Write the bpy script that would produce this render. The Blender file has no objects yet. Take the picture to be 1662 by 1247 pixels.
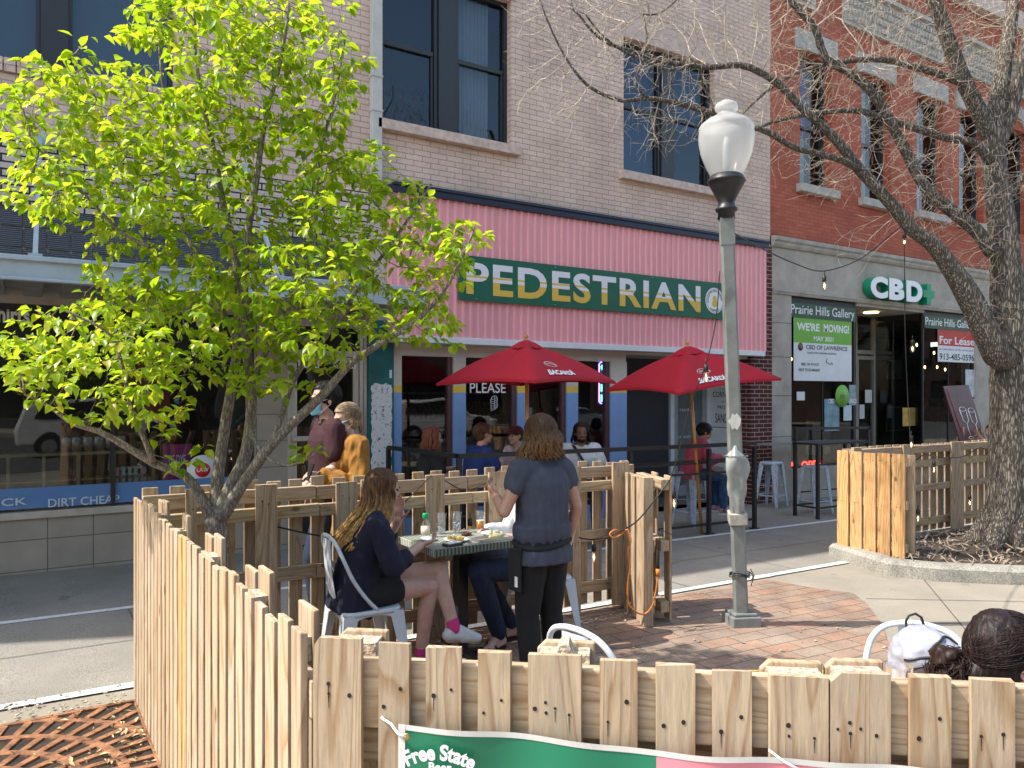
import bpy, bmesh, math, random
import numpy as np
from mathutils import Vector, Matrix, noise, Euler
R=math.radians; V=Vector
random.seed(7)
scene=bpy.context.scene
COL=scene.collection
# ---------------------------------------------------------------- survey geometry
H=1.75; F=1249.0; HY=640.0; SL=.0115
FW=V((.5358,.8443,0)); RT=V((.8443,-.5358,0)); UP=V((0,0,1)); CAM=V((0,0,H))
def ray(px,py): return FW*F+RT*(px-831)+UP*(HY-py)
def gz(x): return -SL*x
def onG(px,py,h=0):
    d=ray(px,py); t=(h-H)/(d.z+SL*d.x); return CAM+d*t
def onY(px,py,Y):
    d=ray(px,py); return CAM+d*(Y/d.y)
def onX(px,py,X):
    d=ray(px,py); return CAM+d*(X/d.x)
def onD(px,py,D): return CAM+ray(px,py)*(D/F)
FY=8.9
def fx(px,Y=FY): return onY(px,0,Y).x
def fz(px,py,Y=FY): return onY(px,py,Y).z
# ---------------------------------------------------------------- materials
def nt(name):
    m=bpy.data.materials.new(name); m.use_nodes=True; n=m.node_tree; b=n.nodes['Principled BSDF']; return m,n,b
def N(n,t,**k):
    o=n.nodes.new(t)
    for a,v in k.items():
        if a.startswith('i_'): 
            key=a[2:]; key=int(key) if key.isdigit() else key
            o.inputs[key].default_value=v
        else: setattr(o,a,v)
    return o
def L(n,a,b): n.links.new(a,b)
def ramp(n,stops,interp='LINEAR'):
    r=n.nodes.new('ShaderNodeValToRGB'); cr=r.color_ramp; cr.interpolation=interp
    while len(cr.elements)<len(stops): cr.elements.new(.5)
    for e,(p,c) in zip(cr.elements,stops):
        e.position=p; e.color=(c[0],c[1],c[2],1) if len(c)==3 else c
    return r
def mixc(n,fac,a,b,blend='MIX'):
    m=n.nodes.new('ShaderNodeMix'); m.data_type='RGBA'; m.blend_type=blend
    for s,v in ((0,fac),(6,a),(7,b)):
        if hasattr(v,'is_linked') or hasattr(v,'links'): L(n,v,m.inputs[s])
        else: m.inputs[s].default_value=v if s==0 else ((*v,1) if len(v)==3 else v)
    return m.outputs[2]
MC={}
def pm(name,col,rough=.6,metal=0,var=.12,sc=6,bump=0,bs=60,stretch=(1,1,1),rnd=0,spec=.5,col2=None,coat=0):
    """plain surface with a little uneven colour, uneven gloss and fine relief"""
    if name in MC: return MC[name]
    m,n,b=nt(name); b.inputs['Roughness'].default_value=rough; b.inputs['Metallic'].default_value=metal
    b.inputs['Specular IOR Level'].default_value=spec; b.inputs['Coat Weight'].default_value=coat
    tc=N(n,'ShaderNodeTexCoord'); mp=N(n,'ShaderNodeMapping'); mp.inputs['Scale'].default_value=stretch; L(n,tc.outputs['Object'],mp.inputs[0])
    no=N(n,'ShaderNodeTexNoise',i_Scale=sc,i_Detail=7.0,i_Roughness=.62); L(n,mp.outputs[0],no.inputs['Vector'])
    lo=col2 if col2 else tuple(c*(1-var*1.6) for c in col); hi=tuple(min(1,c*(1+var)) for c in col)
    r=ramp(n,[(.3,lo),(.7,hi)]); L(n,no.outputs[0],r.inputs[0]); out=r.outputs[0]
    if rnd:
        oi=N(n,'ShaderNodeObjectInfo'); hs=N(n,'ShaderNodeHueSaturation'); L(n,out,hs.inputs['Color'])
        mr=N(n,'ShaderNodeMapRange'); mr.inputs[3].default_value=1-rnd; mr.inputs[4].default_value=1+rnd
        L(n,oi.outputs['Random'],mr.inputs[0]); L(n,mr.outputs[0],hs.inputs['Value']); out=hs.outputs[0]
    L(n,out,b.inputs['Base Color'])
    mr=N(n,'ShaderNodeMapRange'); mr.inputs[3].default_value=max(.02,rough-.1); mr.inputs[4].default_value=min(1,rough+.12)
    L(n,no.outputs[0],mr.inputs[0]); L(n,mr.outputs[0],b.inputs['Roughness'])
    if bump:
        n2=N(n,'ShaderNodeTexNoise',i_Scale=float(bs),i_Detail=4.0); L(n,mp.outputs[0],n2.inputs['Vector'])
        bp=N(n,'ShaderNodeBump',i_Strength=bump,i_Distance=.01); L(n,n2.outputs[0],bp.inputs['Height']); L(n,bp.outputs[0],b.inputs['Normal'])
    MC[name]=m; return m
def wood(name,axis='z',tone=((.38,.265,.155),(.53,.395,.25),(.48,.33,.18)),grey=.35,dark=(.27,.155,.07)):
    if name in MC: return MC[name]
    m,n,b=nt(name); b.inputs['Roughness'].default_value=.78; b.inputs['Specular IOR Level'].default_value=.25
    tc=N(n,'ShaderNodeTexCoord'); oi=N(n,'ShaderNodeObjectInfo')
    sc=N(n,'ShaderNodeVectorMath',operation='SCALE'); cmb=N(n,'ShaderNodeCombineXYZ')
    for i in range(3): L(n,oi.outputs['Random'],cmb.inputs[i])
    L(n,cmb.outputs[0],sc.inputs[0]); sc.inputs['Scale'].default_value=37.3
    ad=N(n,'ShaderNodeVectorMath',operation='ADD'); L(n,tc.outputs['Object'],ad.inputs[0]); L(n,sc.outputs[0],ad.inputs[1])
    mp=N(n,'ShaderNodeMapping'); L(n,ad.outputs[0],mp.inputs[0])
    s={'z':(1,1,.09),'x':(.09,1,1),'y':(1,.09,1)}[axis]; mp.inputs['Scale'].default_value=s
    # rings of the sawn board
    n1=N(n,'ShaderNodeTexNoise',i_Scale=5.0,i_Detail=2.0,i_Distortion=.5); L(n,mp.outputs[0],n1.inputs['Vector'])
    mu=N(n,'ShaderNodeMath',operation='MULTIPLY'); mu.inputs[1].default_value=16.0; L(n,n1.outputs[0],mu.inputs[0])
    fr=N(n,'ShaderNodeMath',operation='FRACT'); L(n,mu.outputs[0],fr.inputs[0])
    rr=ramp(n,[(0,(1,1,1)),(.55,(.9,.9,.9)),(.88,(.0,.0,.0)),(1,(1,1,1))]); L(n,fr.outputs[0],rr.inputs[0])
    n2=N(n,'ShaderNodeTexNoise',i_Scale=70.0,i_Detail=5.0,i_Roughness=.7); L(n,mp.outputs[0],n2.inputs['Vector'])
    base=ramp(n,[(0,tone[0]),(.35,tone[1]),(.62,tone[2]),(1,tone[1])]); L(n,oi.outputs['Random'],base.inputs[0])
    n3=N(n,'ShaderNodeTexNoise',i_Scale=2.2,i_Detail=4.0); L(n,ad.outputs[0],n3.inputs['Vector'])
    g=mixc(n,n3.outputs[0],base.outputs[0],(.44,.37,.29)) if grey else base.outputs[0]
    darker=mixc(n,.72,g,dark)
    c1=mixc(n,rr.outputs[0],darker,g)
    r2=ramp(n,[(.3,(.72,.70,.68)),(.62,(1.06,1.05,1.04))]); L(n,n2.outputs[0],r2.inputs[0])
    c2=mixc(n,1.0,c1,r2.outputs[0],'MULTIPLY')
    # knots
    vo=N(n,'ShaderNodeTexVoronoi',i_Scale=5.0); m3=N(n,'ShaderNodeMapping'); m3.inputs['Scale'].default_value={'z':(1,1,.55),'x':(.55,1,1),'y':(1,.55,1)}[axis]
    L(n,ad.outputs[0],m3.inputs[0]); L(n,m3.outputs[0],vo.inputs['Vector'])
    kr=ramp(n,[(0,(1,1,1)),(.055,(.8,.8,.8)),(.10,(0,0,0))]); L(n,vo.outputs['Distance'],kr.inputs[0])
    c3=mixc(n,kr.outputs[0],c2,(.16,.085,.04))
    # weather stains
    n5=N(n,'ShaderNodeTexNoise',i_Scale=3.0,i_Detail=6.0,i_Roughness=.7); L(n,mp.outputs[0],n5.inputs['Vector'])
    sr=ramp(n,[(.54,(0,0,0)),(.72,(.65,.65,.65))]); L(n,n5.outputs[0],sr.inputs[0])
    c4=mixc(n,sr.outputs[0],c3,(.27,.22,.17))
    L(n,c4,b.inputs['Base Color'])
    bp=N(n,'ShaderNodeBump',i_Strength=.45,i_Distance=.003); L(n,r2.outputs[0],bp.inputs['Height']); L(n,bp.outputs[0],b.inputs['Normal'])
    MC[name]=m; return m
def brick(name,c1,c2,mortar,bw=.225,rh=.068,ms=.006,sc=1.0,bump=.6,smear=.25,yz=False,offz=0):
    if name in MC: return MC[name]
    m,n,b=nt(name); b.inputs['Roughness'].default_value=.85; b.inputs['Specular IOR Level'].default_value=.25
    tc=N(n,'ShaderNodeTexCoord'); sp=N(n,'ShaderNodeSeparateXYZ'); L(n,tc.outputs['Object'],sp.inputs[0])
    cb=N(n,'ShaderNodeCombineXYZ')
    ax=N(n,'ShaderNodeMath',operation='ADD'); L(n,sp.outputs[0],ax.inputs[0]); L(n,sp.outputs[1],ax.inputs[1])
    L(n,ax.outputs[0],cb.inputs[0]); L(n,sp.outputs[2],cb.inputs[1])
    nd=N(n,'ShaderNodeTexNoise',i_Scale=9.0,i_Detail=3.0); L(n,tc.outputs['Object'],nd.inputs['Vector'])
    vs=N(n,'ShaderNodeVectorMath',operation='SCALE'); vs.inputs['Scale'].default_value=.008; L(n,nd.outputs['Color'],vs.inputs[0])
    va=N(n,'ShaderNodeVectorMath',operation='ADD'); L(n,cb.outputs[0],va.inputs[0]); L(n,vs.outputs[0],va.inputs[1])
    br=N(n,'ShaderNodeTexBrick',offset=.5,i_Scale=sc); L(n,va.outputs[0],br.inputs['Vector'])
    br.inputs['Color1'].default_value=(*c1,1); br.inputs['Color2'].default_value=(*c2,1); br.inputs['Mortar'].default_value=(*mortar,1)
    br.inputs['Mortar Size'].default_value=ms; br.inputs['Mortar Smooth'].default_value=.15; br.inputs['Brick Width'].default_value=bw; br.inputs['Row Height'].default_value=rh
    no=N(n,'ShaderNodeTexNoise',i_Scale=1.3,i_Detail=8.0,i_Roughness=.65); L(n,tc.outputs['Object'],no.inputs['Vector'])
    r=ramp(n,[(.3,(1-smear,)*3),(.7,(1.0+smear*.35,)*3)]); L(n,no.outputs[0],r.inputs[0])
    c=mixc(n,1.0,br.outputs['Color'],r.outputs[0],'MULTIPLY')
    nf=N(n,'ShaderNodeTexNoise',i_Scale=45.0,i_Detail=5.0); L(n,tc.outputs['Object'],nf.inputs['Vector'])
    r3=ramp(n,[(.3,(.85,.85,.85)),(.7,(1.08,1.08,1.08))]); L(n,nf.outputs[0],r3.inputs[0])
    c=mixc(n,1.0,c,r3.outputs[0],'MULTIPLY'); L(n,c,b.inputs['Base Color'])
    hh=N(n,'ShaderNodeMath',operation='SUBTRACT'); hh.inputs[0].default_value=1; L(n,br.outputs['Fac'],hh.inputs[1])
    h2=N(n,'ShaderNodeMath',operation='MULTIPLY_ADD'); L(n,nf.outputs[0],h2.inputs[0]); h2.inputs[1].default_value=.35; L(n,hh.outputs[0],h2.inputs[2])
    bp=N(n,'ShaderNodeBump',i_Strength=bump,i_Distance=.008); L(n,h2.outputs[0],bp.inputs['Height']); L(n,bp.outputs[0],b.inputs['Normal'])
    MC[name]=m; return m
def glass(name,tint=(.8,.85,.85),refl=1.0,rough=.01):
    if name in MC: return MC[name]
    m,n,b=nt(name); n.nodes.remove(b); o=[x for x in n.nodes if x.type=='OUTPUT_MATERIAL'][0]
    t=N(n,'ShaderNodeBsdfTransparent'); t.inputs[0].default_value=(*tint,1)
    g=N(n,'ShaderNodeBsdfGlossy'); g.inputs['Roughness'].default_value=rough; g.inputs[0].default_value=(*refl,1) if hasattr(refl,'__len__') else (refl,refl,refl,1)
    tc=N(n,'ShaderNodeTexCoord'); no=N(n,'ShaderNodeTexNoise',i_Scale=1.6,i_Detail=1.0); L(n,tc.outputs['Object'],no.inputs['Vector'])
    bp=N(n,'ShaderNodeBump',i_Strength=.12,i_Distance=.02); L(n,no.outputs[0],bp.inputs['Height']); L(n,bp.outputs[0],g.inputs['Normal'])
    fr=N(n,'ShaderNodeLayerWeight'); pw=N(n,'ShaderNodeMath',operation='POWER'); pw.inputs[1].default_value=4.2; L(n,fr.outputs['Facing'],pw.inputs[0]); mu=N(n,'ShaderNodeMath',operation='MULTIPLY_ADD'); mu.inputs[1].default_value=.9; mu.inputs[2].default_value=.075; mu.use_clamp=True
    L(n,pw.outputs[0],mu.inputs[0]); mx=N(n,'ShaderNodeMixShader'); L(n,mu.outputs[0],mx.inputs[0]); L(n,t.outputs[0],mx.inputs[1]); L(n,g.outputs[0],mx.inputs[2]); L(n,mx.outputs[0],o.inputs[0])
    MC[name]=m; return m
def emit(name,col,s):
    if name in MC: return MC[name]
    m,n,b=nt(name); b.inputs['Base Color'].default_value=(*col,1); b.inputs['Emission Color'].default_value=(*col,1); b.inputs['Emission Strength'].default_value=s
    MC[name]=m; return m
# ---------------------------------------------------------------- mesh builder
class MB:
    def __init__(s): s.v=[]; s.f=[]; s.mi=[]; s.sm=[]; s.cur=0; s.smooth=False
    def add(s,vs,fs,smooth=None):
        o=len(s.v); s.v+= [tuple(v) for v in vs]
        for f in fs: s.f.append([i+o for i in f]); s.mi.append(s.cur); s.sm.append(s.smooth if smooth is None else smooth)
        return s
    def box(s,x0,x1,y0,y1,z0,z1,M=None,shear=0):
        vs=[V((x,y,z)) for z in (z0,z1) for y in (y0,y1) for x in (x0,x1)]
        if M is not None: vs=[M@v for v in vs]
        return s.add(vs,[(0,2,3,1),(4,5,7,6),(0,1,5,4),(2,6,7,3),(0,4,6,2),(1,3,7,5)],False)
    def gbox(s,x0,x1,y0,y1,h0,h1):
        "box that follows the slope of the ground at its foot and top"
        vs=[V((x,y,gz(x)+z)) for z in (h0,h1) for y in (y0,y1) for x in (x0,x1)]
        return s.add(vs,[(0,2,3,1),(4,5,7,6),(0,1,5,4),(2,6,7,3),(0,4,6,2),(1,3,7,5)],False)
    def quad(s,*p): return s.add(p,[tuple(range(len(p)))],False)
    def tube(s,pts,r,n=8,caps=True,smooth=True,flat=None):
        pts=[V(p) for p in pts]; rs=r if hasattr(r,'__len__') else [r]*len(pts)
        vs=[]; fs=[]; ref=None
        for i,p in enumerate(pts):
            t=(pts[min(i+1,len(pts)-1)]-pts[max(i-1,0)])
            if t.length<1e-9: t=V((0,0,1))
            t.normalize()
            if ref is None:
                ref=t.cross(V((0,0,1)));
                if ref.length<.15: ref=t.cross(V((0,1,0)))
                ref.normalize()
            ref=(ref-t*ref.dot(t)); 
            if ref.length<1e-6: ref=t.orthogonal()
            ref.normalize(); bi=t.cross(ref)
            for k in range(n):
                a=2*math.pi*k/n; e=1 if flat is None else flat
                vs.append(p+(ref*math.cos(a)+bi*math.sin(a)*e)*rs[i])
        for i in range(len(pts)-1):
            for k in range(n):
                a=i*n+k; b=i*n+(k+1)%n; fs.append((a,b,b+n,a+n))
        s.add(vs,fs,smooth)
        if caps:
            o=len(s.v)-len(vs); s.f.append([o+k for k in range(n)][::-1]); s.mi.append(s.cur); s.sm.append(False)
            s.f.append([o+(len(pts)-1)*n+k for k in range(n)]); s.mi.append(s.cur); s.sm.append(False)
        return s
    def lathe(s,prof,c=(0,0,0),n=20,M=None,smooth=True,ang=0):
        c=V(c); vs=[];fs=[]
        for r,z in prof:
            for k in range(n):
                a=2*math.pi*k/n+ang; v=V((r*math.cos(a),r*math.sin(a),z))
                if M is not None: v=M@v
                vs.append(c+v)
        for i in range(len(prof)-1):
            for k in range(n):
                a=i*n+k; b=i*n+(k+1)%n; fs.append((a,b,b+n,a+n))
        fs.append(tuple(range(n))[::-1]); fs.append(tuple((len(prof)-1)*n+k for k in range(n)))
        return s.add(vs,fs,smooth)
    def ell(s,c,r,n=14,m=9,M=None):
        c=V(c); vs=[];fs=[]
        for i in range(m+1):
            th=math.pi*i/m
            for k in range(n):
                a=2*math.pi*k/n; v=V((r[0]*math.sin(th)*math.cos(a),r[1]*math.sin(th)*math.sin(a),-r[2]*math.cos(th)))
                if M is not None: v=M@v
                vs.append(c+v)
        for i in range(m):
            for k in range(n):
                a=i*n+k; b=i*n+(k+1)%n; fs.append((a,b,b+n,a+n))
        return s.add(vs,fs,True)
    def cap(s,p1,r1,p2,r2,n=12,flat=1,ref=None):
        "tapered capsule (closed)"
        p1=V(p1);p2=V(p2); t=(p2-p1); l=t.length; t=t.normalized() if l>1e-6 else V((0,0,1))
        ref=V(ref) if ref is not None else (t.cross(V((0,0,1))) if abs(t.z)<.9 else t.cross(V((0,1,0))))
        ref=(ref-t*ref.dot(t)).normalized(); bi=t.cross(ref)
        rings=[]
        for i in range(5):
            a=math.pi/2*(1-i/4.0); rings.append((p1-t*r1*math.sin(a),r1*math.cos(a)))
        for i in range(5):
            a=math.pi/2*(i/4.0); rings.append((p2+t*r2*math.sin(a),r2*math.cos(a)))
        vs=[];fs=[]
        for c,r in rings:
            r=max(r,1e-4)
            for k in range(n):
                a=2*math.pi*k/n; vs.append(c+(ref*math.cos(a)+bi*math.sin(a)*flat)*r)
        for i in range(len(rings)-1):
            for k in range(n):
                a=i*n+k; b=i*n+(k+1)%n; fs.append((a,b,b+n,a+n))
        fs.append(tuple(range(n))[::-1]); fs.append(tuple((len(rings)-1)*n+k for k in range(n)))
        return s.add(vs,fs,True)
    def prism(s,poly,o,u,v,w,t):
        "2-D polygon in the plane (o,u,v), thickness t along w"
        o=V(o);u=V(u);v=V(v);w=V(w); n=len(poly)
        a=[o+u*p[0]+v*p[1] for p in poly]; b=[p+w*t for p in a]
        return s.add(a+b,[tuple(range(n))[::-1],tuple(range(n,2*n))]+[(i,(i+1)%n,n+(i+1)%n,n+i) for i in range(n)],False)
    def mesh(s,name,off=V((0,0,0))):
        me=bpy.data.meshes.new(name)
        me.from_pydata([(v[0]-off.x,v[1]-off.y,v[2]-off.z) for v in s.v],[],s.f)
        me.polygons.foreach_set('material_index',s.mi); me.polygons.foreach_set('use_smooth',s.sm); me.update()
        return me
    def build(s,name,mats,parent=None,bevel=0,local=False,fix=True):
        off=V((0,0,0)) if (parent is None or local) else wloc(parent)
        me=s.mesh(name,off); 
        for m in (mats if isinstance(mats,(list,tuple)) else [mats]): me.materials.append(m)
        if fix:
            bm=bmesh.new(); bm.from_mesh(me); bmesh.ops.recalc_face_normals(bm,faces=bm.faces); bm.to_mesh(me); bm.free()
        o=bpy.data.objects.new(name,me); COL.objects.link(o)
        if parent is not None: o.parent=parent
        if bevel:
            b=o.modifiers.new('bevel','BEVEL'); b.width=bevel; b.segments=2; b.limit_method='ANGLE'; b.angle_limit=R(50)
        return o
def wloc(o):
    l=V((0,0,0))
    while o is not None: l+=o.location; o=o.parent
    return l
def tag(o,label=None,cat=None,group=None,kind=None):
    if label: o['label']=label
    if cat: o['category']=cat
    if group: o['group']=group
    if kind: o['kind']=kind
    return o
def thing(name,label,cat,loc=(0,0,0),rz=0,group=None,kind=None):
    o=bpy.data.objects.new(name,None); COL.objects.link(o); o.location=loc; o.rotation_euler=(0,0,rz); o.empty_display_size=.2
    return tag(o,label,cat,group,kind)
def struct(name,mb,m,**k): return tag(mb.build(name,m,**k),kind='structure')
def dup(root,loc,rz,label=None,group=None):
    r=root.copy(); COL.objects.link(r); r.location=loc; r.rotation_euler=(0,0,rz)
    if label: r['label']=label
    if group: r['group']=group
    for ch in list(root.children):
        c=ch.copy(); COL.objects.link(c); c.parent=r
        for g in list(ch.children):
            d=g.copy(); COL.objects.link(d); d.parent=c
    return r
def smooth_remesh(mb,name,mats,parent,voxel=.012,it=5,wr=0,wsc=9,wst=(1,1,.35),mean=None):
    me=mb.mesh(name+'_raw'); o=bpy.data.objects.new(name,me); COL.objects.link(o)
    r=o.modifiers.new('r','REMESH'); r.mode='VOXEL'; r.voxel_size=voxel; r.use_smooth_shade=True
    s=o.modifiers.new('s','SMOOTH'); s.factor=.5; s.iterations=it
    dg=bpy.context.evaluated_depsgraph_get(); m2=bpy.data.meshes.new_from_object(o.evaluated_get(dg)); m2.name=name
    bpy.data.objects.remove(o); bpy.data.meshes.remove(me)
    off=wloc(parent) if parent is not None else V((0,0,0))
    if wr:
        nm=[v.normal.copy() for v in m2.vertices]
        for v,n_ in zip(m2.vertices,nm):
            q=V((v.co.x*wst[0],v.co.y*wst[1],v.co.z*wst[2]))*wsc
            k=noise.fractal(q,.9,2.1,3); k2=1-abs(noise.noise(q*1.9+V((5,3,1))))*2
            v.co+=n_*(k*.6+k2*.4)*wr
    for v in m2.vertices: v.co-=off
    for p in m2.polygons: p.use_smooth=True
    m2.materials.clear()
    for m in (mats if isinstance(mats,(list,tuple)) else [mats]): m2.materials.append(m)
    o=bpy.data.objects.new(name,m2); COL.objects.link(o)
    if parent is not None: o.parent=parent
    return o
def text(name,s,o,u,v,w,h,mat,parent,t=.004,bold=0,space=1.0,fitw=True,shear=0,local=False,build=True,arc=None):
    """lettering fitted into a box: o lower-left corner, u / v unit vectors along and up, w x h metres, raised by t"""
    cu=bpy.data.curves.new('t','FONT'); cu.body=s; cu.size=1; cu.offset=bold; cu.space_character=space; cu.shear=shear; cu.resolution_u=4
    cu.fill_mode='BOTH'; cu.extrude=.5
    ob=bpy.data.objects.new('t',cu); COL.objects.link(ob)
    dg=bpy.context.evaluated_depsgraph_get(); me=bpy.data.meshes.new_from_object(ob.evaluated_get(dg)); bpy.data.objects.remove(ob); bpy.data.curves.remove(cu)
    co=[x.co.copy() for x in me.vertices]
    if not co: return None
    x0=min(c.x for c in co);x1=max(c.x for c in co);y0=min(c.y for c in co);y1=max(c.y for c in co)
    o=V(o);u=V(u);v=V(v); nn=u.cross(v).normalized()
    kx=w/(x1-x0); ky=h/(y1-y0)
    if not fitw: kx=ky
    off=V((0,0,0)) if (parent is None or local) else wloc(parent)
    for vt,c in zip(me.vertices,co):
        X=(c.x-x0)*kx; Y=(c.y-y0)*ky
        if arc: 
            rad,a0,sg=arc; a=a0-sg*X/rad; rr=rad+sg*Y; p=o+u*rr*math.cos(a)+v*rr*math.sin(a)
        else: p=o+u*X+v*Y
        vt.co=p+nn*(c.z+.5)*t-off
    me.materials.clear(); me.materials.append(mat); me.name=name
    ob=bpy.data.objects.new(name,me); COL.objects.link(ob)
    if parent is not None: ob.parent=parent
    return ob
def wall_cells(mb,x0,x1,z0,z1,yf,yb,ops,gzf=None):
    """wall between yf (front) and yb (back) with rectangular openings, one box per solid cell run"""
    zs=sorted(set([z0,z1]+[a for o in ops for a in (o[2],o[3]) if z0<a<z1]))
    for za,zb in zip(zs,zs[1:]):
        zm=(za+zb)/2; cuts=sorted([(o[0],o[1]) for o in ops if o[2]<zm<o[3]])
        x=x0
        for a,b in cuts:
            if a>x: mb.box(x,a,yf,yb,za,zb)
            x=max(x,b)
        if x<x1: mb.box(x,x1,yf,yb,za,zb)
def polyline(pts,n=None,step=None):
    "Catmull-Rom through points; each item may carry a radius as 4th value"
    P=[np.array(p,float) for p in pts]; out=[]
    for i in range(len(P)-1):
        p0=P[max(i-1,0)];p1=P[i];p2=P[i+1];p3=P[min(i+2,len(P)-1)]
        k=n if n else max(1,int(np.linalg.norm((p2-p1)[:3])/step))
        for j in range(k):
            t=j/k; out.append(.5*((2*p1)+(-p0+p2)*t+(2*p0-5*p1+4*p2-p3)*t*t+(-p0+3*p1-3*p2+p3)*t**3))
    out.append(P[-1]); return out
# ================================================================ MATERIALS
def ground_mat(name,a,b_,spk=.25,sc=260,crack=True,stain=.35):
    m,n,b=nt(name); b.inputs['Roughness'].default_value=.88; b.inputs['Specular IOR Level'].default_value=.25
    tc=N(n,'ShaderNodeTexCoord'); no=N(n,'ShaderNodeTexNoise',i_Scale=1.1,i_Detail=9.0,i_Roughness=.68); L(n,tc.outputs['Object'],no.inputs['Vector'])
    r=ramp(n,[(.3,a),(.7,b_)]); L(n,no.outputs[0],r.inputs[0])
    n2=N(n,'ShaderNodeTexNoise',i_Scale=float(sc),i_Detail=3.0); L(n,tc.outputs['Object'],n2.inputs['Vector'])
    r2=ramp(n,[(.35,(1-spk,)*3),(.65,(1+spk,)*3)]); L(n,n2.outputs[0],r2.inputs[0])
    c=mixc(n,1.0,r.outputs[0],r2.outputs[0],'MULTIPLY')
    n3=N(n,'ShaderNodeTexVoronoi',i_Scale=2.3); n3.inputs['Randomness'].default_value=1; 
    n4=N(n,'ShaderNodeTexNoise',i_Scale=4.0,i_Detail=4.0); L(n,tc.outputs['Object'],n4.inputs['Vector'])
    vm=N(n,'ShaderNodeVectorMath',operation='MULTIPLY_ADD'); L(n,n4.outputs['Color'],vm.inputs[0]); vm.inputs[1].default_value=(.25,.25,.25); L(n,tc.outputs['Object'],vm.inputs[2]); L(n,vm.outputs[0],n3.inputs['Vector'])
    r3=ramp(n,[(.0,(1-stain,)*3),(.07,(1-stain*.8,)*3),(.11,(1,1,1))]); L(n,n3.outputs['Distance'],r3.inputs[0])
    c=mixc(n,1.0,c,r3.outputs[0],'MULTIPLY'); L(n,c,b.inputs['Base Color'])
    bp=N(n,'ShaderNodeBump',i_Strength=.5,i_Distance=.003); L(n,n2.outputs[0],bp.inputs['Height']); L(n,bp.outputs[0],b.inputs['Normal'])
    return m
M_walk=ground_mat('sidewalk_concrete',(.205,.19,.165),(.29,.27,.235),.4,180)
M_slab=ground_mat('slab_concrete',(.25,.225,.18),(.34,.305,.245),.2,300,stain=.2)
M_curb=ground_mat('curb_concrete',(.25,.24,.2),(.38,.36,.31),.3,70,stain=.25)
M_road=ground_mat('asphalt',(.07,.07,.07),(.11,.11,.105),.3,200)
M_line=pm('worn_white_line',(.66,.67,.66),.7,var=.12,sc=30,bump=.2)
M_joint=pm('joint_dirt',(.07,.06,.05),.9)
M_steel=pm('grey_painted_steel',(.205,.22,.208),.5,var=.14,sc=8,bump=.12,bs=70)
M_black=pm('black_powder_steel',(.018,.018,.02),.42,var=.2,sc=20)
M_alu=pm('aluminium',(.55,.53,.50),.38,.75,var=.12,sc=14,stretch=(1,1,.2))
M_navy=pm('navy_cap_metal',(.012,.018,.045),.4)
M_white=pm('white_paint',(.72,.73,.74),.5,var=.06,sc=3)
M_beige=pm('beige_trim_paint',(.55,.50,.43),.55,var=.08,sc=3)
M_bluep=pm('blue_post_paint',(.20,.33,.60),.5,var=.06)
M_yel=pm('yellow_band_paint',(.72,.47,.06),.5,var=.06)
M_mar=pm('maroon_frame',(.10,.045,.05),.45)
M_teal=pm('teal_glazed_panel',(.010,.12,.125),.3,var=.35,sc=2.5)
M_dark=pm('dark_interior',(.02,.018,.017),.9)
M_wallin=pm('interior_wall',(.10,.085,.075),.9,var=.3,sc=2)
M_stone=pm('sill_stone',(.60,.46,.385),.8,var=.2,sc=9,bump=.2,bs=40)
M_lime=pm('limestone',(.42,.38,.32),.85,var=.16,sc=2.2,bump=.15,bs=90)
M_limeL=pm('lintel_stone',(.44,.41,.37),.85,var=.16,sc=5,bump=.2,bs=60)
M_frame=pm('charcoal_window_frame',(.02,.023,.026),.4,var=.1)
M_tile=None
M_glass=glass('window_glass',(.62,.68,.68),.8)
M_glassD=glass('dark_window_glass',(.40,.46,.49),(.50,.61,.74))
M_brickB=brick('blush_painted_brick',(.75,.56,.46),(.69,.51,.42),(.42,.30,.235),bw=.235,rh=.0715,ms=.0055)
M_brickW=brick('white_brick_dark_joint',(.66,.55,.48),(.60,.52,.46),(.035,.03,.03),bw=.235,rh=.0715,ms=.009,smear=.3)
M_brickR=brick('red_brick',(.50,.145,.085),(.41,.11,.065),(.27,.085,.06),bw=.205,rh=.066,ms=.0045,bump=.4)
M_brickP=brick('maroon_pier_brick',(.115,.03,.028),(.085,.024,.024),(.42,.33,.29),bw=.225,rh=.0735,ms=.007,bump=.5)
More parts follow.
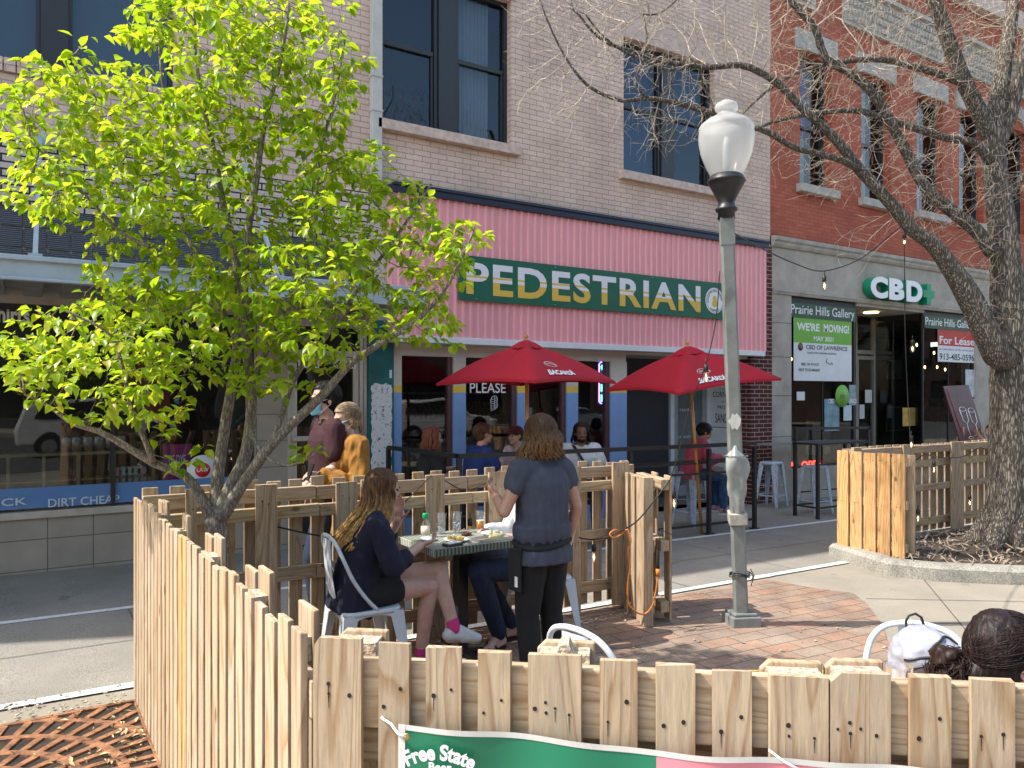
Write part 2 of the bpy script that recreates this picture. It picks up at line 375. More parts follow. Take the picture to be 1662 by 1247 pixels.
def tile_mat():
    m,n,b=nt('beige_wall_tile'); b.inputs['Roughness'].default_value=.45
    tc=N(n,'ShaderNodeTexCoord'); sp=N(n,'ShaderNodeSeparateXYZ'); L(n,tc.outputs['Object'],sp.inputs[0]); cb=N(n,'ShaderNodeCombineXYZ')
    ax=N(n,'ShaderNodeMath',operation='ADD'); L(n,sp.outputs[0],ax.inputs[0]); L(n,sp.outputs[1],ax.inputs[1]); L(n,ax.outputs[0],cb.inputs[0])
    az=N(n,'ShaderNodeMath',operation='ADD'); az.inputs[1].default_value=-.02+.3*8; L(n,sp.outputs[2],az.inputs[0]); L(n,az.outputs[0],cb.inputs[1])
    br=N(n,'ShaderNodeTexBrick',offset=0.0,i_Scale=1.0); L(n,cb.outputs[0],br.inputs['Vector'])
    br.inputs['Color1'].default_value=(.36,.31,.255,1); br.inputs['Color2'].default_value=(.33,.285,.235,1); br.inputs['Mortar'].default_value=(.13,.11,.09,1)
    br.inputs['Brick Width'].default_value=.40; br.inputs['Row Height'].default_value=.30; br.inputs['Mortar Size'].default_value=.005
    no=N(n,'ShaderNodeTexNoise',i_Scale=3.0,i_Detail=8.0); L(n,tc.outputs['Object'],no.inputs['Vector']); r=ramp(n,[(.3,(.8,.8,.8)),(.7,(1.05,1.05,1.05))]); L(n,no.outputs[0],r.inputs[0])
    L(n,mixc(n,1.0,br.outputs['Color'],r.outputs[0],'MULTIPLY'),b.inputs['Base Color'])
    bp=N(n,'ShaderNodeBump',i_Strength=.5,i_Distance=.004,invert=True); L(n,br.outputs['Fac'],bp.inputs['Height']); L(n,bp.outputs[0],b.inputs['Normal']); return m
M_tile=tile_mat()
# ================================================================ GROUND
def sheet(poly,h): 
    mb=MB(); mb.quad(*[V((x,y,gz(x)+h)) for x,y in poly]); return mb
def strip(x0,x1,y0,y1,h,seg=1): return sheet([(x0,y0),(x1,y0),(x1,y1),(x0,y1)],h)
struct('ground',strip(-300,300,-300,300,-.18),M_road)
struct('terrace',strip(-40,60,-2.2,9.0,-.012),M_slab)       # pale slab around the patio
mb=MB(); mb.gbox(-40,60,-2.4,-2.2,-.18,.0); struct('kerb',mb,M_curb)
struct('road',strip(-60,80,-22,-2.4,-.15),M_road)
mb=MB(); mb.gbox(-40,60,-25,-22,-.18,-.02); struct('pavement',mb,M_slab)
struct('sidewalk',strip(-40,60,5.12,9.0,-.004),M_walk)
mb=MB()
for y0,y1,a,b in ((7.02,7.10,-20,30),(5.12,5.205,-20,7.66)):
    x=a
    while x<b:
        x2=min(b,x+random.uniform(.5,1.4)); j=random.uniform(-.006,.006)
        p=[(x,y0+j),(x2,y0-j),(x2,y1+j),(x,y1-j)]; mb.quad(*[V((q[0],q[1],gz(q[0])+.0)) for q in p]); x=x2
struct('painted_lines',mb,M_line)
# saw-cut joints of the sidewalk and slabs
mb=MB()
for x in np.arange(-8.4,26,1.52): mb.quad(*[V((a,b,gz(a)+.0005)) for a,b in ((x,5.22),(x+.008,5.22),(x+.008,7.0),(x,7.0))])
mb.quad(*[V((a,b,gz(a)+.0005)) for a,b in ((-10,6.1),(26,6.1),(26,6.108),(-10,6.108))])
struct('sidewalk_joints',mb,M_joint)
mb=MB()
def seam(p,q,w=.009,h=-.0075):
    p=V((*p,0));q=V((*q,0)); d=(q-p).normalized(); s=V((-d.y,d.x,0))*w/2
    mb.quad(*[V((a.x,a.y,gz(a.x)+h)) for a in (p-s,q-s,q+s,p+s)])
P=lambda x,y: onG(x,y).xy
seam(P(1405,970),P(1662,975)); seam(P(1500,940),P(1600,1060)); seam(P(1430,1010),P(1560,1010)); seam((6.6,3.1),(8.6,.4)); seam((4.5,2.0),(12,2.2)); seam((-3,3.2),(.4,3.2)); seam((-1.0,-2),(-1,5.1)); 
struct('slab_seams',mb,M_joint)
# brick paving
def paver_mat():
    m,n,b=nt('brick_pavers'); b.inputs['Roughness'].default_value=.85; b.inputs['Specular IOR Level'].default_value=.25
    tc=N(n,'ShaderNodeTexCoord'); mp=N(n,'ShaderNodeMapping'); mp.inputs['Rotation'].default_value=(0,0,R(3)); L(n,tc.outputs['Object'],mp.inputs[0])
    br=N(n,'ShaderNodeTexBrick',offset=.5,i_Scale=1.0); L(n,mp.outputs[0],br.inputs['Vector'])
    br.inputs['Color1'].default_value=(.37,.225,.16,1); br.inputs['Color2'].default_value=(.31,.245,.20,1); br.inputs['Mortar'].default_value=(.16,.135,.11,1)
    br.inputs['Brick Width'].default_value=.30; br.inputs['Row Height'].default_value=.15; br.inputs['Mortar Size'].default_value=.006; br.inputs['Mortar Smooth'].default_value=.2; br.inputs['Bias'].default_value=.1
    no=N(n,'ShaderNodeTexNoise',i_Scale=2.0,i_Detail=9.0,i_Roughness=.7); L(n,tc.outputs['Object'],no.inputs['Vector']); r=ramp(n,[(.28,(.55,.52,.5)),(.7,(1.25,1.22,1.15))]); L(n,no.outputs[0],r.inputs[0])
    c=mixc(n,1.0,br.outputs['Color'],r.outputs[0],'MULTIPLY')
    n2=N(n,'ShaderNodeTexNoise',i_Scale=120.0,i_Detail=4.0); L(n,tc.outputs['Object'],n2.inputs['Vector']); r2=ramp(n,[(.3,(.75,.75,.75)),(.7,(1.15,1.15,1.15))]); L(n,n2.outputs[0],r2.inputs[0])
    c=mixc(n,1.0,c,r2.outputs[0],'MULTIPLY'); L(n,c,b.inputs['Base Color'])
    hh=N(n,'ShaderNodeMath',operation='MULTIPLY_ADD'); L(n,br.outputs['Fac'],hh.inputs[0]); hh.inputs[1].default_value=-1.5; L(n,n2.outputs[0],hh.inputs[2])
    bp=N(n,'ShaderNodeBump',i_Strength=.6,i_Distance=.006); L(n,hh.outputs[0],bp.inputs['Height']); L(n,bp.outputs[0],b.inputs['Normal']); return m
M_pav=paver_mat()
pts=[(.8,1.6),(.8,5.11)]+[tuple(P(1245,940)),tuple(P(1310,952)),tuple(P(1385,962)),tuple(P(1408,980)),tuple(P(1432,1012)),tuple(P(1440,1040))]+[(5.1,2.6),(4.2,1.2),(2.4,1.0)]
struct('brick_paving',sheet(pts,-.003),M_pav)
# loose grit along the foot of the fences
mb=MB()
for i in range(900):
    c=random.random()
    if c<.45: x=random.uniform(.7,4.4); y=4.85-abs(random.gauss(0,.07))
    elif c<.7: x=random.uniform(1,5.5); y=random.uniform(2.6,5)
    else: x=random.uniform(-2,.5); y=random.uniform(4.9,5.2)
    s=random.uniform(.003,.011); a=random.uniform(0,6.3)
    mb.box(-s,s,-s*.7,s*.7,0,s*.6,Matrix.Translation((x,y,gz(x)+.002))@Matrix.Rotation(a,4,'Z')@Matrix.Rotation(random.uniform(-.4,.4),4,'X'))
tag(mb.build('grit',pm('grit_bits',(.42,.36,.28),.9,var=.5,sc=40)),'small crumbs of bark and grit scattered over the paving','grit',kind='stuff')
# raised planting bed round the big tree
bed=[(7.72,5.45),(7.55,5.0),(7.40,4.55),(7.60,4.18),(8.10,3.72),(9.2,2.9),(13.5,2.9),(13.5,5.45)]
def inset(poly,d):
    out=[];n=len(poly)
    for i in range(n):
        a=V(poly[i-1]);b=V(poly[i]);c=V(poly[(i+1)%n]); e1=(b-a).normalized();e2=(c-b).normalized()
        n1=V((-e1.y,e1.x));n2=V((-e2.y,e2.x)); m=(n1+n2).normalized(); out.append(tuple(b+m*d/max(.3,m.dot(n1))))
    return out
inn=inset(bed,.17); mb=MB(); n_=len(bed)
Z=lambda p,h: V((p[0],p[1],gz(p[0])+h))
inn2=inset(bed,.035)
for i in range(n_):
    j=(i+1)%n_
    mb.quad(Z(bed[i],-.02),Z(bed[j],-.02),Z(bed[j],.11),Z(bed[i],.11)); mb.quad(Z(bed[i],.11),Z(bed[j],.11),Z(inn2[j],.15),Z(inn2[i],.15)); mb.quad(Z(inn2[i],.15),Z(inn2[j],.15),Z(inn[j],.15),Z(inn[i],.15)); mb.quad(Z(inn[i],.15),Z(inn[j],.15),Z(inn[j],.05),Z(inn[i],.05))
struct('planter_kerb',mb,M_curb)
mb=MB(); 
xs=np.linspace(7.4,13.6,60); ys=np.linspace(2.9,5.5,28); vs=[V((x,y,gz(x)+.115+.03*noise.noise(V((x*3,y*3,0)))+.09*math.exp(-((x-9.55)**2+(y-4.35)**2)/.35))) for y in ys for x in xs]
def inside(p,poly):
    c=False;n=len(poly)
    for i in range(n):
        a=poly[i];b=poly[i-1]
        if (a[1]>p[1])!=(b[1]>p[1]) and p[0]<(b[0]-a[0])*(p[1]-a[1])/(b[1]-a[1]+1e-9)+a[0]: c=not c
    return c
mb.add(vs,[(j*60+i,j*60+i+1,(j+1)*60+i+1,(j+1)*60+i) for j in range(27) for i in range(59) if inside((float(xs[i])+.05,float(ys[j])+.05),inset(bed,.1))],True)
struct('soil',mb,pm('mulch_soil',(.075,.055,.04),.95,var=.4,sc=20,bump=.8,bs=30))
mb=MB()
for i in range(700):
    x=random.uniform(7.6,11.8); y=random.uniform(3.4,5.2)
    if not inside((x,y),inset(bed,.2)): continue
    a=random.uniform(-.5,1.2)+ (math.pi if random.random()<.5 else 0); l=random.uniform(.08,.32); z=gz(x)+.13+random.uniform(0,.05)+.06*math.exp(-((x-9.55)**2+(y-4.35)**2)/.35)
    p=[V((x+math.cos(a)*l*t,y+math.sin(a)*l*t,z+.02*math.sin(t*5+i)))+V((0,0,random.uniform(-.01,.01))) for t in (0,.33,.66,1)]
    mb.tube(p,[.004,.006,.005,.002] if random.random()<.7 else [.008,.014,.011,.004],5)
tag(mb.build('mulch',pm('dead_stems',(.36,.28,.21),.9,var=.45,sc=15,rnd=.1)),'dry stems and bark litter under the big bare tree','mulch',kind='stuff')
# ================================================================ BUILDINGS
def window_part(par,x0,x1,z0,z1,Y,split=.5,fr=.05,name='window',glassm=None,blind=None,meet=True,sill=None,depth=.16):
    """sash window recessed in its opening: frame > panes"""
    yb=Y+depth; f=MB(); fw=fr
    f.box(x0,x0+fw,yb-.05,yb+.03,z0,z1); f.box(x1-fw,x1,yb-.05,yb+.03,z0,z1); f.box(x0+fw,x1-fw,yb-.05,yb+.03,z0,z0+fw); f.box(x0+fw,x1-fw,yb-.05,yb+.03,z1-fw,z1)
    zm=z0+(z1-z0)*split
    if meet: f.box(x0+fw,x1-fw,yb-.03,yb+.028,zm-.03,zm+.03); f.box(x0+fw,x0+fw+.035,yb-.02,yb+.025,z0+fw,zm-.03); f.box(x1-fw-.035,x1-fw,yb-.02,yb+.025,z0+fw,zm-.03); f.box(x0+fw+.035,x1-fw-.035,yb-.02,yb+.025,z0+fw,z0+fw+.04)
    fo=f.build(name,M_frame,par,bevel=.004)
    for a,b,yy in (((z0+fw,zm,.012),(zm,z1-fw,0)) if meet else ((z0+fw,z1-fw,0),)):
        (lambda g:g.build('pane',glassm or M_glassD,fo))(MB().quad(V((x0+fw,yb+yy,a)),V((x1-fw,yb+yy,a)),V((x1-fw,yb+yy,b)),V((x0+fw,yb+yy,b))))
    bk=MB()
    if blind: bk.box(x0+fw,x1-fw,yb+.08,yb+.085,z0,z1); bk.build('blind',blind,fo)
    else:
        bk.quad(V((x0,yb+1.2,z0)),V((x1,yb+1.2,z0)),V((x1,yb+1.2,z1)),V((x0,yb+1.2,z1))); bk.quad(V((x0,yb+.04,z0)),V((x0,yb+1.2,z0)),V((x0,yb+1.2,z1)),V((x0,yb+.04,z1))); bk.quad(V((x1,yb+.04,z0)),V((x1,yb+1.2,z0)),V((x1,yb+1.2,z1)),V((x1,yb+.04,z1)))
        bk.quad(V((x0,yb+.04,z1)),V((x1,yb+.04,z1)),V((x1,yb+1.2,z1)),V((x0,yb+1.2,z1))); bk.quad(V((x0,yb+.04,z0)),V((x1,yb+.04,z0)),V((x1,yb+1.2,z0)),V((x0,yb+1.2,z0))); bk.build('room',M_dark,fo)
    return fo
def curtain(par,x0,x1,z0,z1,y,m,amp=.03,k=9):
    mb=MB(); n=60; vs=[]
    for j in range(2):
        for i in range(n+1):
            t=i/n; vs.append(V((x0+(x1-x0)*t,y+amp*math.sin(t*k*6.28+math.sin(t*9))*(.5+.5*j),z1 if j else z0)))
    mb.add(vs,[(i,i+1,n+2+i,n+1+i) for i in range(n)],True); return mb.build('curtain',m,par,fix=False)
# ---------------- left shop building
A=thing('shop_building','blush brick shop building with metal canopy and black shopfront, leftmost','building',(-1,8.9,0))
XA=3.58
awz0,awz1=5.0,7.15
wa=fx(-60),fx(283)
mb=MB(); wall_cells(mb,-7,XA,4.22,12.6,8.9,9.3,[(wa[0],wa[1],awz0,awz1),(-5.2,-2.4,awz0,awz1)]); mb.build('wall',M_brickB,A)
mb=MB(); mb.box(-7,XA,8.902,9.3,3.58,4.22); mb.build('brick_band',M_brickW,A)
mb=MB(); mb.box(-7,XA,8.93,9.25,2.86,3.58); mb.box(-7,XA,8.86,9.25,2.63,2.86)
mb.build('fascia',pm('taupe_fascia',(.33,.29,.25),.6,var=.1),A)
def glassblock():
    m,n,b=nt('glass_block'); b.inputs['Roughness'].default_value=.15; tc=N(n,'ShaderNodeTexCoord'); mp=N(n,'ShaderNodeMapping'); mp.inputs['Rotation'].default_value=(R(-90),0,0); L(n,tc.outputs['Object'],mp.inputs[0])
    w=N(n,'ShaderNodeTexWave',bands_direction='Z',i_Scale=16.0,i_Distortion=1.5); L(n,tc.outputs['Object'],w.inputs['Vector'])
    r=ramp(n,[(0,(.035,.04,.045)),(1,(.13,.14,.15))]); L(n,w.outputs[0],r.inputs[0]); L(n,r.outputs[0],b.inputs['Base Color']); bp=N(n,'ShaderNodeBump',i_Strength=.7,i_Distance=.01); L(n,w.outputs[0],bp.inputs['Height']); L(n,bp.outputs[0],b.inputs['Normal']); return m
M_gb=glassblock(); mb=MB()
for x in np.arange(-3.0,XA-.25,.2):
    for z in (3.58-.2,3.58-.4,3.58-.6): mb.box(x+.008,x+.192,8.905,8.93,z+.008,z+.192)
mb.build('glass_block_panel',M_gb,A,bevel=.006)
mb=MB()
for x in np.arange(-3,XA-.3,.105): mb.box(x+.006,x+.099,8.865,8.9,4.86,awz0-.003)
mb.build('sill_course',M_brickB,A,bevel=.004)
f1=window_part(A,wa[0],fx(66),awz0,awz1,8.9,meet=False,fr=.04,blind=pm('grey_blue_blind',(.20,.25,.31),.5,var=.05))
f2=window_part(A,fx(112),wa[1],awz0,awz1,8.9,meet=False,fr=.04,blind=pm('grey_blue_blind',(.2,.25,.31)))
mb=MB(); mb.box(fx(66),fx(112),8.97,9.1,awz0,awz1); mb.build('mullion',M_frame,A)
# canopy
M_can=pm('painted_canopy_steel',(.40,.46,.52),.4,.3,var=.08,sc=4)
can=MB(); can.box(-7,XA-.02,7.30,7.36,2.66,2.86); can.box(-7,XA-.02,7.26,7.30,2.82,2.86); can.box(-7,XA-.02,7.27,7.30,2.66,2.685)
can.box(XA-.06,XA-.02,7.36,8.86,2.68,2.86)
cano=can.build('canopy',M_can,A,bevel=.006)
mb=MB()
for x in np.arange(-6.6,XA-.1,.30):
    mb.box(x,x+.15,7.36,8.86,2.70,2.72); mb.box(x+.15,x+.30,7.36,8.86,2.76,2.78); mb.box(x+.148,x+.152,7.36,8.86,2.72,2.76); mb.box(x+.298,x+.302,7.36,8.86,2.72,2.76)
mb.build('deck',pm('galvanised_deck',(.36,.35,.32),.5,.5,var=.2,sc=5),cano)
mb=MB()
for x in (onY(57,410,7.35).x,onY(57,410,7.35).x+1.95,-2.6):
    p=V((x,7.33,2.86)); q=V((x+.06,8.86,4.25))
    mb=MB(); mb.box(-.018,.018,-.018,.018,0,(q-p).length,Matrix.Translation(p)@(q-p).to_track_quat('Z','Y').to_matrix().to_4x4()); mb.box(p.x-.05,p.x+.05,7.29,7.37,2.86,2.885); mb.box(q.x-.05,q.x+.05,8.85,8.9,4.18,4.32)
    mb.build('hanger',M_can,cano)
# shopfront of the left building
xw1=fx(412); xp=fx(466); 
mb=MB(); mb.box(-7,xw1,8.9,9.2,-.3,.53); mb.box(xw1,xp,8.88,9.3,-.3,2.63); mb.build('tile_wall',M_tile,A)
mb=MB(); mb.box(-7,xw1,8.86,9.0,.53,.60); mb.build('window_sill',pm('sill_metal',(.48,.43,.37),.5,.3),A,bevel=.004)
mb=MB()
for x in (fx(-70),fx(180),xw1-.04): mb.box(x,x+.04,8.9,8.98,.60,2.63)
mb.box(-7,xw1,8.9,8.97,2.57,2.63); mb.build('shop_window',M_black,A)
mb=MB(); mb.quad(V((-7,8.94,.60)),V((xw1,8.94,.60)),V((xw1,8.94,2.60)),V((-7,8.94,2.60))); mb.build('shop_glass',M_glass,A)
mb=MB(); mb.box(-7,xw1-.04,8.928,8.936,.625,.83); mb.build('vinyl_band',pm('blue_vinyl',(.09,.20,.42),.45,var=.05),A)
M_pale=pm('pale_lettering',(.50,.58,.68),.5,var=.03); M_wl=pm('white_lettering',(.80,.80,.80),.5,var=.02); M_wlb=pm('dull_white_lettering',(.74,.74,.74),.5)
def ftxt(name,s,pxa,pya,pxb,hh,Y,mat,par,**k):
    a=onY(pxa,pya,Y); b=fx(pxb,Y); return text(name,s,(a.x,Y-.001,a.z),(1,0,0),(0,0,1),b-a.x,hh,mat,par,**k)
ftxt('lettering','DIRT CHEAP',78,824,194,.085,8.924,M_pale,A,bold=.012)
ftxt('lettering','QUICK',-55,828,44,.085,8.924,M_pale,A,bold=.012)
ftxt('lettering','EASY',245,818,330,.085,8.924,M_pale,A,bold=.012)
mb=MB(); mb.box(-7,xw1-.04,8.926,8.937,2.28,2.57); mb.build('sign_band',pm('black_sign_band',(.012,.012,.013),.4),A)
ftxt('lettering','hirts.',-4,524,54,.165,8.92,M_wlb,A,bold=.03)
ftxt('lettering','ea',112,528,146,.125,8.92,M_wlb,A,bold=.03)
ftxt('lettering','o',226,531,248,.12,8.92,M_wlb,A,bold=.03)
ftxt('lettering','er',318,533,352,.12,8.92,M_wlb,A,bold=.03)
# door
xd1=fx(590)
mb=MB()
for a,b in ((xp,xp+.05),(xd1-.045,xd1),(xd1+.005,xd1+.05)): mb.box(a,b,8.9,9.0,-.05,2.63)
mb.box(xp+.05,xd1-.045,8.9,9.0,2.20,2.27); mb.box(xp+.05,xd1-.045,8.9,9.0,2.55,2.63)
dr=mb.build('door_frame',M_alu,A,bevel=.004)
mb=MB(); a,b=xp+.055,xd1-.05
mb.box(a,a+.07,8.93,8.98,-.02,2.195); mb.box(b-.07,b,8.93,8.98,-.02,2.195); mb.box(a+.07,b-.07,8.93,8.98,-.02,.12); mb.box(a+.07,b-.07,8.93,8.98,2.13,2.195)
door=mb.build('door',M_alu,A,bevel=.004)
MB().quad(V((a+.07,8.955,.12)),V((b-.07,8.955,.12)),V((b-.07,8.955,2.13)),V((a+.07,8.955,2.13))).build('pane',M_glass,door)
MB().box(a+.0,b-.0,8.88,8.92,1.20,1.26).build('push_bar',M_alu,door,bevel=.008)
MB().quad(V((a,8.955,2.27)),V((b,8.955,2.27)),V((b,8.955,2.55)),V((a,8.955,2.55))).build('transom',M_glass,door)
M_bl=pm('black_lettering',(.012,.012,.012),.5)
for s,p0,p1,pe in (('47A',484,507,518),('45A',541,568,577)):
    q=onY(p0,596,8.93); w=fx(pe,8.93)-q.x
    pl=MB().box(q.x,q.x+w,8.922,8.928,2.06,2.165).build('number_plate',M_wlb,door); text('digits',s,(q.x+.015,8.921,2.075),(1,0,0),(0,0,1),w-.03,.078,M_bl,pl,bold=.02,t=.002)
# teal pillar with torn paper
mb=MB(); mb.box(xd1+.055,fx(637),8.86,9.2,-.3,2.66); pil=mb.build('pillar',M_teal,A)
def paper():
    m,n,b=nt('torn_paper'); b.inputs['Roughness'].default_value=.8; tc=N(n,'ShaderNodeTexCoord'); no=N(n,'ShaderNodeTexNoise',i_Scale=26.0,i_Detail=5.0,i_Roughness=.75); mp=N(n,'ShaderNodeMapping'); mp.inputs['Scale'].default_value=(.8,1,.8); L(n,tc.outputs['Object'],mp.inputs[0]); L(n,mp.outputs[0],no.inputs['Vector'])
    sp=N(n,'ShaderNodeSeparateXYZ'); L(n,tc.outputs['Object'],sp.inputs[0]); 
    r=ramp(n,[(.36,(.02,.07,.09)),(.39,(.10,.10,.16)),(.42,(.62,.62,.64)),(.6,(.72,.71,.72))]); L(n,no.outputs[0],r.inputs[0]); L(n,r.outputs[0],b.inputs['Base Color']); return m
mb=MB(); poly=[]; x0,x1=xd1+.085,fx(634)
for i in range(30): poly.append((x0+random.uniform(-.012,.012),.55+i*.045))
top=1.87
for i in range(8): poly.append((x0+(x1-x0)*i/7,top+random.uniform(-.02,.02)))
for i in range(30): poly.append((x1+random.uniform(-.014,.006),.55+(29-i)*.045))
mb.prism(poly,(0,8.859,0),(1,0,0),(0,0,1),(0,-1,0),.003); mb.build('paper_scraps',paper(),pil)
MB().box(x1-.035,x1-.005,8.85,8.858,1.95,2.05).build('sticker',M_white,pil)
# interior
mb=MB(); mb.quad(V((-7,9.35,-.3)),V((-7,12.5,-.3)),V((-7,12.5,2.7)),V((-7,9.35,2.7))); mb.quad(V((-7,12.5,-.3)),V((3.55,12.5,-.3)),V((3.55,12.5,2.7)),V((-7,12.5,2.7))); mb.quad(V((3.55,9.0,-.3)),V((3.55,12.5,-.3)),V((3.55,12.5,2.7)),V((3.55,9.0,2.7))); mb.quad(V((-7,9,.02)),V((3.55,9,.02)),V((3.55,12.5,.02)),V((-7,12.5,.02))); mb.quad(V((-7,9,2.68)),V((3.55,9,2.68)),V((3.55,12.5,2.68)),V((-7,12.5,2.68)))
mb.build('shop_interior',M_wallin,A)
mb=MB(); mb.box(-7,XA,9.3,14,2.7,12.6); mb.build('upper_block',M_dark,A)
# downspout
mb=MB(); xd=fx(607.5); mb.box(xd-.065,xd+.065,8.80,8.90,4.36,12.6)
for z in (5.2,5.62,7.6): mb.box(xd-.075,xd+.075,8.79,8.9,z,z+.03)
mb.build('downspout',pm('downspout_paint',(.52,.50,.46),.5,var=.08),A,bevel=.006)
# ---------------- pink shop building
B=thing('restaurant_building','blush brick building with pink corrugated sign over blue posted shopfront','building',(7,8.9,0))
XB0,XB1=XA+.004,fx(1250)
w1=(fx(621),fx(830)); w2=(fx(1012),fx(1160)); bz0,bz1=5.14,7.14
mb=MB(); wall_cells(mb,XB0,XB1,4.22,12.6,8.9,9.3,[(*w1,bz0,bz1),(*w2,bz0-.03,bz1)]); mb.build('wall',M_brickB,B)
mb=MB(); mb.box(XB0,XB1,8.91,9.3,2.40,4.22); mb.build('sign_backing',M_beige,B)
for (a,b),z0 in ((w1,bz0),(w2,bz0-.03)):
    mb=MB(); mb.box(a-.10,b+.10,8.80,8.93,z0-.13,z0-.002); mb.build('window_sill',M_stone,B,bevel=.008); MB().box(a-.06,b+.06,8.885,8.91,bz1+.002,bz1+.32).build('lintel',M_stone,B,bevel=.008)
    wd=b-a; k=.125
    mids=(a+wd*.5-k,a+wd*.5+k)
    fL=window_part(B,a,mids[0],z0,bz1,8.9,split=.52); fR=window_part(B,mids[1],b,z0,bz1,8.9,split=.52)
    MB().box(mids[0],mids[1],8.98,9.1,z0,bz1).build('mullion',M_frame,B)
    if z0==bz0: curtain(fR,mids[1]+.05,b-.22,z0,bz1,9.16,pm('white_curtain',(.62,.63,.64),.9,var=.08,sc=2))
    else: curtain(fL,a+.02,mids[0],z0,bz1,9.25,pm('blue_curtain',(.10,.17,.33),.9,var=.1,sc=2),.02,5); curtain(fR,mids[1],b-.05,z0+1,bz1,9.25,pm('blue_curtain',(.10,.17,.33)),.02,5)
# corrugated sign
mb=MB(); xs0,xs1=fx(637,8.72),fx(1243,8.72); per=.112; n_=int((xs1-xs0)/per); prof=[]
for i in range(n_+1):
    x=xs0+i*per
    for dx,dy in ((0,0),(.062,0),(.074,-.022),(.100,-.022)): 
        if x+dx<=xs1: prof.append((x+dx,8.72+dy))
vs=[V((x,y,z)) for z in (2.475,4.22) for x,y in prof]; k=len(prof)
mb.add(vs,[(i,i+1,k+i+1,k+i) for i in range(k-1)],False); mb.box(xs0,xs1,8.73,8.9,2.475,4.215)
mb.build('corrugated_sign',pm('pink_metal',(.84,.38,.40),.42,var=.05,sc=1.5,stretch=(3,1,.4)),B,fix=False)
mb=MB(); mb.box(xs0-.02,xs1+.02,8.66,8.93,4.221,4.33); mb.box(xs0-.02,xs1+.02,8.64,8.66,4.30,4.34); mb.build('cap_flashing',M_navy,B,bevel=.004)
mb=MB(); mb.box(xs0,xs1-.08,8.66,8.9,2.39,2.474); mb.build('sign_beam',M_white,B,bevel=.006)
bx0,bx1=onY(747,412,8.64).x,onY(1193,412,8.64).x; bz=2.955,3.535
mb=MB(); mb.box(bx0,bx1,8.655,8.69,*bz); brd=mb.build('sign_board',pm('green_sign_board',(.008,.115,.062),.4,var=.05),B,bevel=.003)
def twotone():
    m,n,b=nt('white_yellow_letter'); b.inputs['Roughness'].default_value=.45; tc=N(n,'ShaderNodeTexCoord'); sp=N(n,'ShaderNodeSeparateXYZ'); L(n,tc.outputs['Object'],sp.inputs[0])
    mr=N(n,'ShaderNodeMapRange'); mr.inputs[1].default_value=bz[0]+.08; mr.inputs[2].default_value=bz[1]-.08; L(n,sp.outputs[2],mr.inputs[0])
    yl=(.70,.46,.07);w=(.74,.74,.78); r=ramp(n,[(0,yl),(.42,w),(.52,yl),(.585,w)],'CONSTANT'); L(n,mr.outputs[0],r.inputs[0]); L(n,r.outputs[0],b.inputs['Base Color']); return m
M_tt=twotone()
lx0,lx1=onY(757,450,8.65).x,onY(1137,450,8.65).x
text('lettering','PEDESTRIAN',(lx0,8.654,bz[0]+.08),(1,0,0),(0,0,1),lx1-lx0,bz[1]-bz[0]-.16,M_tt,brd,bold=.028,space=1.13,t=.004)
cx=onY(1160,482,8.65).x; cz=(bz[0]+bz[1])/2; lg=MB()
My=pm('badge_yellow',(.70,.48,.08),.5); 
lg.lathe([(.205,0),(.205,.004)],(0,0,0),40,smooth=False,M=Matrix.Rotation(R(90),4,'X')); lg.v=[(v[0]+cx,v[1]+8.654,v[2]+cz) for v in lg.v]
bd=lg.build('badge',[M_wl],brd)
mb=MB(); mb.lathe([(.185,0),(.19,.001)],(0,0,0),40,smooth=False,M=Matrix.Rotation(R(90),4,'X'));
def ring(mb,c,r0,r1,y,n=40):
    vs=[];
    for k in range(n):
        a=6.2832*k/n
        for r in (r0,r1): vs.append(V((c[0]+r*math.cos(a),y,c[1]+r*math.sin(a))))
    mb.add(vs,[(2*k,2*k+1,(2*k+3)%(2*n),(2*k+2)%(2*n)) for k in range(n)],False); return mb
ring(MB(),(cx,cz),.182,.188,8.6485).build('badge_ring',M_bl,bd)
mb=MB(); mb.ell((cx,8.647,cz+.03),(.045,.004,.05)); mb.ell((cx,8.647,cz-.04),(.06,.004,.065)); mb.build('peanut',My,bd)
text('badge_lettering','SANDWICHES CHEESE',(cx,8.649,cz),(1,0,0),(0,0,1),.46,.035,M_bl,bd,arc=(.137,R(195),1),t=.0015)
text('badge_lettering','LAWRENCE KS',(cx,8.649,cz),(1,0,0),(0,0,1),.22,.03,M_bl,bd,arc=(.172,R(230),-1),t=.0015)
mb=MB()
for x,z in ((bx0+.25,bz[0]+.03),(bx0+1.5,bz[0]+.03),(bx0+1.5,bz[1]-.03),(bx0+3.3,bz[0]+.03),(bx0+3.3,bz[1]-.03),(bx1-.1,bz[0]+.03)): mb.lathe([(.008,0),(.006,.004)],(x,8.655,z),8,M=Matrix.Rotation(R(90),4,'X'))
mb.build('bolt',M_alu,brd)
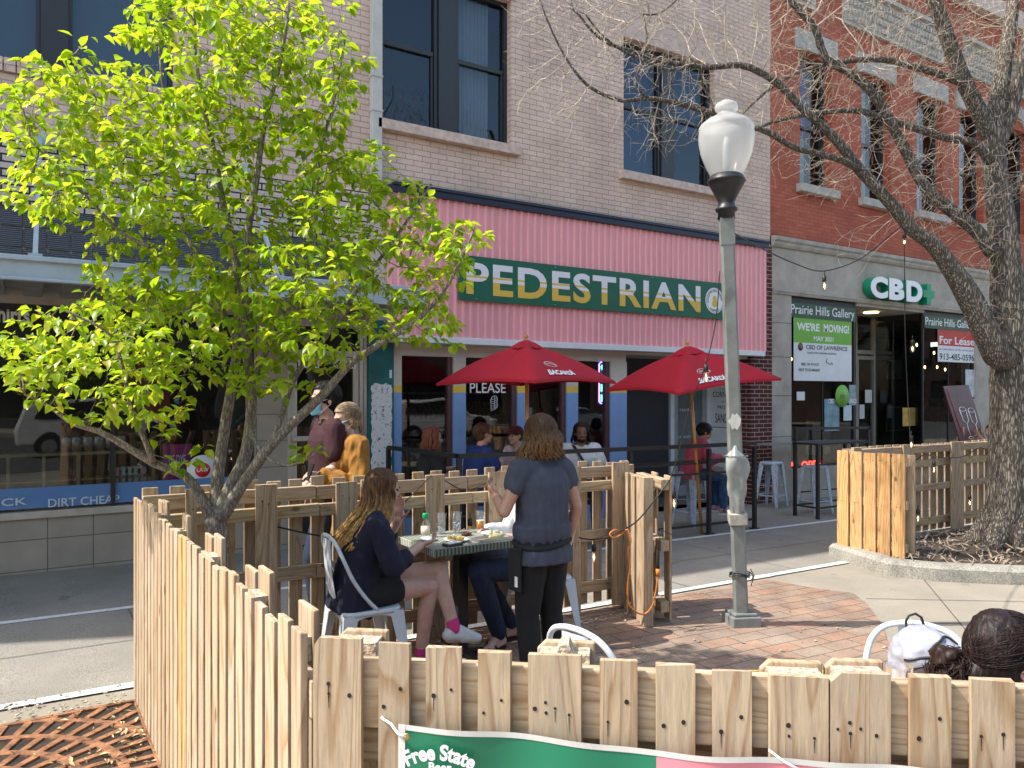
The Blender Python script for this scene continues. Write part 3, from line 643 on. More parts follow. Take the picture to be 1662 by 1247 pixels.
# shopfront
posts=[(638,651),(735,755),(839,857),(919,937),(990,1016)]
mb=MB(); mb.box(fx(638),fx(1016),8.9,9.0,2.235,2.39); mb.build('header',M_beige,B,bevel=.004)
for a,b in posts:
    X0,X1=fx(a),fx(b); g=gz(X0)-.1; mb=MB()
    mb.cur=0; mb.box(X0,X1,8.88,9.02,1.86,2.235); mb.cur=1; mb.box(X0,X1,8.88,9.02,1.77,1.86); mb.cur=2; mb.box(X0,X1,8.88,9.02,g,1.77)
    mb.cur=3; mb.box(X0-.07,X0-.002,8.91,9.0,g,2.235)
    mb.build('post',[M_beige,M_yel,M_bluep,M_mar],B)
sills=MB(); sills.box(fx(651),fx(990),8.92,8.99,gz(5)-.1,.42); sills.build('bulkhead',M_bluep,B)
mb=MB(); mb.quad(V((fx(645),8.95,.42)),V((fx(992),8.95,.42)),V((fx(992),8.95,2.235)),V((fx(645),8.95,2.235))); mb.build('shop_glass',M_glass,B)
text('window_lettering','PLEASE',(onY(763,638,8.94).x,8.945,onY(763,638,8.94).z),(1,0,0),(0,0,1),fx(821,8.94)-onY(763,638,8.94).x,.135,M_wl,B,t=.001,bold=.005)
text('window_lettering','SOCIAL DISTANCING',(onY(763,605,8.94).x-.1,8.945,2.0),(1,0,0),(0,0,1),.6,.07,M_wl,B,t=.001)
# little drawn loaf under the word
def outline(mb,pts,o,u,v,r=.004):
    mb.tube([V(o)+V(u)*p[0]+V(v)*p[1] for p in pts],r,5)
o=onY(797,667,8.94); mb=MB(); 
outline(mb,[(.0,.0),(.0,.15),(.02,.19),(.05,.20),(.06,.17),(.06,.02),(0,0)],(o.x,8.944,o.z),(1,0,0),(0,0,1)); outline(mb,[(.06,.02),(.10,.05),(.10,.17),(.08,.2),(.05,.20)],(o.x,8.944,o.z),(1,0,0),(0,0,1))
for k in range(5): outline(mb,[(.012,.03+k*.03),(.048,.04+k*.03)],(o.x,8.944,o.z),(1,0,0),(0,0,1),.003); outline(mb,[(.068,.045+k*.03),(.092,.06+k*.03)],(o.x,8.944,o.z),(1,0,0),(0,0,1),.003)
mb.build('window_drawing',M_wl,B)
# neon OPEN (lit)
o=onY(972,655,9.05); w=fx(989,9.05)-o.x; h=onY(972,588,9.05).z-o.z
ns=thing('neon_sign','lit vertical neon OPEN sign with purple border behind restaurant glass','neon sign',(o.x,9.05,o.z))
MB().box(o.x-.01,o.x+w+.01,9.06,9.075,o.z-.02,o.z+h+.02).build('back_board',M_black,ns)
mb=MB(); r=.03; bp=[(r,0),(w-r,0),(w,r),(w,h-r),(w-r,h),(r,h),(0,h-r),(0,r),(r,0)]; mb.tube([V((o.x+p[0],9.045,o.z+p[1])) for p in bp],.007,6); mb.build('border_tube',emit('neon_purple',(.28,.10,1.0),5),ns)
for i,c in enumerate('OPEN'):
    text('letter_tube',c,(o.x+.035,9.045,o.z+h-(i+1)*h/4+.025),(1,0,0),(0,0,1),w-.07,h/4-.05,emit('neon_green',(.10,1.0,.25),4),ns,t=.006)
# interior
mb=MB(); 
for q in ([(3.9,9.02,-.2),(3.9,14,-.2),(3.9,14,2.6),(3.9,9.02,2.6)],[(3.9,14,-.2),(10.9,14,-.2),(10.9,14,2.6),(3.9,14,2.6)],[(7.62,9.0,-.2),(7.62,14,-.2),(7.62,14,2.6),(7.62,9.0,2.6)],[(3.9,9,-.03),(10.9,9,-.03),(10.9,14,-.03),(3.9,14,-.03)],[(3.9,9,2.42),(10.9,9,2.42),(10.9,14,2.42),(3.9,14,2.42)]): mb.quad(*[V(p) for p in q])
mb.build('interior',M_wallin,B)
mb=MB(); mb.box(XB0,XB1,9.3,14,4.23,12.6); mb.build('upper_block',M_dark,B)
cn=thing('service_counter','slatted wood counter inside the restaurant behind the glass','counter',(5.6,10.6,0)); mb=MB()
for x in np.arange(4.2,7.3,.085): mb.box(x,x+.07,10.5,10.53,.0,1.02)
mb.build('slat_front',wood('dim_wood','z'),cn); MB().box(4.15,7.35,10.4,11,1.02,1.07).build('counter_top',M_black,cn)
# recess : dark wall, door, menu wall, pier
g=gz(9)-.1
mb=MB(); mb.box(7.60,fx(1085,9.8),9.8,9.9,g,2.39); mb.box(7.56,7.62,9.021,9.8,g,2.39); mb.build('recess_wall',pm('charcoal_wall',(.025,.028,.035),.6),B)
xdL,xdR=fx(1086,9.8),10.43
mb=MB(); mb.box(xdL,xdL+.09,9.76,9.86,g,2.39); mb.box(xdR-.09,xdR-.002,9.76,9.86,g,2.39); mb.box(xdL+.09,xdR-.09,9.76,9.86,2.10,2.39); mb.build('door_frame',M_white,B,bevel=.005)
mb=MB(); mb.box(xdL+.10,xdL+.19,9.78,9.83,g+.1,2.095); mb.box(xdR-.19,xdR-.1,9.78,9.83,g+.1,2.095); mb.box(xdL+.19,xdR-.19,9.78,9.83,g+.1,.15); mb.box(xdL+.19,xdR-.19,9.78,9.83,2.0,2.095); dd=mb.build('door',pm('grey_door_paint',(.33,.36,.37),.5),B,bevel=.004)
MB().box(xdL+.19,xdR-.19,9.80,9.81,.15,2.0).build('pane',pm('frosted_pane',(.17,.20,.20),.2,var=.2,sc=1.5),dd)
q=onY(1103,668,9.8); text('lettering','HAIR',(q.x,9.795,q.z),(1,0,0),(0,0,1),.26,.05,M_wlb,dd,t=.002); q=onY(1100,712,9.8); text('lettering','STUDIO',(q.x,9.795,q.z),(1,0,0),(0,0,1),.3,.045,M_wlb,dd,t=.002)
mb=MB(); mb.box(10.43,10.50,8.95,9.9,g,2.39); mw=mb.build('menu_wall',M_white,B)
mb=MB(); mb.box(10.425,XB1-.003,8.86,9.3,g,2.60); mb.box(XB1-.14,XB1-.003,8.86,8.9,2.60,4.3); mb.build('brick_pier',M_brickP,B)
mb=MB(); mb.box(fx(1016),10.43,8.93,9.9,2.35,2.39); mb.build('recess_ceiling',M_beige,B)
def mtxt(s,px0,py0,px1,h,t=.002,bold=0):
    a=onX(px0,py0,10.428); b=onX(px1,py0,10.428); text('menu_lettering',s,(10.428,a.y,a.z),(0,-1,0),(0,0,1),a.y-b.y,h,M_bl,mw,t=t,bold=bold)
mtxt('LOCAL ARTISANAL',1161,608,1213,.05); mtxt('CHEESES',1161,627,1207,.10); mtxt('HOUSE',1168,633,1196,.02); mtxt('CORNED BEEF',1157,645,1206,.10); mtxt('LOCAL',1171,653,1190,.02); mtxt('PROVISIONS',1165,664,1202,.06); mtxt('SANDWICHES',1161,686,1211,.16); 
a=onX(1162,694,10.428); mb=MB(); mb.box(10.425,10.43,9.0,9.74,a.z,a.z+.012); mb.build('menu_rule',M_bl,mw)
# ---------------- red brick + limestone building
C=thing('gallery_building','red brick upper storey over grey limestone gallery shopfront, at right','building',(13,8.9,0))
XC0,XC1=XB1+.004,27
cw=[(fx(1298),fx(1350)),(fx(1398),fx(1446)),(fx(1488),fx(1531)),(fx(1557),fx(1597))]; cz0,cz1=5.52,7.95
aw=(fx(1622),fx(1668))
mb=MB(); wall_cells(mb,XC0,XC1,4.50,12.4,8.9,9.3,[(a,b,cz0,cz1) for a,b in cw]+[(aw[0],aw[1],cz0,cz1)]); mb.build('wall',M_brickR,C)
for i,(a,b) in enumerate(cw):
    mb=MB(); mb.box(a-.10,b+.10,8.78,8.93,cz0-.15,cz0-.002); mb.build('window_sill',M_limeL,C,bevel=.008); mb=MB(); mb.box(a-.14,b+.14,8.86,8.91,cz1+.003,cz1+.36); mb.box(a-.14,a-.003,8.865,8.91,cz1-.02,cz1+.002); mb.box(b+.003,b+.14,8.865,8.91,cz1-.02,cz1+.002); mb.build('lintel',M_limeL,C,bevel=.008)
    f=window_part(C,a,b,cz0,cz1,8.9,split=.47,depth=.22,glassm=M_glass)
    if i==0: curtain(f,a,a+(b-a)*.62,cz0+1.0,cz1,9.22,pm('purple_curtain',(.20,.06,.33),.9),.03,4); curtain(f,a,a+(b-a)*.62,cz0,cz0+1,9.24,pm('pale_shade',(.40,.45,.50),.8),.004,3)
    else: MB().box(a+.06,a+(b-a)*.6,9.2,9.205,cz0+.05,cz1-.2).build('shade',pm('pale_shade',(.40,.45,.50),.8),f)
mb=MB(); n=24; cxw=(aw[0]+aw[1])/2; rr=(aw[1]-aw[0])/2
arc=[(cxw+ (rr+.28)*math.cos(math.pi*k/n),cz1-.4+(rr+.28)*math.sin(math.pi*k/n)) for k in range(n+1)]; arc2=[(cxw+(rr)*math.cos(math.pi*k/n),cz1-.4+rr*math.sin(math.pi*k/n)) for k in range(n+1)]
mb.prism(arc+arc2[::-1],(0,8.905,0),(1,0,0),(0,0,1),(0,-1,0),.07); mb.build('arch_stone',M_limeL,C)
window_part(C,aw[0],aw[1],cz0,cz1,8.9,split=.5,depth=.22)
# limestone shopfront
cs0,cs1=fx(1283),fx(1390); re1=fx(1500); w2e=fx(1583); zt=3.42
mb=MB(); g=gz(14)-.2
mb.box(XC0,cs0,8.88,9.2,g,3.52); mb.box(w2e,w2e+.75,8.88,9.2,g,3.52); mb.box(w2e+.75,XC1,8.88,9.2,g,.4); mb.box(23.2,XC1,8.88,9.2,.4,3.52)
mb.box(XC0,XC1,8.88,9.2,3.521,4.32)
mb.box(cs0,cs1,8.9,9.1,g,.42); mb.box(re1,w2e,8.9,9.1,g,.42)
mb.build('limestone_front',M_lime,C)
mb=MB(); prof=[(0,0),(-.03,.0),(-.05,.02),(-.07,.05),(-.07,.08),(-.11,.11),(-.12,.17),(0,.19)]
mb.prism(prof,(XC0,8.88,4.322),(0,1,0),(0,0,1),(1,0,0),XC1-XC0); mb.prism([(p[0]*.45,p[1]*.45) for p in prof],(XC0,8.88,3.50),(0,1,0),(0,0,1),(1,0,0),XC1-XC0); mb.build('string_course',M_limeL,C)
mb=MB()
for z in (1.0,1.72,2.4,3.0): mb.box(XC0,cs0,8.877,8.879,z,z+.008)
mb.build('stone_joint',M_joint,C)
for a,b in ((cs0,cs1),(re1,w2e),(w2e+.75,23.2)):
    mb=MB(); mb.box(a,b,8.93,9.0,zt-.05,zt+.1); mb.box(a,a+.04,8.93,9.0,.42,zt-.05); mb.box(b-.04,b,8.93,9.0,.42,zt-.05); mb.box((a+b)/2-.008,(a+b)/2+.008,8.94,8.97,.42,zt-.05); mb.box(a,b,8.93,9.0,.42,.46)
    f=mb.build('shop_window',M_black,C); MB().quad(V((a,8.96,.42)),V((b,8.96,.42)),V((b,8.96,zt)),V((a,8.96,zt))).build('pane',M_glass,f)
mb=MB(); mb.quad(V((cs1,8.96,.1)),V((cs1,10,.1)),V((cs1,10,zt)),V((cs1,8.96,zt))); mb.build('return_glass',M_glass,C); mb=MB(); mb.quad(V((re1,8.96,.1)),V((re1,10,.1)),V((re1,10,zt)),V((re1,8.96,zt))); mb.build('return_glass',M_glass,C)
mb=MB(); mb.box(cs1,re1,8.9,10.05,zt+.02,zt+.1); mb.build('recess_ceiling',M_lime,C)
mb=MB(); mb.lathe([(.14,0),(.14,.02)],(fx(1414,9.4),9.4,zt),20); mb.build('recess_lamp',emit('warm_lamp',(1,.75,.25),4),C)
dx0=15.12
mb=MB(); mb.box(dx0-.05,dx0,9.98,10.06,g,zt); mb.box(re1-.06,re1-.001,9.98,10.06,g,zt); mb.box(dx0,re1-.06,9.98,10.06,2.62,2.70); mb.box(dx0,re1-.06,9.98,10.06,2.50,2.58); mb.box(dx0,dx0+.05,9.98,10.06,g,2.5); mb.box(dx0,re1-.06,9.98,10.06,g,.1); dfr=mb.build('door',M_alu,C)
MB().quad(V((cs1,10.02,g)),V((re1,10.02,g)),V((re1,10.02,zt)),V((cs1,10.02,zt))).build('pane',M_glass,dfr)
mb=MB()
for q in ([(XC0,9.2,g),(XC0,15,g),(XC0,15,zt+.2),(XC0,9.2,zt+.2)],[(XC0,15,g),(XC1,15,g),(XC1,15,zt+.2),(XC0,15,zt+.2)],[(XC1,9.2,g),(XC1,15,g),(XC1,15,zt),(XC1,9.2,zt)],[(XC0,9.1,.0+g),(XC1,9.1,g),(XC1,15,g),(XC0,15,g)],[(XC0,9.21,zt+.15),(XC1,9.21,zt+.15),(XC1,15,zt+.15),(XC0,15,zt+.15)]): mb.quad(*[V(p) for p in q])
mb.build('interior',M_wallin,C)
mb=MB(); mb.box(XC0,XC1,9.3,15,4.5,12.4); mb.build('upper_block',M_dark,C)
# corbelled band high up
mb=MB()
def band(xa,xb):
    mb.box(xa,xb,8.84,8.91,8.72,9.42); mb.box(xa-.02,xb+.02,8.76,8.91,9.42,9.50)
    for i,z in enumerate((8.80,8.95,9.10,9.25)):
        x=xa+.04+(.05 if i%2 else 0)
        while x<xb-.08: mb.box(x,x+.055,8.80,8.84,z,z+.09); x+=.11
band(fx(1366),fx(1527)); band(fx(1562),fx(1700)); band(XC0+.2,fx(1320))
mb.build('corbel_band',M_limeL,C)
mb=MB(); mb.box(XC0,XC1,8.70,8.91,10.2,10.6); mb.box(XC0,XC1,8.55,8.91,11.6,12.4); mb.build('cornice',M_stone,C)
# CBD+ channel letters
lz=onY(1418,484,8.74).z; M_grn=pm('green_acrylic',(.005,.27,.13),.35,var=.03)
sg=thing('letter_sign','raised white CBD letters with green sides and green plus sign','shop sign',(fx(1415,8.74),8.74,lz))
a,b=fx(1413,8.70),fx(1497,8.70)
for c,p0,p1 in (('C',1413,1441),('B',1443,1468),('D',1471,1497)):
    A0,B0=fx(p0,8.70),fx(p1,8.70); h_=.42
    text('letter_side',c,(A0,8.70,lz),(1,0,0),(0,0,1),B0-A0,h_,M_grn,sg,bold=.055,t=-.17); text('letter_face',c,(A0,8.699,lz),(1,0,0),(0,0,1),B0-A0,h_,pm('white_acrylic',(.85,.86,.87),.35,var=.02),sg,bold=.055,t=.004)
p0,p1=fx(1499,8.70),fx(1517,8.70); zc=lz+.2; s=(p1-p0)/2; mb=MB(); xm=(p0+p1)/2; t=s*.36
mb.prism([(-t,-s),(t,-s),(t,-t),(s,-t),(s,t),(t,t),(t,s),(-t,s),(-t,t),(-s,t),(-s,-t),(-t,-t)],(xm,8.70,zc),(1,0,0),(0,0,1),(0,1,0),.17); mb.build('plus_sign',M_grn,sg)
# opposite side of the street (seen only in the shop windows' reflections)
for i,(x0,x1,h,m) in enumerate(((-30,-8,14,brick('opp_red',(.075,.04,.03),(.065,.035,.028),(.08,.06,.05))),(-8,10,13,pm('opp_stone',(.08,.077,.07),.9)),(10,30,14.5,brick('opp_tan',(.09,.07,.05),(.08,.06,.045),(.09,.07,.06))),(30,60,13,brick('opp_dark',(.1,.05,.04),(.09,.045,.035),(.1,.08,.06))),(60,110,15,brick('opp_red',(.3,.12,.08),(.25,.1,.07),(.3,.2,.16))),(110,190,16,brick('opp_tan',(.33,.22,.14),(.28,.19,.13),(.3,.25,.2))))):
    o=thing('street_building',['red brick block','grey stone block','tan brick block','dark red brick block','long red brick block far off','long tan brick block farthest off'][i]+' across the street, seen mirrored in shop glass','building',((x0+x1)/2,-26,0))
    ops=[(x,x+1.3,4.6,6.8) for x in np.arange(x0+1,x1-2,2.6)]+[(x,x+3.2,.4,3.0) for x in np.arange(x0+.8,x1-4,4.2)]
    mb=MB(); wall_cells(mb,x0,x1-.02,-1,h,-25.4,-25,ops); mb.build('wall',m,o); mb=MB(); mb.box(x0,x1-.02,-26,-25.45,-1,h-.3); mb.build('dark_glazing',M_dark,o)
# ================================================================ FENCES
W_out=wood('pallet_wood','z'); W_rail=wood('rail_wood','x'); 
W_or=wood('orange_stained_wood','z',((.62,.34,.13),(.70,.42,.19),(.58,.33,.14)),grey=0,dark=(.30,.14,.05))
W_yel=wood('fresh_lumber','x',((.56,.42,.20),(.62,.47,.24),(.52,.38,.18)),grey=.2)
W_end=pm('sawn_end_grain',(.55,.45,.33),.95,var=.4,sc=60,bump=1.0,bs=90)
M_nail=pm('dark_nail_hole',(.02,.012,.008),.9)
def board(par,x0,x1,y0,y1,z0,z1,m,name='picket',cham=None,screws=None,sy=-1,rot=0,bev=.004):
    mb=MB(); 
    if cham:   # clipped top corner
        c=cham; poly=[(x0,z0),(x1,z0),(x1,z1),(x0+c[0],z1),(x0,z1-c[1])] if c[2]=='l' else [(x0,z0),(x1,z0),(x1,z1-c[1]),(x1-c[0],z1),(x0,z1)]
        mb.prism(poly,(0,y0,0),(1,0,0),(0,0,1),(0,1,0),y1-y0)
    else:
        j=lambda: random.uniform(-.0035,.0035)
        vs=[V((x0,y0,z0)),V((x1,y0,z0)),V((x0,y1,z0)),V((x1,y1,z0)),V((x0+j(),y0,z1+j())),V((x1+j(),y0,z1+j())),V((x0,y1,z1)),V((x1,y1,z1))]
        mb.add(vs,[(0,2,3,1),(4,5,7,6),(0,1,5,4),(2,6,7,3),(0,4,6,2),(1,3,7,5)],False)
    if rot:
        Mr=Matrix.Translation((x0,0,z0))@Matrix.Rotation(rot,4,'Y')@Matrix.Translation((-x0,0,-z0)); mb.v=[tuple(Mr@V(v)) for v in mb.v]
    if screws:
        mb.cur=1; y=y0-.0012 if sy<0 else y1+.0012
        for sx,sz in screws:
            n=9;r=.0042*random.uniform(.75,1.3); vs=[V((sx+r*math.cos(k*6.283/n),y,sz+r*1.1*math.sin(k*6.283/n))) for k in range(n)]
            mb.add(vs,[tuple(range(n))],False)
            if random.random()<.5: mb.add([V((sx-.0012,y,sz-.005)),V((sx+.0012,y,sz-.005)),V((sx+.0006,y,sz-.03-random.random()*.02)),V((sx-.0006,y,sz-.03))],[(0,1,2,3)],False)
    return mb.build(name,[m,M_nail],par,bevel=0 if screws else bev,local=True,fix=False)
def fence_root(name,label,A,B,group,base=0):
    d=V((B[0]-A[0],B[1]-A[1])); r=thing(name,label,'fence',(A[0],A[1],gz(A[0])+base),math.atan2(d.y,d.x),group); return r,d.length
def on_line(px,A,B):
    r=ray(px,640); d=V((B[0]-A[0],B[1]-A[1])).normalized()
    # A+s d = t r
    det=d.x*(-r.y)+r.x*d.y; s=((-A[0])*(-r.y)+r.x*(-A[1]))/det if abs(det)>1e-9 else 0
    t=((A[0]+s*d.x)*r.x+(A[1]+s*d.y)*r.y)/(r.x**2+r.y**2); return s,t   # distance along fence, ray parameter
G_f='pallet wood fences round the patios'
# ---- front fence, closest to the camera
c=lambda px,D: onD(px,640,D).xy
FA=tuple(c(513,1.80)); FB=tuple(c(1640,1.62))
ff,Lf=fence_root('pallet_fence','nearest pallet fence with wide and narrow pickets, a banner hung on it',FA,FB,G_f); z0f=gz(FA[0])
tops=[(513,590,1034,'w'),(616,668,1043,''),(696,750,1049,''),(776,831,1056,''),(859,945,1062,'w'),(975,1033,1070,''),(1064,1125,1077,''),(1156,1218,1088,''),(1246,1341,1096,'w'),(1344,1441,1091,'wc'),(1473,1537,1095,''),(1572,1640,1101,''),(1668,1740,1106,'')]
for i,(p0,p1,ty,k) in enumerate(tops):
    s0,_=on_line(p0,FA,FB); s1,t=on_line(p1,FA,FB); h=H+(HY-ty)*t-z0f; sc=[]
    s0=max(s0,0.0)
    if 'w' in k: sc=[(s0+(s1-s0)*a,h-b) for a,b in ((.32,.105),(.33,.128),(.76,.13),(.5,.117),(.12,.12))[:random.choice((3,4,5))]]
    else: sc=[(s0+(s1-s0)*.2,h-.125+random.uniform(-.02,.02)),(s0+(s1-s0)*.72,h-.105+random.uniform(-.02,.02))]
    board(ff,s0,s1,-.018,0,.03,h,W_out,cham=(.022,.022,'l') if 'c' in k else ((.014,.02,'l') if i==0 else None),screws=sc,bev=.003)
def rz_at(px,py,off=.01): s,t=on_line(px,FA,FB); return H+(HY-py)*t-z0f
for (za,zb,m,y0,y1) in ((rz_at(900,1198),rz_at(900,1085),W_rail,.001,.036),(rz_at(900,1270),rz_at(900,1205),W_yel,.042,.08),(.52,.61,W_rail,.001,.036),(.06,.15,W_rail,.001,.036)):
    board(ff,.01,Lf+.12,y0,y1,za,zb,m,'rail')
for p0,p1,ty in ((552,632,1018),(873,966,1036),(1232,1332,1068),(1336,1430,1066)):
    s0,t=on_line(p0,FA,FB); s1,_=on_line(p1,FA,FB); D=1.09
    # inner boards stand 9 cm behind the pickets
    nx=V((-(FB[1]-FA[1]),FB[0]-FA[0])).normalized()*.115; A2=(FA[0]+nx.x,FA[1]+nx.y);B2=(FB[0]+nx.x,FB[1]+nx.y)
    s0,t=on_line(p0,A2,B2); s1,_=on_line(p1,A2,B2); h=H+(HY-ty)*t-z0f
    board(ff,s0,s1,.098,.118,.03,h,W_out,'inner_board',cham=(.02,.02,'l'))
    MB().box(s0+.01,s1-.012,.037,.097,h-.10,h-.012).build('block',W_end,ff,local=True)
# a broken wedge of block standing proud, as by the fifth picket
s0,t=on_line(893,FA,FB); s1,_=on_line(950,FA,FB); h=rz_at(930,1078)
MB().prism([(s0-.03,h-.08),(s1,h-.08),(s1-.01,h-.03),(s0+.04,h+.035),(s0+.02,h+.03)],(0,.03,0),(1,0,0),(0,0,1),(0,1,0),.06).build('block',W_end,ff,local=True)
# ---- left fence
LA=(FA[0]-.004,FA[1]+.03); LB=(.556,5.02)
lf,Ll=fence_root('pallet_fence','long left fence of narrow pickets seen edge on, running toward the shops',LA,LB,G_f); z0=gz(LA[0])
s=.02; i=0
while s<Ll-.05:
    w=random.choice((.075,.08,.088,.088)); h=1.178+random.uniform(-.02,.016)-z0*0
    mats=W_or if i in (13,14) else W_out
    board(lf,s,s+w,.0,.018,.015,h,mats,rot=random.uniform(-.004,.004),bev=.003); s+=w+random.uniform(.022,.04); i+=1
for za,zb in ((.985,1.075),(.56,.65),(.10,.19)): board(lf,.0,Ll-.02,-.038,-.002,za,zb,W_rail,'rail')
for k,s in enumerate((.28,.72,.90,1.42,1.60,2.15,2.75,2.92)):
    h=1.155+random.uniform(-.03,.03); board(lf,s,s+.14,-.118,-.10,.03,h,W_out,'inner_board'); MB().box(s+.015,s+.125,-.099,-.039,1.02,h-.075).build('block',W_end,lf,local=True)
# ---- back fence
BA=(.60,5.0); BB=(4.42,4.95)
bf,Lb=fence_root('pallet_fence','back fence of open pallets behind the dining table, tied with dark cord',BA,BB,G_f)
s=.0
while s<Lb-.05:
    w=.09; board(bf,s,s+w,.102,.120,.02,1.195+random.uniform(-.018,.012),W_out); s+=w+random.uniform(.052,.066)
px_posts=[(232,252),(300,318),(413,447),(543,577),(583,640),(688,718),(790,822),(925,938),(990,1016)]
for p0,p1 in px_posts:
    s0,t=on_line(p0,BA,BB); s1,_=on_line(p1,BA,BB)
    if s0<0: continue
    board(bf,s0,s1,-.04,-.02,.01,1.175+random.uniform(-.015,.02),W_out,'inner_board',screws=[(s0+(s1-s0)*a,z) for a,z in ((.3,1.08),(.6,1.06),(.3,.55),(.65,.57),(.4,.1))])
for a,b in ((0,1.05),(1.055,2.2),(2.205,3.1),(3.105,Lb)):
    j=random.uniform(-.012,.012)
    board(bf,a,b,.06,.098,1.055+j,1.145+j,W_rail,'rail'); board(bf,a,b,-.018,.02,.955+j,1.035+j,W_yel,'rail'); board(bf,a,b,.06,.098,.53+j,.62+j,W_rail,'rail'); board(bf,a,b,.06,.098,.12,.21,W_yel,'rail')
# return piece at the right end
RA=(4.42,5.06); RB=(4.20,4.50)
rf,Lr=fence_root('pallet_fence','short return fence end by the lamp post with a coiled orange cord',RB,RA,G_f)
for sx,w,y0 in ((.0,.095,0.11),(.14,.09,.11),(.30,.09,.11),(.44,.09,.11)): board(rf,sx,sx+w,y0,y0+.02,.01,1.15+random.uniform(-.02,.02),W_out,screws=[(sx+.03,1.05),(sx+.06,.5)])
for sx in (.0,.28): board(rf,sx,sx+.12,-.13,-.11,.01,1.15,W_out,'inner_board')
board(rf,-.09,.0,.06,.14,.0,1.155,W_out,'end_board'); 
for za,zb in ((1.04,1.13),(.56,.65),(.08,.17)): board(rf,-.02,.56,.02,.10,za,zb,W_rail,'rail'); board(rf,-.02,.56,-.10,-.03,za+.003,zb-.003,W_rail,'rail')
# ---- fence round the big tree's bed (right)
QA=(7.73,5.34); QB=(7.76,4.56)
qf,Lq=fence_root('pallet_fence','orange toned end panel of five wide boards on the planter kerb',QA,QB,G_f,base=.15)
s=0
for i in range(5): board(qf,s,s+.135,-.02,0,-.03+i*.0,1.055+random.uniform(-.006,.006),W_or,screws=[(s+.03,.98),(s+.1,.97),(s+.05,.5),(s+.09,.5)]); s+=.158
for za,zb in ((.93,1.02),(.48,.57),(.03,.12)): board(qf,.0,Lq,.002,.04,za,zb,W_rail,'rail')
board(qf,Lq-.06,Lq+.03,.10,.12,0,1.05,W_out,'inner_board'); board(qf,0,.1,.10,.12,0,1.05,W_out,'inner_board')
q2,L2=fence_root('pallet_fence','double sided pallet fence with bulbs running behind the bare tree',(7.86,5.26),(12.6,5.18),G_f,base=.14)
s=0
while s<L2-.1: board(q2,s,s+.12,.10,.12,.0,1.09+random.uniform(-.012,.012),W_out); s+=.12+random.uniform(.02,.05)
for sx in (.0,.95,1.98,2.12,3.0,3.5,4.3): board(q2,sx,sx+.2 if sx in(.95,) else sx+.14,-.03,-.01,.0,1.10,W_out,'inner_board')
for a,b in ((0,1.4),(1.41,2.8),(2.81,L2)):
    board(q2,a,b,.058,.098,.98,1.07,W_rail,'rail'); board(q2,a,b,-.008,.03,.985,1.075,W_rail,'rail'); board(q2,a,b,.058,.098,.80,.89,W_yel,'rail'); board(q2,a,b,-.008,.03,.52,.60,W_rail,'rail'); board(q2,a,b,.058,.098,.08,.17,W_yel,'rail')
# ---- banner
def bmat():
    m,n,b=nt('banner_vinyl'); b.inputs['Roughness'].default_value=.35; tc=N(n,'ShaderNodeTexCoord'); sp=N(n,'ShaderNodeSeparateXYZ'); L(n,tc.outputs['Object'],sp.inputs[0])
    r=ramp(n,[(0,(.012,.17,.085)),(.5,(.70,.22,.27))],'CONSTANT'); mr=N(n,'ShaderNodeMapRange'); sx=on_line(1063,FA,FB)[0]; mr.inputs[1].default_value=sx-1; mr.inputs[2].default_value=sx+1; L(n,sp.outputs[0],mr.inputs[0]); L(n,mr.outputs[0],r.inputs[0]); L(n,r.outputs[0],b.inputs['Base Color']); return m
bs0=on_line(657,FA,FB)[0]; bs1=on_line(1745,FA,FB)[0]
def btop(s):
    px=657+(s-bs0)/(bs1-bs0)*(1745-657)
    ty=np.interp(px,[655,820,1064,1240,1450,1662,1760],[1160,1176,1201,1213,1229,1247,1256]); return H+(HY-ty)*on_line(px,FA,FB)[1]-z0f
bw=lambda s,k: -.046-.009*math.sin(s*9+k*2)-.006*math.sin(s*23+k*3)
ba=thing('banner','green and pink vinyl banner tied to the nearest fence','banner',(FA[0],FA[1],gz(FA[0])),ff.rotation_euler.z)
mb=MB(); nx_=90; nz=14
for j in range(nz+1):
    for i in range(nx_+1):
        s=bs0+(bs1-bs0)*i/nx_; z=btop(s)-.011-.5*j/nz; mb.v.append((s,bw(s,j/nz),z))
for j in range(nz):
    for i in range(nx_): a=j*(nx_+1)+i; mb.f.append([a,a+1,a+nx_+2,a+nx_+1]); mb.mi.append(0); mb.sm.append(True)
mb.build('sheet',bmat(),ba,local=True,fix=False)
mb=MB()
for i in range(nx_): 
    s=bs0+(bs1-bs0)*i/nx_; s2=bs0+(bs1-bs0)*(i+1)/nx_
    mb.quad(V((s-.001,bw(s,0)-.0015,btop(s))),V((s2,bw(s2,0)-.0015,btop(s2))),V((s2,bw(s2,0)-.0015,btop(s2)-.0125)),V((s,bw(s,0)-.0015,btop(s)-.0125)))
for j in range(nz): za=btop(bs0)-.5*j/nz; zb=btop(bs0)-.5*(j+1)/nz; mb.quad(V((bs0-.002,bw(bs0,j/nz)-.001,za)),V((bs0+.014,bw(bs0+.014,j/nz)-.002,za)),V((bs0+.014,bw(bs0+.014,(j+1)/nz)-.002,zb)),V((bs0-.002,bw(bs0,(j+1)/nz)-.001,zb)))
mb.build('hem',pm('greyish_hem',(.60,.58,.55),.5),ba,local=True,fix=False)
def btext(s,px0,py0,w,h,arc=None,bold=.02,sh=0):
    s0,t=on_line(px0,FA,FB); z=H+(HY-py0)*t-z0f
    o=text('lettering',s,(s0,-.064,z),(1,0,0),(0,0,1),w,h,M_wl,ba,t=.0006,bold=bold,local=True,arc=arc,shear=sh)
btext('Free State',722,1316,.148,.036,arc=(.145,math.pi/2+.50,1),bold=.035)
btext('Beer',706,1229,.052,.019,bold=.03)
gs,gt=on_line(671,FA,FB); gzz=H+(HY-1176)*gt-z0f
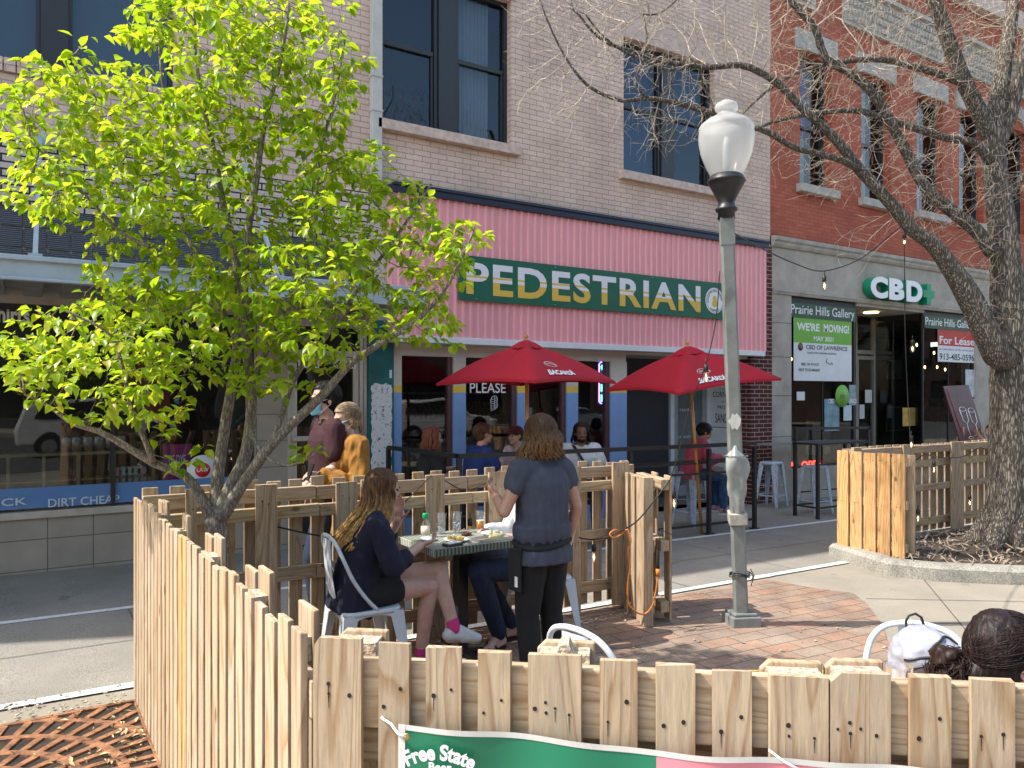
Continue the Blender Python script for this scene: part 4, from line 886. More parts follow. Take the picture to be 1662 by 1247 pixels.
mb=MB(); mb.lathe([(.0045,0),(.008,0),(.008,.002),(.0045,.002)],(0,0,0),20,M=Matrix.Rotation(R(90),4,'X')); mb.v=[(v[0]+gs,v[1]-.0635,v[2]+gzz) for v in mb.v]; mb.build('grommet',pm('brass',(.45,.33,.12),.35,.8),ba,local=True)
mb=MB(); mb.tube([V((gs,-.064,gzz)),V((gs-.02,-.06,gzz+.004)),V((gs-.045,-.03,gzz+.012)),V((gs-.066,-.02,gzz+.018)),V((gs-.07,-.0195,gzz+.022))],.003,8); mb.build('tie',M_wl,ba,local=True)
s5,t5=on_line(1243,FA,FB); z5=H+(HY-1207)*t5-z0f; mb=MB(); mb.tube([V((s5,-.03,z5)),V((s5+.03,-.05,z5-.016)),V((s5+.08,-.052,z5-.038))],.0025,8); mb.build('tie',M_wl,ba,local=True)
# ---- cast iron tree grate
M_rust=pm('rusted_iron',(.27,.125,.06),.85,var=.5,sc=14,bump=.5,bs=80)
gr=thing('tree_grate','rust brown iron tree grate with radial slots strewn with dry leaves','tree grate',(-.35,3.95,gz(-.35)))
mb=MB(); cx_,cy_=-.30,4.02; hw=.86
for x0,x1,y0,y1 in ((-hw,hw,hw-.03,hw),(-hw,hw,-hw,-hw+.03),(-hw,-hw+.03,-hw+.03,hw-.03),(hw-.03,hw,-hw+.03,hw-.03)): mb.box(cx_+x0,cx_+x1,cy_+y0,cy_+y1,-.02,.006)
mb.build('frame',M_rust,gr)
mb=MB(); radii=(.22,.36,.52,.70,.90,1.14)
def clip(p): return V((max(-hw+.03,min(hw-.03,p.x)),max(-hw+.03,min(hw-.03,p.y)),0))
for ri in range(len(radii)-1):
    r0,r1=radii[ri],radii[ri+1]; nn=(20,28,38,50,64)[ri]
    for k in range(nn):
        a=6.2832*(k+.5*(ri%2))/nn; dv=V((math.cos(a),math.sin(a),0)); sv=V((-dv.y,dv.x,0))*.0165
        p=dv*(r0+.0); q=dv*r1
        if max(abs(p.x),abs(p.y))>hw-.03: continue
        mm=max(abs(q.x),abs(q.y)); 
        if mm>hw-.03: q=q*((hw-.03)/mm)
        mb.add([V((cx_,cy_,z))+v for z in (-.02,.004) for v in (p-sv,p+sv,q+sv*1.1,q-sv*1.1)],[(0,1,2,3),(4,7,6,5),(0,4,5,1),(1,5,6,2),(2,6,7,3),(3,7,4,0)],False)
for r in radii[:-1]:
    n=72; vs=[]
    for k in range(n):
        a=6.2832*k/n
        for rr,z in ((r-.022,-.02),(r-.022,.0035),(r+.022,.0035),(r+.022,-.02)):
            p=clip(V((rr*math.cos(a),rr*math.sin(a),0))); vs.append(V((cx_+p.x,cy_+p.y,z)))
    mb.add(vs,[(4*k+j,4*k+j+1,(4*((k+1)%n))+j+1,(4*((k+1)%n))+j) for k in range(n) for j in range(3)],False)
mb.build('slotted_plate',M_rust,gr)
struct('grate_pit',MB().quad(*[V((cx_+a*hw,cy_+b*hw,-.0125)) for a,b in ((-1,-1),(1,-1),(1,1),(-1,1))]) or None,pm('pit_soil',(.03,.022,.016),.95,var=.5,sc=15))
bpy.data.objects['grate_pit'].location.z=.0065
mb=MB()
for i in range(230):
    x=random.uniform(-.95,.52); y=random.uniform(3.2,4.9)
    if random.random()<.35: x=random.gauss(.44,.05); y=random.uniform(3.6,4.9)
    s=random.uniform(.008,.028); Mx=Matrix.Translation((x,y,gz(x)+.012))@Euler((random.uniform(-.6,.6),random.uniform(-.6,.6),random.uniform(0,6.3))).to_matrix().to_4x4()
    mb.add([Mx@V(p) for p in ((-s,0,0),(0,-s*.4,.006),(s,0,.004),(0,s*.4,.008))],[(0,1,2),(0,2,3)],False)
tag(mb.build('leaf_litter',pm('dry_leaf',(.55,.40,.22),.8,var=.4,sc=6),fix=False),'pale dry leaves blown over the iron tree grate','leaf litter',kind='stuff')
# ================================================================ TREES
def colonise(stems,att,step,infl,kill,iters,droop=0,seed=1,jit=.18):
    """space colonisation: grow twigs from traced stems toward attractor points; returns pos,parent"""
    rng=np.random.RandomState(seed); pos=[];par=[];r0=[]
    for st in stems:
        base=-1
        if st.get('from') is not None:
            P0=np.array(pos); base=int(np.argmin(((P0-np.array(st['pts'][0][:3]))**2).sum(1)))
        for k,p in enumerate(polyline(st['pts'],step=step)):
            if base>=0 and k==0 : last=base; continue
            pos.append(np.array(p[:3])); r0.append(p[3]); par.append(last if (k>0 or base>=0) else -1); last=len(pos)-1
    A=np.array(att); P=np.array(pos); 
    d=np.full(len(A),1e9); near=np.zeros(len(A),int)
    for i in range(0,len(P),200):
        dd=np.linalg.norm(A[:,None]-P[None,i:i+200],axis=2); m=dd.min(1); a=dd.argmin(1)+i; u=m<d; d[u]=m[u]; near[u]=a[u]
    alive=np.ones(len(A),bool); alive&=d>kill
    dirs=[None]*len(pos)
    for it in range(iters):
        act=alive&(d<infl)
        if not act.any(): break
        idx=np.where(act)[0]; new=[]
        order=np.argsort(near[idx]); idx=idx[order]; ns=near[idx]; b=np.flatnonzero(np.diff(ns))+1
        for g in np.split(idx,b):
            k=near[g[0]]; v=A[g]-pos[k]; v/=np.linalg.norm(v,axis=1)[:,None]; v=v.sum(0)+rng.normal(0,jit,3)+np.array((0,0,-droop)); l=np.linalg.norm(v)
            if l<1e-6: continue
            p=pos[k]+v/l*step; new.append((p,k))
        if not new: break
        s0=len(pos)
        for p,k in new: pos.append(p); par.append(k); r0.append(0)
        NP=np.array([p for p,_ in new]); 
        for i in range(0,len(NP),300):
            dd=np.linalg.norm(A[:,None]-NP[None,i:i+300],axis=2); m=dd.min(1); a=dd.argmin(1)+s0+i; u=m<d; d[u]=m[u]; near[u]=a[u]
        alive&=d>kill
    return pos,par,r0
def radii_of(pos,par,r0,tip,ex=2.2):
    n=len(pos); acc=np.zeros(n); ch=[[] for _ in range(n)]
    for i,p in enumerate(par):
        if p>=0: ch[p].append(i)
    order=list(range(n)); R_=np.zeros(n)
    for i in reversed(order):
        R_[i]=(acc[i] if ch[i] else tip**ex)**(1/ex)
        if par[i]>=0: acc[par[i]]+=R_[i]**ex
    for i in range(n):
        if r0[i]>0: R_[i]=r0[i] if R_[i]<r0[i]*1.0 else r0[i]
    for i in range(n):
        if par[i]>=0 and R_[i]>R_[par[i]]*.98: R_[i]=R_[par[i]]*.99
    return R_,ch
def branch_mesh(mb,pos,par,Rr,ch,two=False):
    done=set()
    for i in range(len(pos)):
        if par[i]<0 or (len(ch[par[i]])>1 and ch[par[i]][0]!=i and max(ch[par[i]],key=lambda c:Rr[c])!=i):
            starts=[i]
        else: continue
        pts=[];rs=[]
        if par[i]>=0: pts.append(V(pos[par[i]])); rs.append(min(Rr[par[i]]*.9,Rr[i]*1.15))
        k=i
        while True:
            pts.append(V(pos[k])); rs.append(Rr[k])
            if not ch[k]: break
            k=max(ch[k],key=lambda c:Rr[c])
        if len(pts)<2: continue
        rs[-1]*=.5; m=max(rs); mb.cur=1 if m<.013 and two else 0; n=14 if m>.06 else 8 if m>.015 else 5 if m>.006 else 3
        mb.tube(pts,rs,n,caps=(n>5))
def blob_pts(blobs,D0,n,seed,thr=-.15,nsc=2.2):
    rng=np.random.RandomState(seed); out=[]; wsum=sum(b[2]*b[3]*b[5] for b in blobs)
    for b in blobs:
        k=int(n*b[2]*b[3]*b[5]/wsum); c=0; tries=0
        while c<k and tries<k*20:
            tries+=1; u=rng.uniform(-1,1,3)
            if (u**2).sum()>1: continue
            p=onD(b[0]+u[0]*b[2],b[1]+u[1]*b[3],D0+b[4]+u[2]*b[5])
            if noise.noise(p*nsc)<thr: continue
            out.append(p); c+=1
    return out
def bark(name,a,b_,sc=(6,6,1.2),st=.9,moss=0):
    m,n,bs=nt(name); bs.inputs['Roughness'].default_value=.95; bs.inputs['Specular IOR Level'].default_value=.15
    tc=N(n,'ShaderNodeTexCoord'); mp=N(n,'ShaderNodeMapping'); mp.inputs['Scale'].default_value=sc; L(n,tc.outputs['Object'],mp.inputs[0])
    no=N(n,'ShaderNodeTexNoise',i_Scale=6.0,i_Detail=8.0,i_Roughness=.7,i_Distortion=.6); L(n,mp.outputs[0],no.inputs['Vector'])
    vo=N(n,'ShaderNodeTexVoronoi',feature='DISTANCE_TO_EDGE',i_Scale=5.0); vm=N(n,'ShaderNodeVectorMath',operation='MULTIPLY_ADD'); L(n,no.outputs['Color'],vm.inputs[0]); vm.inputs[1].default_value=(.35,.35,.35); L(n,mp.outputs[0],vm.inputs[2]); L(n,vm.outputs[0],vo.inputs['Vector'])
    r0=ramp(n,[(0,(0,0,0)),(.22,(1,1,1))]); L(n,vo.outputs['Distance'],r0.inputs[0])
    r=ramp(n,[(.3,a),(.72,b_)]); L(n,no.outputs[0],r.inputs[0]); c=mixc(n,r0.outputs[0],tuple(x*.45 for x in a),r.outputs[0]); L(n,c,bs.inputs['Base Color'])
    h=N(n,'ShaderNodeMath',operation='MULTIPLY_ADD'); L(n,r0.outputs[0],h.inputs[0]); h.inputs[1].default_value=1.0; L(n,no.outputs[0],h.inputs[2])
    bp=N(n,'ShaderNodeBump',i_Strength=st,i_Distance=.02); L(n,h.outputs[0],bp.inputs['Height']); L(n,bp.outputs[0],bs.inputs['Normal']); return m
def stem(pts,D,frm=None,dd=0):
    out=[]; k=len(pts)
    for i,p in enumerate(pts):
        Dp=D+dd*i/(k-1) if len(p)<4 else p[3]; q=onD(p[0],p[1],Dp); out.append((q.x,q.y,q.z,p[2]*Dp/F*(.72 if (D>6 and frm) else .86 if D<6 else 1)))
    return {'pts':out,'from':frm}
# ---------------- leafy tree
D0=4.2
S=[stem([(352,1010,24),(352,930,22),(352,870,21),(350,840,19)],D0),
 stem([(350,840,17),(342,790,11),(331,720,9.5),(318,660,8.5),(300,590,7.5),(284,520,6.5),(262,450,6),(243,400,5.5),(215,330,4.5),(180,250,4),(160,190,3),(135,110,2.2),(125,60,1.6)],D0,1,-.35),
 stem([(350,840,17),(352,790,12),(358,740,10.5),(372,650,9.5),(386,560,9),(388,480,8),(380,400,7),(362,330,6),(350,260,5),(330,170,4),(318,90,3),(315,-10,2)],D0,1,.3),
 stem([(352,850,17),(375,790,13),(398,740,11.5),(408,660,10),(400,560,9),(396,470,8),(402,380,7),(415,300,6),(430,200,4.5),(455,100,3.4),(470,10,2.4)],D0,1,.1),
 stem([(352,850,17),(385,800,12),(412,760,11),(440,722,10.5),(478,684,9.5),(520,645,8.5),(570,590,7),(620,556,6),(670,525,5),(715,480,3.6),(750,420,2.6),(770,370,2)],D0,1,-.25),
 stem([(350,850,15),(322,800,9.5),(300,772,8.5),(250,752,7.5),(205,725,6.5),(160,700,5.5),(118,688,4.2),(80,660,3),(40,640,2)],D0,1,-.4),
 stem([(250,752,6),(235,715,5),(212,660,4.2),(200,600,3.6),(180,545,3),(140,520,2.5),(95,500,2)],D0-.3,1,-.2),
 stem([(408,660,8),(420,600,6),(455,520,5),(490,450,4.5),(510,400,4),(514,330,4),(520,250,3.4),(545,150,2.6),(560,60,2)],D0,1,.25),
 stem([(440,722,7),(452,690,6),(480,610,5),(520,560,4.4),(560,500,4),(610,430,3.4),(660,360,2.6),(700,300,2)],D0-.1,1,.35),
 stem([(386,560,6),(360,500,5),(330,430,4.4),(300,380,4),(290,300,3.6),(270,200,3),(262,120,2.4),(255,40,1.8)],D0+.1,1,.4),
 stem([(243,400,4),(200,380,3.6),(150,330,3),(100,280,2.4),(50,230,1.8)],D0-.2,1,-.1),
 stem([(402,690,6),(430,740,3.2),(470,756,2.6),(505,742,2)],D0,1,-.2)]
blobs=[(330,90,150,170,.1,.55),(120,190,130,110,-.2,.45),(70,300,80,60,-.25,.4),(250,300,190,120,0,.6),(470,160,110,190,.1,.45),(560,330,150,110,.1,.55),(690,420,90,70,-.05,.35),(450,450,220,100,0,.6),(140,590,150,100,-.4,.45),(60,560,70,70,-.4,.35),(330,530,190,90,-.1,.55),(640,510,110,60,-.1,.4),(255,660,60,50,-.45,.3),(500,560,90,60,-.2,.4),(60,130,50,60,-.2,.3),(500,735,45,25,-.15,.15),(30,210,50,60,-.2,.3),(300,740,50,25,-.3,.2),(550,100,50,110,0,.3),(745,385,55,45,-.1,.25),(610,260,60,50,.1,.3),(690,530,80,40,-.1,.3),(200,480,120,60,-.2,.4),(420,620,70,30,-.1,.3)]
att=blob_pts(blobs,D0,4300,3,thr=-.22,nsc=3)
pos,par,r0=colonise(S,att,.055,.9,.075,90,seed=4,jit=.12)
Rr,ch=radii_of(pos,par,r0,.0019)
t1=thing('leafy_tree','young multi stemmed tree with bright yellow green spring leaves inside the fence corner','tree',(S[0]['pts'][0][0],S[0]['pts'][0][1],gz(.8)))
mb=MB(); branch_mesh(mb,pos,par,Rr,ch); mb.build('trunk',bark('smooth_grey_bark',(.25,.21,.175),(.40,.345,.29),(14,14,3),.3),t1,fix=False)
def leafmat():
    m,n,b=nt('spring_leaf'); o=[x for x in n.nodes if x.type=='OUTPUT_MATERIAL'][0]
    at=N(n,'ShaderNodeAttribute',attribute_name='tone'); r=ramp(n,[(0,(.12,.24,.012)),(.45,(.22,.37,.016)),(.8,(.34,.44,.025)),(1,(.46,.42,.05))]); L(n,at.outputs['Fac'],r.inputs[0])
    r2=ramp(n,[(0,(.32,.50,.01)),(.5,(.50,.66,.02)),(1,(.66,.70,.04))]); L(n,at.outputs['Fac'],r2.inputs[0])
    L(n,r.outputs[0],b.inputs['Base Color']); b.inputs['Roughness'].default_value=.38; b.inputs['Specular IOR Level'].default_value=.5
    tr=N(n,'ShaderNodeBsdfTranslucent'); L(n,r2.outputs[0],tr.inputs[0]); mx=N(n,'ShaderNodeMixShader'); mx.inputs[0].default_value=.55; L(n,b.outputs[0],mx.inputs[1]); L(n,tr.outputs[0],mx.inputs[2]); L(n,mx.outputs[0],o.inputs[0]); return m
rng=random.Random(11); mb=MB(); tones=[]
def leaf(mb,p,d,nrm,l,w):
    d=d.normalized(); s=d.cross(nrm); 
    if s.length<1e-3: s=d.orthogonal()
    s.normalize(); nn=s.cross(d); f=rng.uniform(.12,.4)*w; cu=rng.uniform(.05,.3)*l; st=d*l*.14
    b=p+st*.0; B=p+st
    m1=B+d*l*.38-nn*0; m2=B+d*l*.72-nn*cu*.5; t=B+d*l-nn*cu
    l1=B+d*l*.28+s*w*.5+nn*f; l2=B+d*l*.62+s*w*.42+nn*f*.8-nn*cu*.3; r1=B+d*l*.28-s*w*.5+nn*f; r2=B+d*l*.62-s*w*.42+nn*f*.8-nn*cu*.3
    mb.add([B,m1,m2,t,l1,l2,r1,r2],[(0,1,4),(1,2,5,4),(2,3,5),(0,6,1),(1,6,7,2),(2,7,3)],True)
    q=rng.random(); 
    for _ in range(6): tones.append(q)
nl=0
for i in range(len(pos)):
    if Rr[i]>.0055 or par[i]<0: continue
    d=V(pos[i]-pos[par[i]]).normalized(); tipn=not ch[i]
    k=rng.choice((6,7,8)) if tipn else (rng.choice((1,2,2,3)))
    for j in range(k):
        a=rng.uniform(0,6.283); o=V((math.cos(a),math.sin(a),rng.uniform(-.5,.5))); dd=(d*rng.uniform(.2,1.0)+o*rng.uniform(.5,1)+V((0,0,-.42))); 
        l=rng.uniform(.038,.074)*(.6 if (tipn and j==0) else 1); nrm=V((rng.uniform(-.5,.5),rng.uniform(-.5,.5),1))
        leaf(mb,V(pos[i])+o*.01,dd,nrm,l,l*rng.uniform(.55,.72)); nl+=1
fo=mb.build('foliage',leafmat(),t1,fix=False)
at=fo.data.attributes.new('tone','FLOAT','FACE'); at.data.foreach_set('value',tones)
print('LEAVES',nl,'nodes',len(pos))
# ---------------- big bare tree
D1=8.7
def st(pts,frm=None,Da=8.7,Db=8.7): 
    k=len(pts)-1; return stem([(p[0],p[1],p[2],Da+(Db-Da)*i/k) for i,p in enumerate(pts)],Da,frm)
S=[st([(1645,905,52),(1645,885,47),(1646,850,44),(1647,800,41),(1647,700,36),(1645,640,33),(1642,560,30),(1636,480,25),(1630,400,22),(1622,330,20),(1614,270,18),(1612,215,17)]),
 st([(1612,215,22),(1622,150,19),(1634,80,16),(1645,0,13),(1652,-80,11),(1660,-160,8)],1,8.7,8.9),
 st([(1612,230,20),(1588,180,18),(1566,135,17),(1548,90,16),(1532,45,15.5),(1512,-10,14),(1490,-90,11),(1460,-160,7)],1,8.7,8.3),
 st([(1612,250,17),(1640,190,14),(1655,120,12),(1672,40,10),(1700,-60,7)],1,8.7,8.6),
 st([(1622,585,30),(1592,520,27),(1566,470,25),(1540,430,20),(1512,395,17),(1480,372,15),(1450,335,14),(1418,300,13),(1392,272,12),(1368,240,11),(1335,205,9.5),(1305,180,8.5),(1270,142,8),(1235,118,8),(1200,106,7),(1150,110,6),(1120,106,6.5),(1080,100,5),(1030,84,4.2),(990,72,3.6),(960,50,3),(930,15,2.4),(890,0,1.8)],1,8.5,7.2),
 st([(1612,415,15),(1585,375,15),(1548,345,14),(1512,315,13),(1490,285,12),(1465,235,11.5),(1440,190,11),(1415,150,10),(1375,115,9.5),(1340,95,9),(1322,45,7.5),(1290,10,6.5),(1265,-25,5)],1,8.6,8.0),
 st([(1608,265,10),(1580,232,9),(1540,225,8),(1490,210,7.5),(1430,190,7),(1390,180,6.5),(1340,182,5.5),(1290,190,4.5),(1245,202,3.6),(1190,230,2.5)],1,8.6,7.9),
 st([(1560,135,9),(1530,122,8.5),(1490,110,8),(1440,98,7),(1390,98,6),(1340,105,5),(1290,120,4),(1245,148,3),(1200,190,2)],1,8.5,8.0),
 st([(1400,280,8),(1370,262,7.5),(1330,250,7),(1290,240,7.5),(1260,222,8),(1235,210,8),(1200,200,7),(1160,185,6.5),(1100,168,6),(1055,160,5),(1010,164,4.5),(985,156,4),(955,140,3.6),(930,112,3),(905,70,2.4),(885,25,2),(870,-20,1.6)],1,7.9,7.0),
 st([(1160,185,4),(1152,160,3),(1140,140,2.4)],1,7.4,7.3),
 st([(1120,106,4.5),(1085,114,4),(1050,100,3.5),(1010,82,3),(980,60,2.5),(955,30,2)],1,7.5,7.1),
 st([(1055,160,3),(1030,140,2.6),(1040,105,2.2),(1050,60,2.2),(1040,10,1.8)],1,7.3,7.5),
 st([(1620,330,9),(1650,300,7),(1680,260,6)],1,8.7,8.6),
 st([(1660,330,6),(1645,260,5),(1625,200,4)],None,8.5,8.4)]
S=S[:-1]
blobs=[(900,60,90,80,-1.6,.4),(950,90,130,110,-1.5,.5),(1080,70,120,110,-1.2,.6),(1100,190,110,60,-1.2,.4),(1230,110,130,120,-.7,.6),(1240,260,90,60,-.7,.4),(1360,100,130,120,-.4,.7),(1400,280,110,80,-.4,.5),(1500,90,120,120,-.2,.8),(1500,260,110,100,-.2,.6),(1600,60,90,110,0,.8),(1570,380,90,70,-.1,.4),(1470,340,110,60,-.3,.4),(1630,250,60,120,0,.7),(1330,330,80,40,-.6,.3),(1200,-40,400,100,-.6,.8),(1600,500,60,60,-.2,.3),(900,170,60,50,-1.6,.25),(1080,215,80,40,-1.25,.25),(1400,400,60,40,-.4,.2)]
att=blob_pts(blobs,D1,6500,8,thr=-.3,nsc=1.2)
pos,par,r0=colonise(S,att,.085,1.3,.11,70,seed=9,jit=.34)
Rr,ch=radii_of(pos,par,r0,.0026,2.35)
# extra whiskery end twigs
rg=np.random.RandomState(5); n0=len(pos)
for i in range(n0):
    if 0<Rr[i]<.012 and par[i]>=0 and rg.rand()<.95:
        d=pos[i]-pos[par[i]]; d=d/np.linalg.norm(d); v=d*.6+rg.normal(0,.55,3); p=pos[i]; k=i
        for j in range(rg.randint(3,7)):
            v=v+rg.normal(0,.2,3); v/=np.linalg.norm(v); p=p+v*.055; pos.append(p); par.append(k); r0.append(0); k=len(pos)-1
Rr2,ch=radii_of(pos,par,r0,.0017,2.6); Rr2[:n0]=np.maximum(Rr2[:n0]*.0+Rr,.002); Rr=Rr2
Rr[n0:]=np.minimum(Rr[n0:],.0022)
t2=thing('bare_tree','large leafless tree with deeply furrowed trunk and twiggy branches reaching left','tree',(S[0]['pts'][0][0],S[0]['pts'][0][1],gz(9.5)+.1))
big=[i for i in range(len(pos)) if Rr[i]>=.011]; 
mb=MB(); branch_mesh(mb,pos,par,Rr,ch,True); mb.cur=0
# root flare
b0=V(S[0]['pts'][0][:3])
for k in range(7):
    a=k*.9+.3; d=V((math.cos(a),math.sin(a),0)); q=b0+V((0,0,.25)); mb.tube([q+d*.12+V((0,0,.35)),q+d*.28,b0+d*.46+V((0,0,.05)),b0+d*.75+V((0,0,-.08))],[.14,.15,.10,.04],8)
tk=mb.build('trunk',[bark('furrowed_bark',(.20,.17,.14),(.46,.40,.33),(9,9,1.5),.9),pm('twig_bark',(.46,.39,.31),.8,var=.3,sc=8)],t2,fix=False)
for v in tk.data.vertices:   # furrows cut into the trunk itself
    w=v.co+t2.location
    if (V((w.x,w.y))-V((b0.x,b0.y))).length<.7 and w.z<3.2:
        nn=noise.noise(V((w.x*16,w.y*16,w.z*3)))+.5*noise.noise(V((w.x*34,w.y*34,w.z*6))); c=V((v.co.x,v.co.y,0)).normalized(); v.co+=c*nn*.022
print('BARE nodes',len(pos))
# ================================================================ FURNITURE, LAMP, UMBRELLAS
M_wm=pm('white_painted_metal',(.60,.64,.67),.35,var=.10,sc=9,bump=.08)
M_bm=pm('worn_blue_white_metal',(.48,.55,.64),.45,var=.2,sc=22,bump=.1)
M_blk=M_black
def chair_parts(root,m,worn=False):
    # local: x forward, y left
    mb=MB(); n=28; ring=[]
    def sq(w,z,e=5):
        return [V((w*math.copysign(abs(math.cos(a))**(2/e),math.cos(a)),w*math.copysign(abs(math.sin(a))**(2/e),math.sin(a)),z)) for a in [6.2832*k/n for k in range(n)]]
    rings=[sq(.02,.448),sq(.12,.450),sq(.165,.456),sq(.178,.456),sq(.184,.448),sq(.186,.43),sq(.182,.43),sq(.175,.446),sq(.02,.440)]
    vs=sum(rings,[]); mb.add(vs,[(i*n+k,i*n+(k+1)%n,(i+1)*n+(k+1)%n,(i+1)*n+k) for i in range(len(rings)-1) for k in range(n)]+[tuple(range(n))[::-1],tuple((len(rings)-1)*n+k for k in range(n))],True)
    mb.build('seat',m,root,local=True)
    mb=MB()     # arched aprons
    for ang in range(4):
        Rm=Matrix.Rotation(ang*math.pi/2,4,'Z'); k=12; up=[];lo=[]
        for i in range(k+1):
            t=i/k*2-1; up.append((t*.165,.440)); lo.append((t*.165,.425-.075*abs(t)**3.2))
        pl=up+lo[::-1]; vs=[Rm@V((.181,p[0],p[1])) for p in pl]+[Rm@V((.178,p[0],p[1])) for p in pl]; q=len(pl)
        mb.add(vs,[tuple(range(q)),tuple(range(q,2*q))[::-1]]+[(i,(i+1)%q,q+(i+1)%q,q+i) for i in range(q)],False)
    mb.build('apron',m,root,local=True)
    for sx in (1,-1):
        for sy in (1,-1):
            mb=MB(); a=V((sx*.160,sy*.160,.435)); b=V((sx*.222,sy*.215,.0)); 
            for wx,wy in ((1,0),(0,1)):   # angle-section leg, wide at the top
                d1=V((-sx*.085*wx,-sy*.085*wy,0)); d2=V((-sx*.028*wx,-sy*.028*wy,0)); a2=a+V((sx*.02,sy*.02,0)); t=V((-sx*.004*(1-wx),-sy*.004*(1-wy),0)); b2=b
                vs=[a2,a2+d1,b2+d2,b2,a2+t,a2+d1+t,b2+d2+t,b2+t]; mb.add(vs,[(0,1,2,3),(4,7,6,5),(0,4,5,1),(1,5,6,2),(2,6,7,3),(3,7,4,0)],False)
            mb.box(b.x-.014-sx*.012,b.x+.014-sx*.012,b.y-.014-sy*.012,b.y+.014-sy*.012,0,.015)
            mb.build('leg',m,root,local=True)
    mb=MB(); pts=[]
    side=[(.02,.172,.455),(-.05,.177,.53),(-.125,.175,.64),(-.175,.165,.75),(-.200,.145,.815),(-.215,.105,.855),(-.222,.05,.872),(-.224,0,.876)]
    full=side+[(x,-y,z) for x,y,z in side[:-1][::-1]]
    mb.tube([V(p[:3]) for p in polyline(full,n=4)],.0115,8); mb.build('back_frame',m,root,local=True)
    mb=MB(); k=8; vs=[]
    for i in range(k+1):
        t=i/k; x=-.168-.052*t-.014*math.sin(t*3.14); z=.45+.41*t; w=.052+.012*t
        for y,dx in ((-w,.0),(-w+.012,-.008),(w-.012,-.008),(w,0)): vs.append(V((x+dx,y,z)))
    for i in range(k+1):
        t=i/k; x=-.171-.052*t-.014*math.sin(t*3.14); z=.45+.41*t; w=.052+.012*t
        for y,dx in ((-w,.0),(-w+.012,-.008),(w-.012,-.008),(w,0)): vs.append(V((x+dx,y,z)))
    o=(k+1)*4; mb.add(vs,[(i*4+j,i*4+j+1,i*4+j+5,i*4+j+4) for i in range(k) for j in range(3)]+[(o+i*4+j,o+i*4+j+4,o+i*4+j+5,o+i*4+j+1) for i in range(k) for j in range(3)],False)
    mb.build('back_splat',m,root,local=True)
G_c='white metal cafe chairs'
ch0=thing('metal_chair','white metal cafe chair the woman in navy sits on','chair',(1.77,4.49,gz(1.74)+.003),R(-2),G_c); chair_parts(ch0,M_wm); ch0.scale=(1.04,1.04,1.05)
ch1=dup(ch0,(3.17,4.62,gz(3.3)+.003),R(176),'white metal cafe chair under the seated man hidden by the server')
c2=onD(1489,640,2.77); ch2=dup(ch0,(c2.x,c2.y,gz(c2.x)+.0),math.atan2(-c2.y,-c2.x),'white metal cafe chair holding the white backpack'); ch2.scale=(1.05,1.06,1.02)
c3=onD(1000,640,2.95); ch3=dup(ch0,(c3.x,c3.y,gz(c3.x)),R(10),'white metal cafe chair whose arched top just shows above the nearest fence')
c4=onD(1600,640,2.12); ch4=dup(ch0,(c4.x-.05,c4.y-.05,gz(c4.x)),R(-32.4),'white metal cafe chair under the dark haired woman in the corner')
# dining table
tb=thing('dining_table','square table with green and white gingham cloth top on black pedestal','table',(2.51,4.60,gz(2.5)))
def gingham():
    m,n,b=nt('gingham_cloth'); b.inputs['Roughness'].default_value=.4; tc=N(n,'ShaderNodeTexCoord'); sp=N(n,'ShaderNodeSeparateXYZ'); L(n,tc.outputs['Object'],sp.inputs[0]); vals=[]
    for i in (0,1):
        mu=N(n,'ShaderNodeMath',operation='MULTIPLY'); mu.inputs[1].default_value=38; L(n,sp.outputs[i],mu.inputs[0]); fr=N(n,'ShaderNodeMath',operation='FRACT'); L(n,mu.outputs[0],fr.inputs[0]); gt=N(n,'ShaderNodeMath',operation='GREATER_THAN'); gt.inputs[1].default_value=.5; L(n,fr.outputs[0],gt.inputs[0]); vals.append(gt)
    ad=N(n,'ShaderNodeMath',operation='ADD'); L(n,vals[0].outputs[0],ad.inputs[0]); L(n,vals[1].outputs[0],ad.inputs[1]); hf=N(n,'ShaderNodeMath',operation='MULTIPLY'); hf.inputs[1].default_value=.5; L(n,ad.outputs[0],hf.inputs[0])
    r=ramp(n,[(0,(.60,.60,.52)),(.45,(.20,.23,.18)),(.9,(.045,.06,.05))],'CONSTANT'); L(n,hf.outputs[0],r.inputs[0]); L(n,r.outputs[0],b.inputs['Base Color']); return m
M_ging=gingham(); tz=.775
mb=MB(); mb.box(2.17,2.85,4.33,4.88,tz-.05,tz); mb.build('tabletop',M_ging,tb,bevel=.004)
mb=MB(); mb.box(2.47,2.55,4.57,4.65,gz(2.5)+.02,tz-.051); mb.box(2.33,2.69,4.44,4.78,tz-.075,tz-.052); mb.build('pedestal',M_blk,tb,bevel=.006)
mb=MB(); mb.box(2.27,2.75,4.58,4.64,gz(2.5)+.0,gz(2.5)+.035); mb.box(2.48,2.54,4.37,4.85,gz(2.5)+.036,gz(2.5)+.06); mb.build('foot',M_blk,tb,bevel=.006)
M_gl=glass('clear_glass',(.97,.98,.98)); M_beer=pm('beer',(.55,.20,.015),.15,var=.05); M_foam=pm('foam',(.7,.62,.48),.7); M_wat=glass('water',(.93,.95,.96)); M_ice=pm('ice',(.6,.64,.66),.2)
